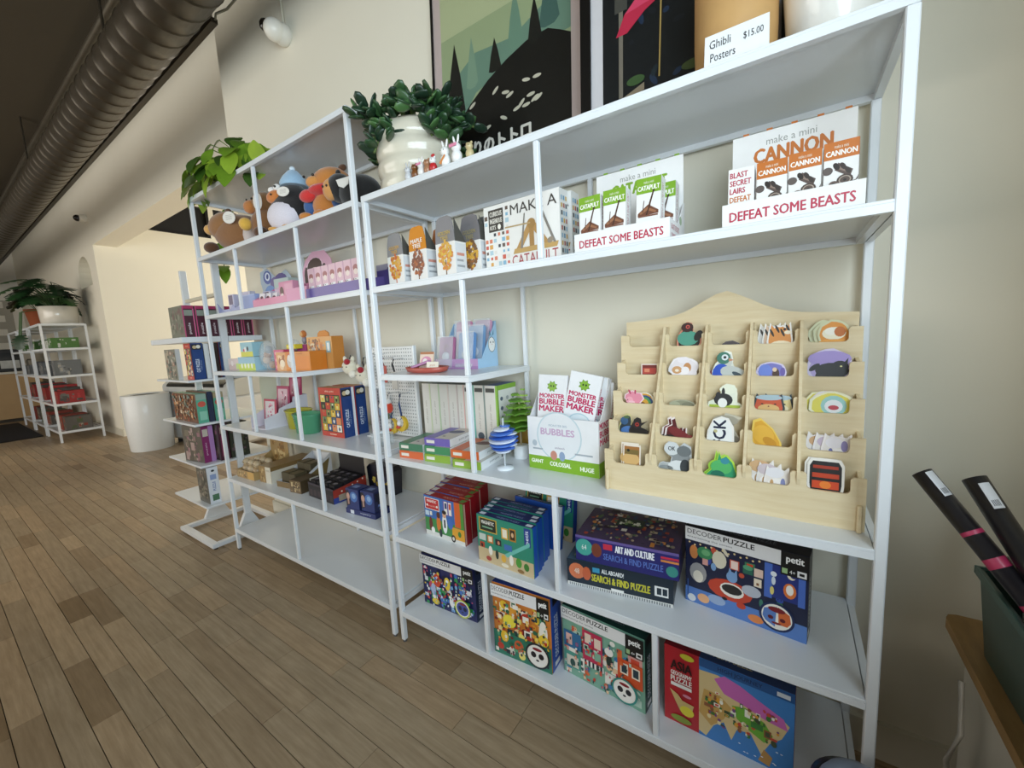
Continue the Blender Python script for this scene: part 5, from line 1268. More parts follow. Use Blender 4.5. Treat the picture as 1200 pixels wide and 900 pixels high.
# figurines along the shelf edge
FG = [(0.205, '#cfd0d2', '#e4e4e6', 'tiny grey white rabbit figurine, leftmost on the shelf edge', 'r'), (0.235, '#7a4a24', '#8f5a2c', 'tiny brown bear figurine on the shelf edge', 'b'), (0.262, '#eae6e2', '#e48fae', 'tiny white figurine wearing pink glasses, next to the brown bear', 'g'),
      (0.288, '#a87a5a', '#b5302c', 'tiny tan figurine half hidden beside the red dressed one', 'b'), (0.312, '#ecebea', '#c2262c', 'tiny white figurine in a red coat and bow', 's'), (0.362, '#f0efec', '#d98a4a', 'white rabbit figurine holding a carrot', 'r'),
      (0.405, '#f0efee', '#e08aa8', 'white rabbit figurine with pink sunglasses', 'g'), (0.452, '#c9b88a', '#8a9a5a', 'tiny olive figurine, rightmost on the shelf edge', 'b')]
for x, c1, c2, lb, k in FG:
    t = thing('figurine', lb, 'figurine', (x, 0.012, Z6), 0, 'figurines along the shelf edge')
    s = 1.25 if k in 'rg' and x > 0.3 else 0.95
    G().ball((0, 0, 0.016 * s), (0.013 * s, 0.012 * s, 0.016 * s), c2 if k == 's' else c1, 12, 8).build('body', t, PLASTIC)
    G().ball((0, -0.001, 0.036 * s), (0.0115 * s, 0.011 * s, 0.0105 * s), c1, 12, 8).build('head', t, PLASTIC)
    for q in (-1, 1):
        if k in 'rg':
            G().ball((q * 0.006 * s, 0, 0.053 * s), (0.003 * s, 0.002 * s, 0.01 * s), c1, 8, 6, (0, q * 0.25, 0)).build('ear', t, PLASTIC)
        else:
            G().ball((q * 0.008 * s, 0, 0.0455 * s), 0.004 * s, c1, 8, 6).build('ear', t, PLASTIC)
        G().ball((q * 0.0045 * s, -0.0105 * s, 0.037 * s), 0.0014, '#17130f', 6, 4).build('eye', t, PLASTIC)
    if k == 'g':
        G().box(-0.011 * s, -0.0135 * s, 0.034 * s, 0.011 * s, -0.0115 * s, 0.041 * s, c2, 0.001).build('glasses', t, PLASTIC)
    if k == 'r' and x > 0.3:
        G().tube([(-0.01, -0.013, 0.012), (0.012, -0.016, 0.03)], 0.004, 8, c2, 0.002).build('carrot', t, PLASTIC)
    if k == 's':
        G().ball((0.005, -0.004, 0.047), (0.008, 0.004, 0.004), c2, 8, 5).build('bow', t, PLASTIC)

# ------------------------------------------------------------------ taller unit: plush toys on the second level


def oval_tag(t, c, rx=0.028, rz=0.034, rot=0.0):
    """white oval swing tag facing the room"""
    g = G()
    pts = [(c[0] + rx * cos(2 * pi * i / 18) * cos(rot) - rz * sin(2 * pi * i / 18) * sin(rot), c[2] + rx * cos(2 * pi * i / 18) * sin(rot) + rz * sin(2 * pi * i / 18) * cos(rot)) for i in range(18)]
    g.prism(pts, c[1], c[1] + 0.002, '#e6e3dd')
    for k in range(4):
        g.add([(c[0] - rx * 0.5, c[1] - 0.0004, c[2] + rz * (0.4 - 0.22 * k)), (c[0] + rx * 0.5, c[1] - 0.0004, c[2] + rz * (0.4 - 0.22 * k)), (c[0] + rx * 0.5, c[1] - 0.0004, c[2] + rz * (0.33 - 0.22 * k)), (c[0] - rx * 0.5, c[1] - 0.0004, c[2] + rz * (0.33 - 0.22 * k))], [(0, 1, 2, 3)], '#b5b2ac')
    g.build('swing_tag', t, CARD)


BRN, BRD, TAN = '#8a5f38', '#5a3a22', '#b9763c'
t = thing('plush_toy', 'brown capybara plush lying on its side with a white oval tag, leftmost', 'plush toy', (-1.17, 0.1, Z6), 20, 'plush toys')
t.scale = (1.25, 1.05, 1.1)
G().ball((0.03, 0, 0.085), (0.125, 0.085, 0.085), BRN, 22, 14, (0, 0.12, 0)).build('body', t, PLUSH)
G().ball((-0.03, -0.02, 0.125), (0.075, 0.062, 0.06), '#94683e', 18, 12, (0, -0.4, 0)).build('head', t, PLUSH)
G().ball((-0.1, -0.03, 0.115), (0.024, 0.03, 0.024), '#d9a55c', 12, 8).build('snout', t, PLUSH)
G().ball((-0.02, -0.01, 0.185), (0.018, 0.012, 0.02), BRD, 10, 7).build('ear', t, PLUSH)
G().ball((-0.09, -0.05, 0.03), (0.03, 0.03, 0.025), BRD, 12, 8).build('paw', t, PLUSH)
G().ball((0.12, -0.06, 0.06), (0.03, 0.028, 0.05), '#d2c6c2', 12, 8).build('belly_patch', t, PLUSH)
oval_tag(t, (0.055, -0.094, 0.135), 0.03, 0.026, -0.3)
t = thing('plush_toy', 'brown capybara plush sitting with a yellow ball, behind the short upright', 'plush toy', (-0.845, 0.11, Z6), 10, 'plush toys')
t.scale = (1.05, 1.0, 1.06)
G().ball((0, 0, 0.075), (0.085, 0.08, 0.078), BRN, 20, 12).build('body', t, PLUSH)
G().ball((-0.005, -0.01, 0.16), (0.066, 0.062, 0.056), '#946a40', 18, 12).build('head', t, PLUSH)
G().ball((-0.04, -0.06, 0.15), (0.032, 0.026, 0.028), TAN, 12, 8).build('snout', t, PLUSH)
for q in (-0.045, 0.04):
    G().ball((q, 0.0, 0.208), (0.014, 0.01, 0.015), BRD, 9, 6).build('ear', t, PLUSH)
G().ball((-0.05, -0.085, 0.075), 0.027, '#e0b04a', 12, 8).build('yellow_ball', t, PLUSH)
G().ball((0.03, -0.075, 0.03), (0.03, 0.03, 0.025), BRD, 12, 8).build('paw', t, PLUSH)
for q in (-0.045, -0.012):
    G().ball((q, -0.07, 0.178), 0.005, '#17110d', 8, 6).build('eye', t, PLASTIC)
oval_tag(t, (0.052, -0.092, 0.15), 0.027, 0.036, 0.1)
t = thing('plush_toy', 'tall penguin plush in a pale blue bobble hat', 'plush toy', (-0.6, 0.095, Z6), 14, 'plush toys')
t.scale = (0.98, 0.9, 0.79)
G().ball((0, 0, 0.11), (0.115, 0.088, 0.115), '#1f1d1f', 24, 16, None, lambda p: Vector((p.x * (1 - 0.22 * max(0, p.z) / 0.115), p.y * (1 - 0.15 * max(0, p.z) / 0.115), p.z * (1.35 if p.z > 0 else 1)))).build('body', t, PLUSH)
G().ball((-0.012, -0.034, 0.085), (0.095, 0.068, 0.086), '#dfd9e2', 22, 14).build('belly', t, PLUSH)
G().ball((-0.045, -0.062, 0.185), (0.042, 0.024, 0.032), '#c9793a', 16, 10, (0, -0.3, 0)).build('face_patch', t, PLUSH)
G().ball((-0.058, -0.062, 0.222), (0.017, 0.012, 0.015), '#eceae6', 12, 8).build('goggle', t, PLUSH)
G().ball((-0.02, -0.068, 0.226), (0.018, 0.012, 0.017), '#eceae6', 12, 8).build('goggle', t, PLUSH)
G().ball((-0.018, -0.08, 0.227), 0.006, '#17130f', 8, 6).build('eye', t, PLASTIC)
G().ball((-0.038, -0.087, 0.188), 0.005, '#17130f', 8, 6).build('eye', t, PLASTIC)
G().lathe([(0.058, 0.0), (0.06, 0.02), (0.045, 0.05), (0.022, 0.08), (0.0005, 0.092)], 18, '#9fc0da', (0.018, -0.005, 0.24)).build('hat', t, PLUSH)
G().ball((0.018, -0.005, 0.334), 0.013, '#d5e2ea', 10, 7).build('bobble', t, PLUSH)
for q in (-0.05, 0.03):
    G().ball((q, -0.085, 0.012), (0.022, 0.02, 0.012), '#dba04c', 12, 8).build('foot', t, PLUSH)
G().ball((0.105, -0.01, 0.1), (0.016, 0.04, 0.06), '#1f1d1f', 12, 8, (0, -0.3, 0)).build('wing', t, PLUSH)
oval_tag(t, (0.038, -0.094, 0.185), 0.034, 0.024, -0.2)
t = thing('plush_toy', 'orange tan capybara plush in a red scarf and blue jacket', 'plush toy', (-0.345, 0.11, Z6), 14, 'plush toys')
t.scale = (0.95, 0.9, 0.82)
G().ball((0.01, 0, 0.075), (0.092, 0.082, 0.08), '#bf7a36', 20, 12).build('body', t, PLUSH)
G().ball((0.01, 0.0, 0.185), (0.085, 0.075, 0.07), '#c27d38', 20, 13).build('head', t, PLUSH)
G().ball((-0.035, -0.06, 0.18), (0.035, 0.024, 0.026), '#d18f48', 14, 9).build('snout', t, PLUSH)
G().lathe([(0.06, -0.022), (0.094, -0.012), (0.1, 0.006), (0.09, 0.022), (0.06, 0.026)], 22, '#c22a2a', (0.008, -0.004, 0.13)).build('scarf', t, PLUSH)
G().ball((-0.06, -0.075, 0.115), (0.04, 0.022, 0.03), '#cc302e', 12, 8).build('scarf_knot', t, PLUSH)
for q, s in ((-0.08, 1), (0.07, 1.25)):
    G().ball((q, -0.02, 0.075), (0.03 * s, 0.055, 0.05), '#3f5f93', 14, 9).build('jacket_front', t, PLUSH)
for q in (-0.07, -0.022):
    G().ball((q, -0.074, 0.205), 0.006, '#17110d', 8, 6).build('eye', t, PLASTIC)
G().ball((0.07, 0.0, 0.245), (0.02, 0.012, 0.016), BRD, 10, 7).build('ear', t, PLUSH)
for q in (-0.075, 0.0):
    G().ball((q, -0.08, 0.02), (0.03, 0.026, 0.02), '#c27d38', 12, 8).build('paw', t, PLUSH)
t = thing('plush_toy', 'black plush with a tan face lying at the right end, tag behind the post', 'plush toy', (-0.15, 0.085, Z6), 8, 'plush toys')
t.scale = (0.82, 0.85, 0.92)
G().ball((0.02, 0, 0.068), (0.105, 0.085, 0.068), '#131213', 20, 12).build('body', t, PLUSH)
G().ball((-0.06, -0.035, 0.09), (0.062, 0.055, 0.056), '#171516', 18, 12).build('head', t, PLUSH)
G().ball((-0.088, -0.066, 0.082), (0.036, 0.03, 0.042), '#c98f52', 16, 10).build('face_patch', t, PLUSH)
for q in (-0.102, -0.078):
    G().ball((q, -0.094, 0.09), 0.005, '#17110d', 8, 6).build('eye', t, PLASTIC)
G().ball((-0.055, -0.045, 0.145), (0.014, 0.01, 0.014), '#171516', 9, 6).build('ear', t, PLUSH)
G().prism([(-0.02, 0.1), (0.06, 0.1), (0.05, 0.075), (0.02, 0.064), (-0.008, 0.075)], -0.092, -0.089, '#d9d7d2').build('swing_tag', t, CARD)

# trailing pothos on the very top
t = thing('trailing_pothos', 'trailing pothos with yellow green leaves in a pale pot, vines hanging down', 'plant', (-1.11, 0.12, Z7))
G().lathe([(0.042, 0), (0.05, 0.01), (0.058, 0.1), (0.054, 0.1), (0.0005, 0.095)], 24, '#cfc8b4').build('pot', t, CERAMIC)
r = random.Random(15)
LC = ['#567a22', '#6f9426', '#45681f', '#8aa830', '#9cb83c', '#3b5a1e']


def place_leaf(parent, p, d, L, Wd, col, bend=0.3, nm='leaf'):
    vs, fs = leafmesh(L, Wd, col, bend)
    g = G()
    g.M = Matrix.Translation(p) @ d.to_track_quat('X', 'Z').to_matrix().to_4x4()
    g.add(vs, fs, col, True)
    return g.build(nm, parent, LEAF)


for i in range(96):
    a = r.uniform(0, 2 * pi) if i < 60 else r.uniform(pi * 1.0, pi * 2.0)
    R = 0.06 + 0.22 * math.sqrt(r.random())
    p = Vector((R * cos(a) * 1.1, R * sin(a) * 0.55 - 0.02, 0.23 - 0.55 * max(0, R - 0.1) + r.uniform(-0.05, 0.0) - (0.07 if i >= 60 else 0)))
    d = Vector((cos(a) * 0.55 + r.uniform(-0.3, 0.3), sin(a) * 0.4 - 0.3, r.uniform(-1.2, -0.3))).normalized()
    st = G().tube([(0.02 * cos(a), 0.02 * sin(a), 0.09), (p.x * 0.5, p.y * 0.5, p.z * 0.9 + 0.01), p], 0.0025, 5, '#7f9a4a').build('stem', t, LEAF)
    place_leaf(st, p, d, r.uniform(0.085, 0.125), r.uniform(0.06, 0.085), r.choice(LC))
V1 = [(-0.18, 0.1, 0.08), (-0.34, 0.12, 0.06), (-0.42, 0.12, 0.0), (-0.45, 0.1, -0.08), (-0.52, 0.09, -0.16), (-0.53, 0.085, -0.24), (-0.5, 0.08, -0.29)]
st = G().tube(V1, 0.003, 6, '#6f8a3a').build('vine', t, LEAF)
for (x, y, z), L, sd in [((-0.42, 0.11, 0.03), 0.08, 1), ((-0.42, 0.12, -0.0), 0.085, -1), ((-0.45, 0.1, -0.06), 0.09, 1), ((-0.47, 0.1, -0.1), 0.08, -1), ((-0.52, 0.09, -0.15), 0.075, 1)]:
    place_leaf(st, Vector((x, y, z)), Vector((0.35 * sd, -0.3, -0.6)).normalized(), L, L * 0.75, r.choice(LC))
for d in ((0.75, -0.35, -0.15), (0.65, -0.3, -0.75)):
    place_leaf(st, Vector((-0.5, 0.08, -0.29)), Vector(d).normalized(), 0.12, 0.06, '#6c9428')
st = G().tube([(0.12, 0, 0.1), (0.24, -0.03, 0.06), (0.34, -0.06, 0.03)], 0.003, 6, '#6f8a3a').build('vine', t, LEAF)
place_leaf(st, Vector((0.33, -0.06, 0.02)), Vector((0.4, -0.3, 0.85)).normalized(), 0.1, 0.07, '#9cb43a', 0.1)

# ------------------------------------------------------------------ taller unit: third level, pastel blind boxes


def bin_(name, label, loc, w, d, h, col, rz=0, front=None, mat=None, cat_='tray'):
    """small open plastic bin"""
    t = thing(name, label, cat_, loc, rz)
    e = 0.002
    f = front or h
    G().box(0, 0, 0, w, d, e, col).build('base', t, mat or PLASTIC)
    G().box(0, 0, e, w, e, f, col).build('front_wall', t, mat or PLASTIC)
    G().box(0, d - e, e, w, d, h, col).build('back_wall', t, mat or PLASTIC)
    for x in (0, w - e):
        G().prism([(e, e), (d - e, e), (d - e, h), (e, f)], x, x + e, col, 'x').build('side_wall', t, mat or PLASTIC)
    return t


def scal(w, h, n=9, k=0.25, seed=0):
    r = random.Random(seed)
    return [(0, 0), (w, 0)] + [(w - w * i / n, h * (1 - k * r.random())) for i in range(n + 1)]


t = thing('scalloped_tray', 'violet blue tray with spiky rim at the left end of its shelf', 'tray', (-1.36, 0.045, Z5), 8)
G().box(0, 0, 0, 0.19, 0.09, 0.004, '#8c93b8').build('base', t, PLASTIC)
G().prism([(0, 0.004), (0.19, 0.004), (0.2, 0.045), (0.15, 0.028), (0.13, 0.05), (0.11, 0.026), (0.03, 0.026), (-0.01, 0.062)], 0, 0.003, '#8088b4').build('front_rim', t, PLASTIC)
G().prism([(0, 0.004), (0.19, 0.004), (0.2, 0.05), (0.1, 0.03), (-0.01, 0.06)], 0.087, 0.09, '#9aa0c4').build('back_rim', t, PLASTIC)
for i, (x, y, w, h, c, c2, lb) in enumerate([(-1.27, 0.06, 0.05, 0.095, '#c6c2d6', '#57496a', 'lilac blind box with a dark window standing in the spiky tray'), (-1.2, 0.1, 0.07, 0.105, '#cfcbdc', '#b8b2cc', 'plain lilac blind box behind the second short upright'),
                                             (-0.98, 0.1, 0.06, 0.085, '#c9c4dc', '#4a3f58', 'lilac box with a dark top behind the blue block'), (-0.9, 0.12, 0.15, 0.09, '#d5c2d4', '#dcb6cc', 'long pale pink box at the back of the pastel boxes')]):
    carton('blind_box', lb, 'box', (x, y, Z5 + 0.0045), (w, 0.03, h), c, {'front': [('r', 0.12, 0.45, 0.85, 0.95, c2)]}, 6)
carton('blue_block_box', 'periwinkle blue box beside the pink tray', 'box', (-1.085, 0.045, Z5), (0.125, 0.05, 0.078), '#9aaad6', {'front': [('r', 0, 0, 1, 1, '#96a6d4'), ('r', 0.0, 0.92, 1, 1, '#aebbe0')]}, 4)
bin_('pink_tray', 'bright pink open tray of picture cards', (-0.935, 0.03, Z5), 0.3, 0.11, 0.1, '#d88aa8', 3, 0.04)
for i in range(5):
    carton('picture_card', 'small white picture card standing in the pink tray, %s from the left' % ['first', 'second', 'third', 'fourth', 'fifth'][i], 'card', (-0.915 + 0.03 * i, 0.045 + 0.014 * i, Z5 + 0.004), (0.04, 0.004, 0.068), '#e9e2e4',
           {'front': [('e', 0.5, 0.5, 0.25, 0.3, '#c96a84'), ('e', 0.5, 0.7, 0.12, 0.1, '#4a2a34')]}, 8, 'picture cards in the pink tray', -8)
carton('pink_box', 'rosy pink box with a rounded dark figure printed on it', 'box', (-0.79, 0.085, Z5 + 0.0045), (0.11, 0.03, 0.108), '#dc9ab4', {'front': [('e', 0.2, 0.6, 0.14, 0.2, '#5a3a34'), ('e', 0.2, 0.4, 0.12, 0.12, '#f0dad6'), ('r', 0.4, 0.1, 0.95, 0.9, '#e0a4bc')]}, 4)
bin_('pink_tray', 'second pink tray just right of the picture cards', (-0.625, 0.03, Z5), 0.15, 0.09, 0.075, '#d892b4', 3, 0.06)
# header display cards
t = thing('header_card', 'blue and violet illustrated header card with cut-out figures', 'display card', (-1.3, 0.235, Z5), 10, None, -6)
r = random.Random(8)
G().prism([(0, 0), (0.26, 0), (0.27, 0.12), (0.24, 0.2), (0.2, 0.235), (0.12, 0.2), (0.05, 0.255), (-0.01, 0.24), (-0.005, 0.18), (0.02, 0.12)], 0, 0.003, '#a9b6c4').build('card', t, CARD)
sh = [('r', 0.1, 0.0, 0.95, 0.45, '#b6c4c6'), ('e', 0.2, 0.82, 0.13, 0.16, '#4f5fa0', 0.5), ('e', 0.2, 0.84, 0.08, 0.1, '#cfd6e6', 0.5), ('e', 0.2, 0.84, 0.04, 0.06, '#3a4886'), ('e', 0.62, 0.66, 0.24, 0.22, '#5a4f86'), ('e', 0.4, 0.7, 0.12, 0.1, '#6a5f92', 0.8), ('e', 0.28, 0.5, 0.16, 0.14, '#5f86c0'), ('e', 0.68, 0.35, 0.12, 0.26, '#7fa6bc'), ('p', [(0.42, 0.6), (0.56, 0.2), (0.62, 0.22), (0.5, 0.62)], '#d99a9a'), ('e', 0.85, 0.4, 0.12, 0.12, '#8fb8ae'), ('e', 0.4, 0.25, 0.2, 0.08, '#d9cfc0')]
G().art(FRONT(0, 0, 0), 0.26, 0.25, sh, 3e-4, 3e-5).build('card_print', t, PRINT)
carton('pastel_box', 'pale teal box leaning beside the violet header card', 'box', (-1.02, 0.18, Z5), (0.12, 0.06, 0.16), '#b9c6c2', {'front': [('e', 0.5, 0.4, 0.3, 0.25, '#7fb0a4'), ('e', 0.3, 0.6, 0.15, 0.15, '#d2b8c4'), ('e', 0.6, 0.35, 0.12, 0.1, '#cfe0da')]}, 5)
t = thing('header_card', 'pink arched header card with a dark figure, behind the row of pink packs', 'display card', (-0.83, 0.2, Z5), 6, None, -8)
G().prism([(0, 0), (0.26, 0), (0.25, 0.12), (0.22, 0.22), (0.17, 0.265), (0.08, 0.27), (0.03, 0.23), (0.0, 0.14)], 0, 0.003, '#d9aabf').build('card', t, CARD)
sh = [('e', 0.4, 0.55, 0.28, 0.34, '#e9d0da'), ('e', 0.4, 0.72, 0.2, 0.16, '#4f3f3a'), ('e', 0.4, 0.55, 0.17, 0.16, '#e6cfc0'), ('e', 0.62, 0.5, 0.09, 0.26, '#4a3a3c', -0.2), ('e', 0.2, 0.5, 0.07, 0.24, '#4a3a3c', 0.2), ('r', 0.28, 0.1, 0.55, 0.4, '#c9a8b4'), ('e', 0.78, 0.3, 0.12, 0.2, '#e0b4c6'), ('r', 0.3, 0.42, 0.5, 0.47, '#b0746e')]
G().art(FRONT(0, 0, 0), 0.26, 0.27, sh, 3e-4, 3e-5).build('card_print', t, PRINT)
bin_('purple_tray', 'long violet tray holding the row of pink packs', (-0.455, 0.022, Z5), 0.36, 0.11, 0.06, '#6a5a9c', 0, 0.042)
for i in range(7):
    x = -0.445 + 0.049 * i
    carton('pink_pack', 'pink illustrated pack, %s from the left in the violet tray' % ['first', 'second', 'third', 'fourth', 'fifth', 'sixth', 'seventh'][i], 'pack', (x, 0.032, Z5 + 0.004), (0.044, 0.02, 0.118), '#dcb4c2',
           {'front': [('r', 0, 0, 1, 1, '#e0bac6'), ('e', 0.5, 0.72, 0.13, 0.1, '#a86a6a'), ('e', 0.5, 0.6, 0.1, 0.09, '#f0ddd6'), ('p', [(0.1, 0.05), (0.9, 0.1), (0.85, 0.42), (0.15, 0.4)], '#f0ecee'), ('t', 'kiss', 0.15, 0.2, 0.85, 0.4, '#2c2028', 0.05), ('r', 0.1, 0.05, 0.9, 0.13, '#c2708c')]}, 0, 'pink packs in the violet tray')

# ------------------------------------------------------------------ taller unit: fourth level, snack-like toy boxes
for i, (x, y, z, w, h, c, arts, lb) in enumerate([
    (-1.37, 0.06, 0, 0.13, 0.062, '#d6c6c4', [('r', 0, 0, 1, 0.5, '#c9b2b0'), ('e', 0.3, 0.6, 0.2, 0.24, '#e8dedc'), ('r', 0.6, 0.1, 0.95, 0.6, '#bcd27c')], 'pale pink and grey box at the left end of the toy box shelf'),
    (-1.235, 0.055, 0, 0.16, 0.07, '#a9cbd8', [('r', 0, 0, 1, 0.5, '#c9d85c'), ('r', 0, 0.5, 1, 1, '#9cc4d8')] + [('e', 0.2 + 0.2 * q, 0.35, 0.12, 0.2, '#f0f2e2') for q in range(4)], 'sky blue and lime box of tiny figures, lower of two'),
    (-1.215, 0.065, 0.0715, 0.115, 0.075, '#9cc6d2', [('r', 0, 0, 1, 0.35, '#d8d65a'), ('e', 0.4, 0.5, 0.14, 0.18, '#f0eeea'), ('e', 0.6, 0.55, 0.12, 0.16, '#2f3640'), ('e', 0.28, 0.45, 0.1, 0.1, '#c94a6a')], 'sky blue box with a farm animal scene, upper of two')]):
    carton('toy_box', lb, 'box', (x, y, Z4 + z), (w, 0.06, h), c, {'front': [('r', 0, 0, 1, 1, c)] + arts}, 4)
carton('toy_box', 'pale blue striped box lid behind the lime box', 'box', (-1.08, 0.13, Z4), (0.09, 0.08, 0.085), '#8fbcd2', {'front': [('r', 0, 0.3, 1, 0.45, '#b9d6e2'), ('r', 0, 0.6, 1, 0.7, '#b9d6e2')]}, 4)
for i, (x, y, lb) in enumerate([(-1.0, 0.1, 'clear bag of tan plush figures beside the pink boxes'), (-0.93, 0.2, 'clear bag of pale figures at the back of the toy box shelf')]):
    t = thing('clear_bag', lb, 'bag', (x, y, Z4), 10)
    r = random.Random(i)
    G().ball((0, 0, 0.075), (0.05, 0.035, 0.075), '#dfe6ea', 14, 10, None, lambda p: Vector((p.x * (1 + 0.1 * sin(p.z * 120)), p.y, p.z))).build('film', t, CLEAR)
    for k in range(4):
        G().ball((r.uniform(-0.025, 0.025), r.uniform(-0.015, 0.015), 0.025 + 0.026 * k), (0.022, 0.018, 0.02), ['#c9a98c', '#d8c2ae', '#b58f74', '#a9b0b4'][k], 10, 7).build('figure', t, PLUSH)
for i in range(3):
    carton('pink_snack_box', 'hot pink stacked box, %s in its stack' % ['lowest', 'middle', 'topmost'][i], 'box', (-0.9, 0.08, Z4 + 0.0335 * i), (0.08, 0.06, 0.033), '#c94a70', {'front': [('r', 0, 0, 1, 1, '#cf5a7c'), ('r', 0.1, 0.3, 0.9, 0.7, '#e8a0b4'), ('t', 'cafe', 0.25, 0.38, 0.75, 0.62, '#8f2040')]}, 5)
OC = '#dc8a34'
carton('orange_toy_box', 'long orange toy box with printed animals at the front of its shelf', 'box', (-0.82, 0.05, Z4), (0.225, 0.09, 0.088), OC,
       {'front': [('r', 0, 0, 1, 1, OC), ('r', 0.0, 0, 0.28, 1, '#d9a06a')] + busy(41, ['#e8c49a', '#c25a2c', '#f0dcc0', '#a8653a'], 16, 0, 0, 0.3, 1, 2.5, 0.3) + [('e', 0.42, 0.5, 0.26, 0.34, '#c9c4c0'), ('e', 0.42, 0.68, 0.2, 0.2, '#e6e2de'), ('t', 'TAXI', 0.32, 0.82, 0.5, 0.94, '#c23c4a', 0.03), ('t', 'woolly', 0.6, 0.85, 0.8, 0.93, '#b5601c'), ('r', 0.56, 0.05, 0.98, 0.75, '#e0852a')],
        'right': [('r', 0, 0, 1, 1, '#d97f28')], 'top': [('r', 0, 0, 1, 1, '#c98a50')]}, 10)
t = thing('orange_toy_box', 'orange toy box with a handle and animal pictures, behind the long orange box', 'box', (-0.745, 0.165, Z4), 8)
G().box(0, 0, 0, 0.17, 0.07, 0.152, '#d58a3c', 0.002).build('body', t, CARD)
G().prism([(0.04, 0.152), (0.12, 0.152), (0.115, 0.172), (0.095, 0.182), (0.06, 0.18), (0.045, 0.17)], 0.03, 0.036, '#d9924a').build('handle', t, CARD)
G().art(FRONT(0, 0, 0), 0.17, 0.152, [('r', 0, 0, 1, 1, '#dba25c')] + busy(43, ['#c4743a', '#e8cfa8', '#8a5f3f', '#b0a49a', '#d98a3c'], 26, 0, 0.35, 0.75, 1, 1.1, 0.13) + [('r', 0.78, 0.5, 0.95, 0.85, '#8fb8c2'), ('r', 0.82, 0.55, 0.91, 0.8, '#e8ecea')]).build('cover_print', t, PRINT)
carton('magenta_box', 'narrow magenta box with a lion figure on top of it', 'box', (-0.83, 0.16, Z4), (0.065, 0.06, 0.12), '#b5487c', {'front': [('r', 0, 0, 1, 1, '#b9508a'), ('r', 0.1, 0.6, 0.9, 0.72, '#e2a8c0'), ('r', 0.1, 0.4, 0.9, 0.52, '#8a2f5c'), ('r', 0.1, 0.15, 0.9, 0.3, '#e2a8c0')]}, 8)
t = thing('figurine', 'small orange lion figurine standing on the magenta box', 'figurine', (-0.8, 0.185, Z4 + 0.1203), 0)
G().ball((0, 0, 0.02), (0.013, 0.012, 0.02), '#8f8a94', 10, 7).build('body', t, PLASTIC)
G().ball((0, -0.002, 0.05), (0.02, 0.014, 0.019), '#c9783a', 12, 8).build('mane', t, PLUSH)
G().ball((0, -0.012, 0.049), (0.012, 0.007, 0.012), '#e3b37a', 10, 7).build('face', t, PLUSH)
carton('yellow_box', 'small lemon yellow box lying in front of the short upright', 'box', (-0.845, 0.115, Z4 + 0.1008), (0.07, 0.04, 0.022), '#dccb3a', {'front': [('r', 0.1, 0.3, 0.9, 0.7, '#e8dc6a')]}, 5)

# ------------------------------------------------------------------ taller unit: fifth level
t = thing('card_tray', 'white stepped tray holding a pink picture board at the left of its shelf', 'tray', (-1.12, 0.03, Z3), 4)
G().box(0, 0, 0, 0.13, 0.24, 0.004, '#dcd9e2').build('base', t, CARD)
G().prism([(0, 0.004), (0.24, 0.004), (0.24, 0.15), (0.16, 0.145), (0.155, 0.118), (0.08, 0.095), (0.075, 0.075), (0, 0.055)], 0.127, 0.13, '#d8d6e0', 'x').build('side', t, CARD)
G().prism([(0, 0.004), (0.24, 0.004), (0.24, 0.15), (0.16, 0.145), (0.08, 0.095), (0, 0.055)], 0.0, 0.003, '#d8d6e0', 'x').build('side', t, CARD)
G().box(0.003, 0.236, 0.004, 0.127, 0.24, 0.15, '#cfcdd8').build('back', t, CARD)
for i, (y, h, c, c2, lb) in enumerate([(0.06, 0.14, '#b5485c', '#c9c4c8', 'low red rimmed picture board, front board in the stepped tray'), (0.13, 0.2, '#b04a6a', '#c9a8b4', 'middle pink picture board in the stepped tray'), (0.2, 0.25, '#b8406a', '#c2527c', 'tallest magenta picture board at the back of the stepped tray')]):
    o = carton('picture_board', lb, 'picture board', (-1.112 - 0.004 * i, 0.03 + y, Z3 + 0.005), (0.112, 0.006, h), c, {'front': [('r', 0.12, 0.08, 0.88, 0.92, c2)] + busy(50 + i, ['#d98aa4', '#8f2f52', '#e6c2ce', '#b9607f'], 18, 0.12, 0.1, 0.88, 0.9, 0.5, 0.07)}, 4, None, -5)
for i, (x, y, c, c2, lb) in enumerate([(-0.868, 0.16, '#c2bb3a', '#d6cf62', 'translucent yellow bowl basket'), (-0.708, 0.115, '#5fae84', '#8fcca8', 'translucent mint green bowl basket in front of the yellow one')]):
    t = thing('bowl_basket', lb, 'basket', (x, y - 0.01, Z3))
    g = G()
    g.M = Matrix.Diagonal((1.15, 0.85, 1, 1))
    R = 0.068
    g.lathe([(R * 0.78, 0), (R * 0.84, 0.004), (R, 0.085), (R * 1.06, 0.09), (R * 1.05, 0.094), (R * 0.96, 0.09), (R * 0.8, 0.006), (0.0005, 0.005)], 28, c).build('bowl', t, TINTED)
    r = random.Random(i)
    for k in range(12):
        a = k * 2.4
        G().ball((0.05 * cos(a) * (0.4 + 0.5 * r.random()), 0.036 * sin(a) * (0.4 + 0.5 * r.random()), 0.02 + 0.012 * (k // 3)), (0.017, 0.014, 0.012), c2, 9, 6, (r.random(), r.random(), 0)).build('wrapped_toy', t, PLASTIC)
    G().tube([(-R * 1.12, 0, 0.088), (-R * 1.25, 0.01, 0.09), (-R * 1.12, 0.03, 0.088)], 0.004, 6, c).build('handle', t, TINTED)
rb = [('r', 0, 0, 1, 1, '#bf3c2a'), ('r', 0.06, 0.1, 0.94, 0.86, '#26241f'), ('t', 'what a print', 0.3, 0.9, 0.7, 0.95, '#f0dcc8'), ('r', 0.35, 0.04, 0.65, 0.06, '#e6b8a0')]
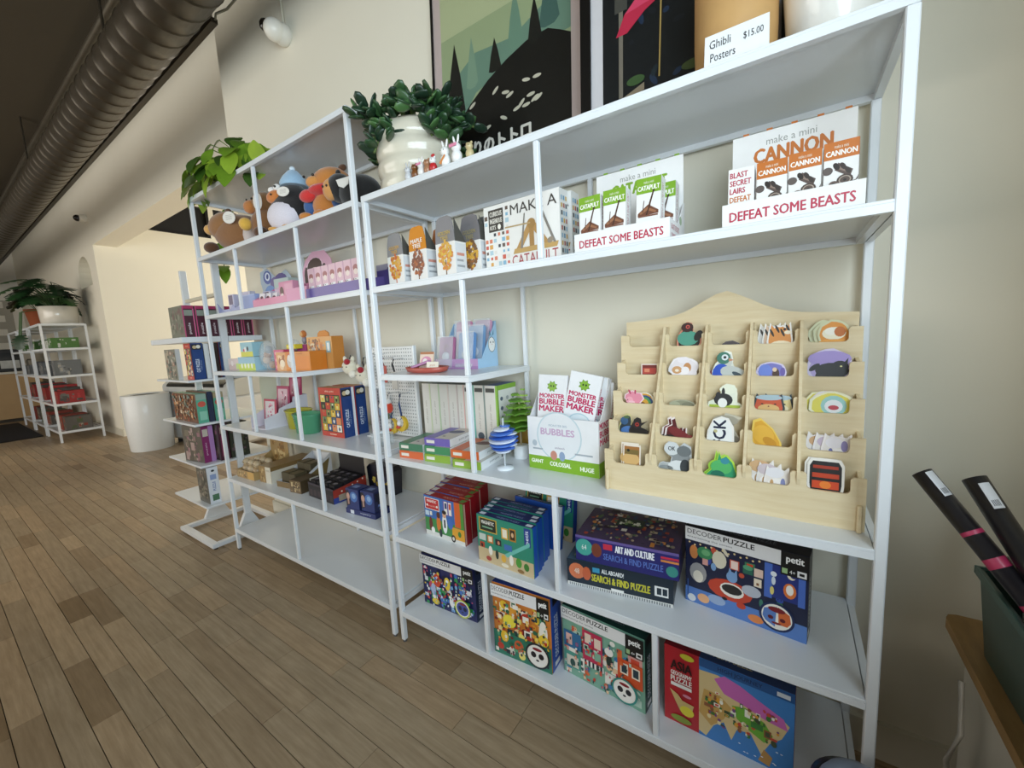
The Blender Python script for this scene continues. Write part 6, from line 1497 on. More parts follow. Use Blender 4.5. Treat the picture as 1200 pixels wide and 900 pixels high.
pc = ['#e0b43a', '#f0ece0', '#c93f2c', '#2f4a7a', '#e0d27a', '#7a8a4a', '#d98a5a', '#1a1814']
r = random.Random(77)
for i in range(4):
    for j in range(5):
        x0, y0 = 0.075 + 0.215 * i, 0.115 + 0.148 * j
        rb.append(('r', x0, y0, x0 + 0.2, y0 + 0.138, pc[(i * 3 + j * 5) % 8]))
        rb.append(('e', x0 + 0.1, y0 + 0.06, 0.03, 0.04, pc[(i * 5 + j * 3 + 4) % 8], 0, 10))
        rb.append(('e', x0 + 0.1, y0 + 0.105, 0.022, 0.02, pc[(i + j * 2 + 1) % 8], 0, 10))
spn = lambda: [('r', 0, 0, 1, 1, '#1d3f7c'), ('r', 0, 0, 0.12, 1, '#16315f'), ('r', 0.1, 0.82, 0.9, 0.97, '#23262e'), ('e', 0.35, 0.89, 0.05, 0.045, '#c9b48a'), ('e', 0.65, 0.9, 0.05, 0.05, '#e6e2d6'), ('tv', 'CAT PUZZLE', 0.3, 0.2, 0.58, 0.56, '#dfe6ee', 0.03), ('tv', '1000 pieces', 0.66, 0.26, 0.78, 0.52, '#9db2cc')]
for i in range(2):
    # the two boxes stand spine out towards the window, one behind the other
    carton('jigsaw_box', ['jigsaw box with red bordered cat cover and navy spine, in front', 'second navy spined jigsaw box standing behind the red bordered one'][i], 'puzzle box', (-0.578, 0.098 + 0.072 * i, Z3), (0.165, 0.054, 0.222), '#1d3f7c',
           {'front': rb, 'right': spn(), 'top': [('r', 0, 0, 1, 1, '#b5722c'), ('r', 0.1, 0.3, 0.8, 0.7, '#c28a4a')]}, 1)
tag(G().box(-0.5795, 0.1553, Z3, -0.4135, 0.1675, Z3 + 0.22, '#e6e8ea').build('white_box', None, CARD), 'narrow white box sandwiched between the two navy jigsaw boxes', 'box')

# pegboard stand with hanging charms
t = thing('pegboard_stand', 'white perforated pegboard stand at the right end of the shelf', 'pegboard', (-0.335, 0.215, Z3))
g = G().box(0, 0, 0.01, 0.27, 0.008, 0.39, '#e4e6e6', 0.002)
g.build('board', t, ENAMEL)
g = G()
for i in range(19):
    for j in range(26):
        x, z = 0.012 + i * 0.0137, 0.024 + j * 0.0142
        g.add([(x + 0.0032 * cos(q * pi / 3), -0.0004, z + 0.0032 * sin(q * pi / 3)) for q in range(6)], [tuple(range(6))], '#8d9494')
o = g.build('peg_holes', t, DARK)
o['kind'] = 'stuff'
for x in (-0.006, 0.27):
    G().box(x, -0.003, 0, x + 0.008, 0.014, 0.392, '#eceeee', 0.002).build('edge_post', t, ENAMEL)
G().box(-0.01, -0.05, 0, 0.282, 0.06, 0.006, '#e4e6e6', 0.002).build('foot_plate', t, ENAMEL)
for i, (x, z) in enumerate([(0.03, 0.35), (0.09, 0.36), (0.15, 0.345), (0.21, 0.34), (0.05, 0.21), (0.17, 0.2), (0.23, 0.2)]):
    G().tube([(x, 0, z), (x, -0.05, z), (x, -0.055, z + 0.008)], 0.002, 6, '#c9cdd0').build('hook', t, METAL)
PX, PY = -0.335, 0.215


def charm(label, x, z, dy, kind, c1, c2, drop=0.1):
    t = thing('hanging_charm', label, 'keychain', (PX + x, PY - dy, Z3 + z), 0, 'charms hanging from the pegboard')
    G().tube([(0, 0, 0), (-0.008, -0.002, -drop * 0.4), (0.004, -0.003, -drop)], 0.004, 6, c2).build('strap', t, PLUSH)
    if kind == 'rabbit':
        G().ball((0, -0.006, -drop - 0.028), (0.02, 0.014, 0.024), c1, 12, 8).build('dress', t, PLUSH)
        G().ball((0, -0.008, -drop - 0.002), (0.014, 0.012, 0.013), '#eceae6', 12, 8).build('head', t, PLUSH)
        for q in (-1, 1):
            G().ball((q * 0.007, -0.006, -drop + 0.018), (0.004, 0.003, 0.014), '#eceae6', 8, 6, (0, q * 0.2, 0)).build('ear', t, PLUSH)
    elif kind == 'moon':
        pts = [(0.032 * cos(a), -drop - 0.02 + 0.032 * sin(a)) for a in [RD(-150 + 240 * i / 14) for i in range(15)]] + [(-0.006 + 0.024 * cos(a), -drop - 0.012 + 0.024 * sin(a)) for a in [RD(80 - 220 * i / 12) for i in range(13)]]
        G().prism(pts, -0.01, 0.004, '#d9b42c').build('crescent', t, PLASTIC)
        G().ball((-0.006, -0.012, -drop - 0.018), (0.01, 0.008, 0.012), '#eeece8', 10, 7).build('rabbit', t, PLASTIC)
        G().ball((-0.012, -0.013, -drop - 0.034), (0.012, 0.008, 0.007), '#c9402c', 10, 6).build('blanket', t, PLASTIC)
        for q in (-1, 1):
            G().ball((-0.006 + q * 0.004, -0.012, -drop + 0.002), (0.0025, 0.002, 0.01), '#eeece8', 7, 5).build('ear', t, PLASTIC)
    elif kind == 'cat':
        G().ball((0, -0.012, -drop - 0.02), (0.04, 0.026, 0.034), c1, 16, 10).build('head', t, PLUSH)
        for q in (-1, 1):
            G().ball((q * 0.027, -0.012, -drop + 0.014), (0.011, 0.008, 0.015), c1, 9, 6, (0, q * 0.3, 0)).build('ear', t, PLUSH)
            G().ball((q * 0.014, -0.036, -drop - 0.018), 0.003, '#1a1512', 6, 4).build('eye', t, PLASTIC)
        G().ball((0.012, -0.03, -drop + 0.004), (0.017, 0.012, 0.014), '#a8202c', 10, 7).build('red_patch', t, PLUSH)
        G().ball((0.03, -0.02, -drop - 0.05), (0.02, 0.016, 0.018), '#ece6d8', 10, 7).build('paw', t, PLUSH)
    else:
        G().prism([(-0.016, -drop - 0.07), (0.016, -drop - 0.07), (0.016, -drop), (-0.016, -drop)], -0.004, 0.0, c1).build('card', t, PRINT)
    return t


charm('cream cat face plush charm with a red patch, hanging beside the navy jigsaw boxes', -0.07, 0.36, 0.05, 'cat', '#e6dec8', '#2a2422', 0.03)
charm('second cream cat face charm, half behind the post', 0.02, 0.35, 0.05, 'cat', '#e2dac6', '#2a2422', 0.055)
charm('red and white charm hanging high on the pegboard', 0.15, 0.345, 0.052, 'card', '#b5382c', '#7a2a2a', 0.03)
charm('black strapped charm with a red and white card', 0.21, 0.34, 0.05, 'card', '#c9c6c0', '#1c1c22', 0.05)
charm('white rabbit charm in a red and white dress', 0.17, 0.2, 0.055, 'rabbit', '#d3452c', '#1d2f5c', 0.03)
charm('rabbit on a yellow crescent moon charm, left of the pair', 0.18, 0.12, 0.055, 'moon', '#d9b42c', '#1d3a6c', 0.035)
charm('rabbit on a yellow crescent moon charm, right of the pair', 0.237, 0.2, 0.055, 'moon', '#d9b42c', '#1d3a6c', 0.1)
charm('navy strapped charm with a tiny pale doll', 0.12, 0.21, 0.05, 'rabbit', '#7f8fb0', '#24406f', 0.06)
carton('patterned_pack', 'tall pale pack printed all over with tiny red dots', 'pack', (PX + 0.005, PY - 0.03, Z3 + 0.0068), (0.04, 0.012, 0.205), '#d9ccd2',
       {'front': [('r', 0, 0, 1, 1, '#d6c9d0')] + [('e', 0.2 + 0.2 * (q % 4), 0.06 + 0.065 * (q // 4), 0.014, 0.01, ['#b5607a', '#8f86b0', '#c98a8a'][q % 3], 0, 6) for q in range(56)]}, 2)
carton('patterned_pack', 'slim olive green pack hanging beside the dotted one', 'pack', (PX + 0.075, PY - 0.024, Z3 + 0.0068), (0.032, 0.01, 0.175), '#5f6b3c', {'front': [('r', 0.1, 0.1, 0.9, 0.5, '#4a562c'), ('r', 0.1, 0.75, 0.9, 0.9, '#c9a86a')]}, 2)
t = thing('acrylic_stand', 'small clear acrylic block with pale blue tokens at the shelf edge', 'stand', (-0.2, 0.075, Z3))
G().box(0, 0, 0, 0.075, 0.06, 0.05, '#dbe8ee', 0.003).build('block', t, CLEAR)
for x in (0.018, 0.052):
    G().lathe([(0.012, 0), (0.012, 0.01)], 16, '#e6f0f4', (x, 0.02, 0.0505)).build('token', t, PLASTIC)

# ------------------------------------------------------------------ taller unit: sixth level, blind boxes
CBD = '#a88a5c'
t = tray('figure_display_box', 'kraft brown display box with round wooden figures, leftmost on its shelf', (-1.375, 0.03, Zk(2)), (0.19, 0.2, 0.2), 0.045, 0.1, '#b39562', 2, '#8f7446',
         {'front': (0.19, 0.045, [('r', 0, 0, 1, 1, '#a8895a'), ('r', 0.62, 0.05, 0.98, 0.95, '#d2a860')] + busy(60, ['#8a6a3c', '#c9b080', '#6f5430', '#d9b47a'], 16, 0, 0, 0.6, 1, 4, 0.3, False)),
          'back': (0.19, 0.19, [('r', 0, 0, 1, 1, '#b0905c')] + busy(61, ['#c9a468', '#8a6636', '#d9bd86', '#a87c42'], 26, 0, 0, 1, 1, 1, 0.14, False))}, backh=0.2)
for i in range(6):
    x, y = -1.355 + 0.062 * (i % 3), 0.075 + 0.06 * (i // 3)
    t = thing('wooden_figure', 'round beige figure in the kraft box, %s' % ['front row left', 'front row middle', 'front row right', 'second row left', 'second row middle', 'second row right'][i], 'figurine', (x + 0.008, y, Zk(2) + 0.003), 0, 'figures in the kraft box')
    G().lathe([(0.02, 0), (0.024, 0.01), (0.024, 0.045), (0.018, 0.058), (0.0005, 0.062)], 16, ['#b39a78', '#c2aa86', '#a88c66'][i % 3]).build('body', t, PLASTIC)
    G().ball((0, 0, 0.074), (0.022, 0.02, 0.02), '#c6b08e', 12, 8).build('head', t, PLASTIC)
    for q in (-1, 1):
        G().ball((q * 0.008, -0.018, 0.076), 0.0025, '#2a2018', 6, 4).build('eye', t, PLASTIC)
carton('kraft_box', 'long kraft box with a white end panel pushed back on its shelf', 'box', (-1.15, 0.05, Zk(2)), (0.11, 0.25, 0.088), '#a98d5e',
       {'front': [('r', 0, 0, 0.55, 1, '#9a7c4c')] + busy(62, ['#7a5f38', '#c2a878'], 10, 0, 0, 0.5, 1, 1.2, 0.16, False) + [('r', 0.55, 0, 1, 1, '#d8d2c2'), ('t', 'SMISKI', 0.62, 0.72, 0.94, 0.82, '#6a6458')], 'top': [('r', 0, 0, 1, 1, '#8a7048')], 'right': [('r', 0, 0, 1, 1, '#cfc8b8'), ('r', 0, 0.75, 1, 1, '#7d6238')]}, 4)
t = tray('figure_display_box', 'white and brown sloping display box in the middle of its shelf', (-0.98, 0.055, Zk(2)), (0.15, 0.22, 0.16), 0.03, 0.13, '#d9d9dc', 6, '#6a5a40',
         {'front': (0.15, 0.03, [('r', 0, 0, 1, 1, '#7a6238')]), 'right': (0.22, 0.12, [('p', [(0, 0.02), (0.8, 0.02), (0.95, 0.9), (0.5, 0.5), (0, 0.22)], '#7d6a40')])}, slope=0.1)
carton('brown_blind_box', 'small brown printed box lying in front of the sloping display', 'box', (-0.83, 0.045, Zk(2)), (0.085, 0.1, 0.062), '#5f4c34', {'front': [('r', 0, 0, 1, 1, '#6a5436')] + busy(63, ['#3c3022', '#a8906a', '#c9b48a'], 16, 0, 0, 1, 1, 1.3, 0.2, False), 'right': [('r', 0, 0, 1, 1, '#d2cdc2'), ('r', 0, 0, 0.5, 1, '#4a3c28')], 'top': [('r', 0, 0, 1, 1, '#54442e')]}, 6)
for i in range(4):
    carton('brown_blind_box', 'dark olive blind box inside the sloping display, %s' % ['front left', 'front right', 'back left', 'back right'][i], 'box', (-0.965 + 0.066 * (i % 2), 0.075 + 0.085 * (i // 2), Zk(2) + 0.003), (0.055, 0.07, 0.07 + 0.03 * (i // 2)), '#4f4630', {'top': [('r', 0.1, 0.1, 0.9, 0.9, '#6a5c3c')]}, 6, 'olive blind boxes')
t = tray('figure_display_box', 'black and red display box of small black boxes with a tall header', (-0.69, 0.062, Zk(2)), (0.215, 0.17, 0.15), 0.07, 0.095, '#2a1c1e', -2, '#171215',
         {'front': (0.215, 0.07, [('r', 0, 0, 1, 1, '#17141c'), ('r', 0, 0.85, 1, 1, '#3a3644')] + [('r', 0.06 + 0.16 * q, 0.15, 0.16 + 0.16 * q, 0.55, '#3c2a30') for q in range(6)]),
          'right': (0.17, 0.09, [('r', 0, 0, 1, 0.3, '#2c3f8a'), ('p', [(0, 0.3), (1, 0.3), (1, 0.95), (0.6, 0.85), (0, 0.7)], '#9c3428')] + [('e', 0.25 + 0.16 * q, 0.55 + 0.07 * q, 0.045, 0.045, '#f0e6da', 0, 8) for q in range(5)] + [('r', 0.15, 0.08, 0.5, 0.4, '#a89a86')]),
          'back': (0.215, 0.17, [('r', 0, 0, 1, 1, '#15131a')])}, backh=0.13, slope=0.85)
t2 = thing('header_card', 'black header card with a gold and red picture rising from the black display box', 'display card', (-0.665, 0.236, Zk(2) + 0.1), -2, None, -2)
G().prism([(0, 0), (0.165, 0), (0.175, 0.085), (0.15, 0.1), (0.14, 0.125), (0.05, 0.125), (0.035, 0.1), (0.0, 0.095)], 0, 0.003, '#15131a').build('card', t2, CARD)
G().art(FRONT(0, 0, 0), 0.165, 0.125, busy(66, ['#8a4a2c', '#c99a4a', '#d9c08a', '#5a2a22', '#e0a888'], 22, 0.24, 0.45, 0.86, 0.98, 1.3, 0.13) + [('t', 'series', 0.72, 0.12, 0.95, 0.2, '#b9b4b0')], 3e-4, 3e-5).build('card_print', t2, PRINT)
for i in range(12):
    x, y = -0.68 + 0.05 * (i % 4), 0.07 + 0.05 * (i // 4)
    carton('black_blind_box', 'black blind box, %s row of the black display, %s from left' % (['front', 'middle', 'back'][i // 4], ['first', 'second', 'third', 'fourth'][i % 4]), 'box', (x, y, Zk(2) + 0.003), (0.044, 0.044, 0.078 + 0.004 * (i // 4)), '#141218', {'top': [('e', 0.5, 0.5, 0.3, 0.2, '#7a7480'), ('r', 0.25, 0.2, 0.75, 0.3, '#4a4450')]}, -2, 'black blind boxes')
for i, (x, y, lb) in enumerate([(-0.345, 0.035, 'blue and black foil pack with a pale figure, left of the front pair'), (-0.258, 0.045, 'blue and black foil pack with a pale figure, right of the front pair')]):
    carton('foil_pack', lb, 'pack', (x, y, Zk(2) + 0.0225), (0.078, 0.06, 0.086), '#1f2c66',
           {'front': [('r', 0, 0, 1, 1, '#22336e'), ('p', [(0, 0.1), (0.3, 0.2), (0.35, 0.7), (0.2, 0.95), (0, 0.9)], '#14162a'), ('e', 0.6, 0.62, 0.26, 0.26, '#4a74b8'), ('e', 0.62, 0.66, 0.14, 0.14, '#8fb0d8'), ('e', 0.16, 0.62, 0.12, 0.18, '#c9a090'), ('p', [(0.1, 0.2), (0.24, 0.22), (0.22, 0.5), (0.1, 0.5)], '#b58f84')], 'top': [('r', 0, 0, 1, 1, '#2b3a72'), ('r', 0.2, 0.3, 0.6, 0.7, '#7f93c2')], 'right': [('r', 0, 0, 1, 1, '#1b2452')] + busy(70, ['#33488f', '#6a86c0', '#11142a'], 8, 0, 0, 1, 1, 0.7, 0.2, False)}, 4)
carton('navy_tray', 'low navy display tray under the pair of foil packs', 'tray', (-0.352, 0.033, Zk(2)), (0.18, 0.09, 0.022), '#20295a', {'front': [('r', 0, 0, 1, 1, '#232e66'), ('r', 0.16, 0.1, 0.28, 0.8, '#d8dce6'), ('t', 'mystery', 0.5, 0.3, 0.85, 0.7, '#c2c9de')]}, 4)
t = thing('foil_bag', 'black and gold toy bag with a loop handle behind the foil packs', 'bag', (-0.475, 0.245, Zk(2)), 2)
t.scale = (1.2, 1, 0.9)
G().prism([(0, 0), (0.14, 0), (0.15, 0.13), (0.135, 0.15), (0.01, 0.15), (-0.008, 0.13)], 0, 0.05, '#191a26').build('body', t, PLASTIC)
G().art(FRONT(0, 0, 0), 0.14, 0.15, busy(71, ['#b59a3a', '#3a3f66', '#d9c05a', '#2a2c40'], 16, 0.05, 0.15, 0.95, 0.85, 1, 0.14, False), 3e-4, 3e-5).build('cover_print', t, PRINT)
G().tube([(0.045, 0.025, 0.148), (0.05, 0.025, 0.178), (0.07, 0.025, 0.188), (0.09, 0.025, 0.178), (0.095, 0.025, 0.148)], 0.004, 6, '#4a4a86').build('handle', t, PLASTIC)

# ------------------------------------------------------------------ puzzle rack standing end-on beyond the shelving
RK = thing('puzzle_rack', 'white steel T-foot rack with five flat shelves of jigsaw boxes', 'rack', (-1.765, 0.115, 0))
X0, X1, Y0, Y1 = -0.25, 0.25, -0.205, 0.205
g = G()
for q in ((X0, Y0, X1, Y0 + 0.035), (X0, Y1 - 0.035, X1, Y1), (X0, Y0 + 0.035, X0 + 0.035, Y1 - 0.035), (X1 - 0.035, Y0 + 0.035, X1, Y1 - 0.035)):
    g.box(q[0], q[1], 0.01, q[2], q[3], 0.034, WHITE, 0.002)
g.build('base_frame', RK, ENAMEL)
for x in (X0 + 0.02, X1 - 0.02):
    for y in (Y0 + 0.02, Y1 - 0.02):
        G().lathe([(0.012, 0), (0.012, 0.0105)], 12, '#2c2a28', (x, y, 0)).build('rubber_foot', RK, DARK)
for x in (X0 + 0.012, X1 - 0.012):
    p = G().box(x - 0.01, -0.018, 0.034, x + 0.01, 0.018, 1.65, WHITE, 0.002).build('upright', RK, ENAMEL)
    G().prism([(-0.075, 0.0342), (0.075, 0.0342), (0.02, 0.15), (-0.02, 0.15)], x - 0.013, x + 0.013, WHITE, 'x').build('gusset', p, ENAMEL)
G().box(X0 + 0.022, -0.012, 1.45, X1 - 0.022, 0.012, 1.47, '#cfc9b4', 0.002).build('cross_bar', RK, ENAMEL)
for i, z in enumerate((0.262, 0.5, 0.738, 0.985, 1.222)):
    h = 0.03 if i == 4 else 0.012
    G().box(X0 + 0.024, Y0, z - h, X1 - 0.024, Y1, z, WHITE, 0.0015).build('shelf', RK, ENAMEL)
    for x in (X0 + 0.0005, X1 - 0.0225):
        G().box(x, Y0, z - h, x + 0.022, -0.02, z, WHITE, 0.0015).build('shelf_lip', RK, ENAMEL)
        G().box(x, 0.02, z - h, x + 0.022, Y1, z, WHITE, 0.0015).build('shelf_lip', RK, ENAMEL)
RX, RY = -1.765, 0.115


def spine_box(label, y, z, wd, th, h, col, spine, front, x1=-1.541, rz=0, group='jigsaw boxes on the rack'):
    carton('jigsaw_box', label, 'puzzle box', (x1 - wd, y, z), (wd, th, h), col, {'front': front, 'right': spine, 'top': [('r', 0, 0, 1, 1, col)]}, rz, group)


nth = ['first', 'second', 'third', 'fourth', 'fifth', 'sixth', 'seventh']
for i in range(6):
    spine_box('maroon spined jigsaw box on the top shelf of the rack, %s from the front' % nth[i], -0.062 + 0.059 * i, 1.2225, 0.2, 0.053, 0.172, '#7c2a44',
              [('r', 0, 0, 1, 1, '#4a1a2c'), ('r', 0, 0, 0.1, 1, '#c24a7a'), ('r', 0.88, 0, 1, 1, '#d0648e'), ('r', 0.12, 0.68, 0.86, 0.86, '#8f968a'), ('r', 0.1, 0.9, 1, 1, '#a8305c'), ('tv', 'puzzle', 0.35, 0.1, 0.62, 0.45, '#e0d2d6', 0.03)],
              [('r', 0, 0, 1, 1, '#77796a')] + busy(80 + i, ['#8f9080', '#5f6354', '#a89f92', '#7a5f5c'], 24, 0, 0, 1, 1, 1.2, 0.14, False))
greyf = [('r', 0, 0, 1, 1, '#8a8a7c')] + busy(90, ['#b5a893', '#6a6f66', '#a8766a', '#c9c2b2', '#4f5a58'], 40, 0, 0, 1, 1, 0.9, 0.1, False)
spine_box('grey pictured jigsaw box at the front of the second rack shelf', -0.085, 0.9855, 0.17, 0.022, 0.175, '#c9ccca', [('r', 0, 0, 1, 1, '#c6cac8')], greyf, -1.66)
spine_box('jigsaw box with red cat cover and navy spine on the rack', -0.05, 0.9855, 0.095, 0.058, 0.203, '#1d3f7c', spn(), rb)
spine_box('slim white spined box between the navy jigsaw boxes on the rack', 0.012, 0.9855, 0.095, 0.024, 0.198, '#dde0e2', [('r', 0, 0, 1, 1, '#dfe2e4')], greyf)
spine_box('dark brown spined jigsaw box on the second rack shelf', 0.046, 0.9855, 0.095, 0.034, 0.2, '#2c1f1c', [('r', 0, 0, 1, 1, '#2a1d1a')], greyf)
spine_box('second navy spined jigsaw box on the rack', 0.085, 0.9855, 0.095, 0.056, 0.203, '#1d3f7c', spn(), rb)
mosf = [('r', 0, 0, 1, 1, '#6f4a34')] + busy(95, ['#a8643c', '#c98f5c', '#7a8a7a', '#d9b48a', '#5a3324', '#93a8a0', '#b54f34', '#e0cbb0'], 150, 0, 0, 1, 1, 1.9, 0.075, True)
spine_box('wide brown mosaic jigsaw box on the middle rack shelf', -0.06, 0.7385, 0.35, 0.05, 0.165, '#57a58a', [('r', 0, 0, 1, 1, '#5aa98e'), ('r', 0.2, 0.1, 0.9, 0.4, '#8fcab2'), ('e', 0.5, 0.65, 0.12, 0.1, '#c95a4a'), ('r', 0, 0.8, 1, 1, '#8fa89a')], mosf)
spine_box('navy spined box beside the mosaic jigsaw', -0.006, 0.7385, 0.3, 0.026, 0.172, '#1f2a44', [('r', 0, 0, 1, 1, '#1f2c48')], mosf)
spine_box('green spined jigsaw box on the middle rack shelf, behind the navy one', 0.024, 0.7385, 0.3, 0.05, 0.165, '#57a58a', [('r', 0, 0, 1, 1, '#5aa98e'), ('r', 0.2, 0.1, 0.9, 0.4, '#8fcab2'), ('e', 0.5, 0.65, 0.12, 0.1, '#c95a4a'), ('r', 0, 0.8, 1, 1, '#a89a7a')], mosf)
drk = [('r', 0, 0, 1, 1, '#4a443a')] + busy(97, ['#6a6250', '#8a5f6a', '#3a3a30', '#a88f8a'], 40, 0, 0, 1, 1, 1, 0.12, False)
spine_box('magenta spined jigsaw box at the front of the fourth rack shelf', -0.075, 0.5005, 0.2, 0.062, 0.212, '#6a2a5a', [('r', 0, 0, 0.6, 1, '#8a2f6a'), ('r', 0.6, 0, 1, 1, '#b98ac4'), ('r', 0.1, 0.72, 0.55, 0.92, '#c9c2b4'), ('tv', 'puzzle', 0.2, 0.2, 0.4, 0.55, '#e0c8da')], drk, -1.575, 8)
spine_box('second magenta spined jigsaw box on the fourth rack shelf', 0.022, 0.5005, 0.18, 0.05, 0.212, '#4a2236', [('r', 0, 0, 1, 1, '#4a2236'), ('r', 0.2, 0.1, 0.7, 0.7, '#8a2f5a'), ('r', 0.2, 0.74, 0.8, 0.92, '#a89a8a')], drk)
spine_box('dark green pictured jigsaw box on the fourth rack shelf', 0.078, 0.5005, 0.18, 0.1, 0.21, '#33382c', [('r', 0, 0, 1, 1, '#34392c')] + busy(98, ['#4f5640', '#6a5a4a', '#23261f', '#5f4a52'], 30, 0, 0, 1, 1, 0.6, 0.1, False), drk)
spine_box('single white spined jigsaw box on the lowest rack shelf', -0.06, 0.2625, 0.15, 0.055, 0.215, '#dfe2e8', [('r', 0, 0, 1, 1, '#dfe3ea'), ('e', 0.55, 0.9, 0.04, 0.03, '#2c3036'), ('r', 0.25, 0.66, 0.8, 0.8, '#8fa2cc'), ('tv', 'PUZZLE', 0.4, 0.35, 0.65, 0.6, '#5a74b0', 0.03), ('r', 0.25, 0.08, 0.85, 0.25, '#4f7a5a')],
          [('r', 0, 0, 1, 1, '#5f5f58')] + busy(99, ['#8a8678', '#3f443e', '#a39a8c', '#6f5f58'], 40, 0, 0, 1, 1, 0.7, 0.1, False), -1.541)

# ------------------------------------------------------------------ behind: bin, cooler, wire shelves, counter
t = thing('waste_bin', 'white cylindrical bin with a dark opening standing on the floor', 'bin', (-5.2, 0.61, 0))
G().lathe([(0.2, 0.0), (0.205, 0.01), (0.222, 0.3), (0.225, 0.655), (0.218, 0.668), (0.17, 0.668), (0.165, 0.64), (0.0005, 0.64)], 40, '#e3e5e4').build('drum', t, PLASTIC)
G().lathe([(0.1, 0.645), (0.164, 0.655), (0.164, 0.645), (0.0005, 0.642)], 32, '#3c3f40').build('opening', t, DARK)
t = thing('drinks_cooler', 'white chest cooler with a grey rounded top and black band, behind the rack', 'cooler', (-4.71, 1.23, 0), 8)
G().box(-0.72, -0.3, 0.05, 0.72, 0.3, 0.62, '#dde0e2', 0.03).build('cabinet', t, ENAMEL)
pts = [(-0.3, 0.6205), (0.3, 0.6205), (0.3, 0.72)] + [(0.3 * cos(RD(a)), 0.72 + 0.1 * sin(RD(a))) for a in range(15, 180, 15)] + [(-0.3, 0.72)]
G().prism(pts, -0.72, 0.72, '#c2c5c4', 'x').build('rounded_lid', t, ENAMEL)
pts = [(0.31 * cos(RD(a)), 0.72 + 0.11 * sin(RD(a))) for a in range(60, 181, 10)] + [(0.302 * cos(RD(a)), 0.72 + 0.102 * sin(RD(a))) for a in range(180, 59, -10)]
G().prism(pts, -0.6, 0.6, '#17181a', 'x').build('black_band', t, PLASTIC)
G().box(-0.4, -0.31, 0.5, -0.3, -0.302, 0.56, '#8d9294').build('vent', t, PLASTIC)
for x in (-0.6, 0.6):
    for y in (-0.24, 0.24):
        G().lathe([(0.03, 0), (0.03, 0.05)], 12, '#2a2a2a', (x, y, 0)).build('caster', t, DARK)
r = random.Random(21)
UL = ['white wire shelf unit nearest the alcove, plants on top', 'second white wire shelf unit in the far row', 'third white wire shelf unit in the far row, nearest the counter']
for n_ in range(3):
    bx = -7.42 - 1.05 * n_
    t = thing('wire_shelf_unit', UL[n_], 'shelf', (bx, 0.31, 0))
    for x in (-0.46, 0.46):
        for y in (-0.21, 0.21):
            G().box(x - 0.012, y - 0.012, 0, x + 0.012, y + 0.012, 1.6, WHITE).build('post', t, ENAMEL)
    for z in (0.14, 0.52, 0.9, 1.27, 1.6):
        G().box(-0.448, -0.198, z - 0.015, 0.448, 0.198, z, WHITE).build('shelf', t, ENAMEL)
        for y in (-0.21, 0.21):
            G().box(-0.448, y - 0.01, z - 0.02, 0.448, y + 0.01, z + 0.01, WHITE).build('rail', t, ENAMEL)
        for x in (-0.46, 0.46):
            G().box(x - 0.01, -0.198, z - 0.02, x + 0.01, 0.198, z + 0.01, WHITE).build('rail', t, ENAMEL)
    for k, (z, h, pal, wd) in enumerate([(0.1405, 0.2, ['#5f5a54', '#8a3a2c', '#4f5a3a', '#a89a86'], 'dark and red'), (0.5205, 0.22, ['#9c2c2c', '#4a4642', '#b03434', '#6a6a64'], 'red and charcoal'), (0.9005, 0.2, ['#6f7274', '#56585a', '#8a8d90', '#a8a49a'], 'grey'), (1.2705, 0.16, ['#4f7a3a', '#c9ccc6', '#2f5a2a', '#d9d6cc'], 'green and white')]):
        xx = 0.43
        for q in range(3):
            w = r.uniform(0.16, 0.27)
            h2 = h * r.uniform(0.7, 1.1)
            c = pal[q % 4]
            carton('stock_box', '%s stock box, %s wire unit, %s level, %s along' % (wd, ['nearest', 'second', 'third'][n_], ['lowest', 'second', 'third', 'top'][k], ['first', 'second', 'third'][q]), 'box', (bx + xx - w, 0.31 - 0.17 + r.uniform(0, 0.05), z), (w, 0.26, h2), c,
                   {'front': busy(int(r.random() * 999), pal, 10, 0, 0, 1, 1, 1.2, 0.18, False), 'right': busy(int(r.random() * 999), pal, 12, 0, 0, 1, 1, 1.2, 0.18, False)}, 0, 'stock on the wire shelf units')
            xx -= w + 0.02

# monstera
t = thing('potted_monstera', 'large monstera with split leaves in a white pot on the wire shelves', 'plant', (-7.3, 0.34, 1.6105))
G().lathe([(0.17, 0), (0.185, 0.01), (0.2, 0.24), (0.19, 0.25), (0.0005, 0.22)], 30, '#ded8cc').build('pot', t, CERAMIC)


def split_leaf(parent, p, d, L, col):
    vs, fs = [], []
    n = 14
    pts = []
    for i in range(n + 1):
        s = i / n
        w = 0.46 * math.sin(pi * (0.12 + 0.86 * s)) ** 0.6
        if i % 3 == 2:
            w *= 0.4
        pts.append((s, w))
    for s, w in pts:
        vs += [(L * s, -w * L, -0.25 * L * s * s - 0.12 * w * L), (L * s, 0, -0.25 * L * s * s), (L * s, w * L, -0.25 * L * s * s - 0.12 * w * L)]
    for i in range(n):
        a = i * 3
        fs += [(a, a + 3, a + 4, a + 1), (a + 1, a + 4, a + 5, a + 2)]
    g = G()
    g.M = Matrix.Translation(p) @ d.to_track_quat('X', 'Z').to_matrix().to_4x4()
    g.add(vs, fs, col)
    return g.build('leaf', parent, LEAF)


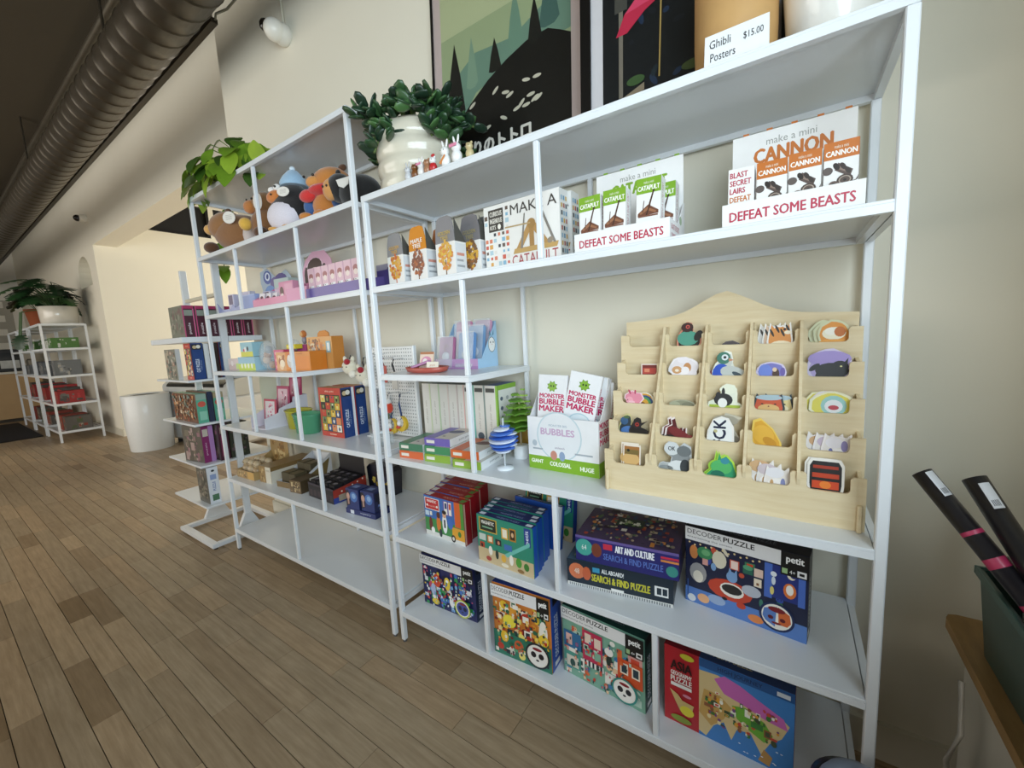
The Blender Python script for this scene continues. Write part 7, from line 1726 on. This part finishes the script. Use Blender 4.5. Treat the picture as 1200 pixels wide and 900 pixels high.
r = random.Random(5)
for i in range(30):
    a = r.uniform(-pi, pi)
    R = r.uniform(0.08, 0.36)
    p = Vector((R * cos(a) * 0.9, -0.1 + R * sin(a) * 0.75, 0.58 - 0.7 * max(0, R - 0.15) + r.uniform(-0.14, 0.06)))
    if p.y > 0.16:
        p.y = 0.16
    st = G().tube([(0.03 * cos(a), 0.03 * sin(a), 0.22), (p.x * 0.5, p.y * 0.5, p.z * 0.75), p], 0.008, 6, '#3a5a2c', 0.005).build('stalk', t, LEAF)
    d = Vector((cos(a) + 0.3, sin(a) * 0.7 - 0.35, r.uniform(-0.7, 0.0))).normalized()
    split_leaf(st, p, d, r.uniform(0.2, 0.28), r.choice(['#1c3a20', '#274a28', '#16301b', '#31562c']))
for k in range(3):
    st = G().tube([(-0.1 - 0.1 * k, -0.12, 0.22), (-0.3 - 0.1 * k, -0.3, 0.2), (-0.36 - 0.1 * k, -0.34, -0.12)], 0.007, 6, '#3a5a2c').build('stalk', t, LEAF)
    split_leaf(st, Vector((-0.36 - 0.1 * k, -0.34, -0.12)), Vector((0.3, -0.3, -0.8)).normalized(), 0.2, '#1c3a20')
t = thing('clay_pot', 'brick brown clay pot beside the white monstera pot', 'pot', (-7.68, 0.2, 1.6105))
G().lathe([(0.09, 0), (0.1, 0.005), (0.13, 0.2), (0.14, 0.2), (0.14, 0.235), (0.125, 0.235), (0.0005, 0.2)], 26, '#96502f').build('pot', t, paint('clay', 0.85, 0, 0.12, 15))
for i in range(12):
    a = i * 0.9
    p = Vector((0.16 * cos(a), 0.14 * sin(a), 0.34 + 0.05 * (i % 3)))
    st = G().tube([(0, 0, 0.2), (p.x * 0.5, p.y * 0.5, 0.3), p], 0.004, 5, '#3a5a2c').build('stalk', t, LEAF)
    place_leaf(st, p, Vector((cos(a), sin(a), -0.5)).normalized(), 0.16, 0.1, r.choice(['#25452a', '#1c3a20']))

# counter at the far end
t = thing('service_counter', 'tan fronted service counter with a pale top at the far end', 'counter', (-11.2, -1.0, 0))
G().box(-0.35, -2.4, 0.06, 0.33, 1.5, 0.9, '#b49468', 0.004).build('front_panels', t, paint('laminate', 0.5, 0.1, 0.1, 5))
G().box(-0.38, -2.42, 0.9005, 0.37, 1.52, 0.94, '#cfcabc', 0.004).build('worktop', t, ENAMEL)
G().box(-0.3, -2.35, 0, 0.28, 1.45, 0.0595, '#3a342c').build('plinth', t, DARK)
for i, (y, w, h, c, lb) in enumerate([(0.15, 0.34, 0.42, '#23201e', 'black coffee machine on the far counter'), (-0.35, 0.3, 0.3, '#6a6862', 'grey countertop machine left of the coffee machine'), (0.42, 0.08, 0.2, '#8a8478', 'small tin at the alcove end of the far counter')]):
    t = thing('counter_machine' if i < 2 else 'tin', lb, 'machine' if i < 2 else 'tin', (-11.2, -0.0 + y, 0.9405))
    G().box(-0.16, -w / 2, 0, 0.16, w / 2, h, c, 0.01).build('body', t, PLASTIC)
    if i < 2:
        G().box(0.1605, -w * 0.35, h * 0.15, 0.168, w * 0.35, h * 0.5, '#b9b6ae', 0.001).build('front_panel', t, METAL)
        G().box(0.1605, -w * 0.35, h * 0.65, 0.166, w * 0.35, h * 0.85, '#0f0f10', 0.001).build('display', t, PLASTIC)
    else:
        G().lathe([(0.045, 0), (0.03, 0.02)], 14, c, (0, 0, h)).build('lid', t, METAL)
for i in range(6):
    t = thing('white_cup', 'white cup on the far counter, %s from the left' % nth[i], 'cup', (-11.0 + 0.02 * (i % 2), -0.62 + 0.11 * i, 0.9405), 0, 'cups on the far counter')
    G().lathe([(0.025, 0), (0.04, 0.09), (0.036, 0.09), (0.02, 0.008), (0.0005, 0.008)], 16, '#e6e2d8').build('bowl', t, CERAMIC)
    G().tube([(0.036, 0, 0.07), (0.062, 0, 0.06), (0.06, 0, 0.03), (0.03, 0, 0.02)], 0.005, 6, '#e6e2d8').build('handle', t, CERAMIC)
# glazed tile splashback behind the counter, laid tile by tile
t = thing('tile_splashback', 'white glazed brick tiling on the end wall behind the counter', 'tiling', (XL + 0.001, -1.0, 0.95))
G().box(0, -2.4, 0, 0.006, 1.5, 1.5, '#a8a498').build('grout', t, WALLP)
mesh = None
for j in range(10):
    for i in range(13):
        y0 = -2.36 + i * 0.3 + (0.15 if j % 2 else 0)
        if y0 + 0.29 > 1.5:
            continue
        if mesh is None:
            o = G().box(0.0062, 0.004, 0.004, 0.016, 0.292, 0.142, '#dcd8cc', 0.003).build('tile', t, CERAMIC)
            mesh = o.data
        else:
            o = bpy.data.objects.new('tile', mesh)
            COL.objects.link(o)
            o.parent = t
        o.location = (0, y0, 0.0 + j * 0.148)
tag(G().box(-10.5, -2.4, 0.0005, -7.97, 0.06, 0.012, '#17161a', 0.003).build('floor_mat', None, paint('rubber_mat', 0.9, 0, 0.3, 60, 0.4)), 'black rubber mat on the floor before the far counter', 'mat')

# ------------------------------------------------------------------ window corner: bench, tub, poster tubes
t = thing('window_bench', 'low window bench with a wooden top and white side panel in the corner', 'bench', (1.485, 0.255, 0))
pts = [(0.0, -0.02), (0.006, -0.006), (0.02, 0.0), (0.198, 0.0), (0.198, -1.6), (0.0, -1.6)]
G().prism(pts, 0.478, 0.5, '#ffffff', 'z').build('top_board', t, LEDGE)
G().box(0.03, -1.58, 0, 0.195, -0.03, 0.4775, '#d5d3c8', 0.003).build('side_panel', t, ENAMEL)
t = thing('storage_tub', 'dark green rectangular tub on the bench holding poster tubes', 'tub', (1.5, -0.29, 0.5005))
e = 0.004
x1, y1, hh = 0.17, 0.43, 0.165
g = G()
tp = 0.012
for (a, b) in (((tp, tp), (x1 - tp, tp)), ((x1 - tp, tp), (x1 - tp, y1 - tp)), ((x1 - tp, y1 - tp), (tp, y1 - tp)), ((tp, y1 - tp), (tp, tp))):
    ex = lambda p, k: (p[0] + (-tp if p[0] < x1 / 2 else tp) * k, p[1] + (-tp if p[1] < y1 / 2 else tp) * k)
    A, B = ex(a, 1), ex(b, 1)
    cx, cy = x1 / 2, y1 / 2
    sh_ = lambda p: (p[0] + (e if p[0] < cx else -e), p[1] + (e if p[1] < cy else -e))
    a2, b2, A2, B2 = sh_(a), sh_(b), sh_(A), sh_(B)
    g.add([(*a, 0), (*b, 0), (*B, hh), (*A, hh), (*a2, 0.004), (*b2, 0.004), (*B2, hh), (*A2, hh)], [(0, 1, 2, 3), (5, 4, 7, 6), (3, 2, 6, 7)], '#2c4a44')
g.add([(tp, tp, 0), (x1 - tp, tp, 0), (x1 - tp, y1 - tp, 0), (tp, y1 - tp, 0)], [(0, 3, 2, 1)], '#2c4a44')
g.add([(tp, tp, 0.004), (x1 - tp, tp, 0.004), (x1 - tp, y1 - tp, 0.004), (tp, y1 - tp, 0.004)], [(0, 1, 2, 3)], '#24403a')
g.build('tub_body', t, PLASTIC)
g = G()
for q in ((-0.006, -0.006, x1 + 0.006, 0.0), (-0.006, y1, x1 + 0.006, y1 + 0.006), (-0.006, 0.0, 0.0, y1), (x1, 0.0, x1 + 0.006, y1)):
    g.box(q[0], q[1], hh - 0.012, q[2], q[3], hh + 0.003, '#34564f', 0.001)
g.build('rim', t, PLASTIC)


def ptube(label, a, b, rad, col, bands, sticker_at=None, hollow=True, cat_='poster tube', group='poster tubes in the tub'):
    a, b = Vector(a), Vector(b)
    d = (b - a).normalized()
    L = (b - a).length
    t = thing('poster_tube', label, cat_, a, 0, group)
    t.rotation_euler = d.to_track_quat('Z', 'Y').to_euler()
    G().lathe([(rad, 0), (rad, L), (rad * 0.86, L), (rad * 0.86, L - 0.05), (0.0005, L - 0.05)], 24, col).build('tube', t, PLASTIC)
    for z0, z1, c in bands:
        G().lathe([(rad * 1.006, z0 * L), (rad * 1.012, z0 * L + 0.001), (rad * 1.012, z1 * L - 0.001), (rad * 1.006, z1 * L)], 24, c, cap=False).build('stripe', t, PRINT)
    if sticker_at is not None:
        ang, z0, z1 = sticker_at
        loc_ = d.to_track_quat('Z', 'Y').inverted() @ Vector((0.25, -1, 0.3))
        ang = math.atan2(loc_.y, loc_.x) + ang
        n = 6
        vs, fs = [], []
        for i in range(n + 1):
            q = ang - 0.45 + 0.9 * i / n
            vs += [(rad * 1.02 * cos(q), rad * 1.02 * sin(q), L - z1), (rad * 1.02 * cos(q), rad * 1.02 * sin(q), L - z0)]
        fs = [(2 * i, 2 * i + 2, 2 * i + 3, 2 * i + 1) for i in range(n)]
        g = G().add(vs, fs, '#d4d6da')
        for k in range(5):
            q0 = ang - 0.3 + 0.12 * k
            g.add([(rad * 1.025 * cos(q0 + w_), rad * 1.025 * sin(q0 + w_), z_) for w_, z_ in ((0, L - z1 + 0.004), (0.06, L - z1 + 0.004), (0.06, L - z1 + 0.014), (0, L - z1 + 0.014))], [(0, 1, 2, 3)], '#3a3c44')
        g.build('barcode_label', t, PRINT)
    return t


PKC = '#b8305c'
ptube('black poster tube with pink stripes leaning far left out of the tub', (1.63, -0.10, 0.522), (1.405, 0.10, 0.85), 0.0155, '#1a1820', [(0.25, 0.31, PKC), (0.44, 0.5, PKC), (0.62, 0.655, PKC), (0.74, 0.755, PKC)], (0.3, 0.004, 0.05))
ptube('black poster tube with a white barcode label, standing right of the striped one', (1.615, -0.13, 0.522), (1.468, 0.085, 0.853), 0.0165, '#17161c', [(0.3, 0.33, PKC), (0.55, 0.57, '#7a2a4a')], (0.0, 0.012, 0.055))
ptube('short dark tube end just above the tub rim', (1.6, 0.03, 0.522), (1.505, 0.085, 0.715), 0.013, '#23222a', [])
ptube('thin black tube lying low across the front of the tub', (1.635, -0.24, 0.522), (1.54, -0.19, 0.76), 0.014, '#1a1820', [(0.5, 0.56, PKC)])
t = thing('rolled_paper', 'roll of white paper standing in the tub behind the black tubes', 'paper roll', (1.55, 0.055, 0.512))
g = G()
vs, fs = [], []
N_ = 40
for i in range(N_ + 1):
    a = i * 0.42
    R = 0.01 + 0.0004 * i
    for z, k in ((0, 1.0), (0.3, 1.25)):
        vs.append((R * k * cos(a), R * k * sin(a), z))
fs = [(2 * i, 2 * i + 2, 2 * i + 3, 2 * i + 1) for i in range(N_)]
g.add(vs, fs, '#dcdedf', True)
g.build('sheet', t, CARD)
t.rotation_euler = (RD(0), RD(3), 0)
tag(G().tube([(1.484, 0.12, 0.44), (1.478, 0.08, 0.36), (1.47, 0.11, 0.27), (1.478, 0.08, 0.16), (1.462, 0.13, 0.06), (1.44, 0.2, 0.012)], 0.0045, 8, '#c9c7c0').build('white_cable', None, PLASTIC), 'white cable hanging down beside the window bench', 'cable')
t = thing('domed_bin', 'small black bin with a blue grey domed lid, at the foot of the right post', 'bin', (1.318, -0.115, 0))
G().lathe([(0.055, 0.0), (0.06, 0.006), (0.07, 0.3), (0.074, 0.31), (0.074, 0.325), (0.064, 0.33)], 36, '#1c1f2a').build('drum', t, PLASTIC)
G().lathe([(0.062, 0.3302), (0.054, 0.345), (0.034, 0.358), (0.0005, 0.364)], 36, '#8f9cb0').build('domed_lid', t, PLASTIC)
# unseen crates added along the window bench to shade the low corner
for i, (y, h, c, lb) in enumerate([(-0.78, 0.36, '#6a5a44', 'unseen brown slatted crate added on the window bench to shade the corner'), (-1.25, 0.4, '#4f5a52', 'unseen grey green slatted crate added at the bench end for shade')]):
    t = thing('shade_crate', lb, 'crate', (1.505, y, 0.5005))
    G().box(0.005, 0.005, 0, 0.165, 0.435, 0.012, c).build('base', t, CARD)
    for x in (0.0, 0.162):
        for k in range(4):
            z = 0.015 + k * (h / 4)
            G().box(x, 0.0, z, x + 0.008, 0.44, z + h / 4 - 0.012, c, 0.001).build('slat', t, CARD)
    for yy in (0.0, 0.432):
        G().box(0.0085, yy, 0.0125, 0.1615, yy + 0.008, h, c, 0.001).build('end_panel', t, CARD)
    for k in range(3):
        G().box(0.02, 0.03 + 0.13 * k, 0.0125, 0.15, 0.14 + 0.13 * k, h * 0.92, ['#b9b2a4', '#8f9aa0', '#c2b49a'][k], 0.002).build('folded_stock', t, CARD)

# unseen cabinet added opposite the shelves to block low light
t = thing('shade_cabinet', 'unseen wooden cabinet added opposite the white shelves to block low light', 'cabinet', (0.75, -1.95, 0))
G().box(-0.95, -0.4, 0.08, 0.8, 0.4, 0.92, '#7d6a50', 0.004).build('carcass', t, paint('cabinet_veneer', 0.5, 0.1, 0.1, 8))
G().box(-0.97, -0.42, 0.9205, 0.82, 0.42, 0.95, '#8f7a5c', 0.004).build('top_board', t, MATS['cabinet_veneer'])
G().box(-0.9, -0.36, 0, 0.76, 0.36, 0.0795, '#2c261e').build('plinth', t, DARK)
for k in range(3):
    x = -0.94 + 0.58 * k
    dr = G().box(x, 0.4005, 0.1, x + 0.565, 0.418, 0.9, '#86725a', 0.003).build('door', t, MATS['cabinet_veneer'])
    G().tube([(x + 0.5, 0.44, 0.55), (x + 0.5, 0.44, 0.68)], 0.006, 8, '#b9b6ae').build('handle', dr, METAL)
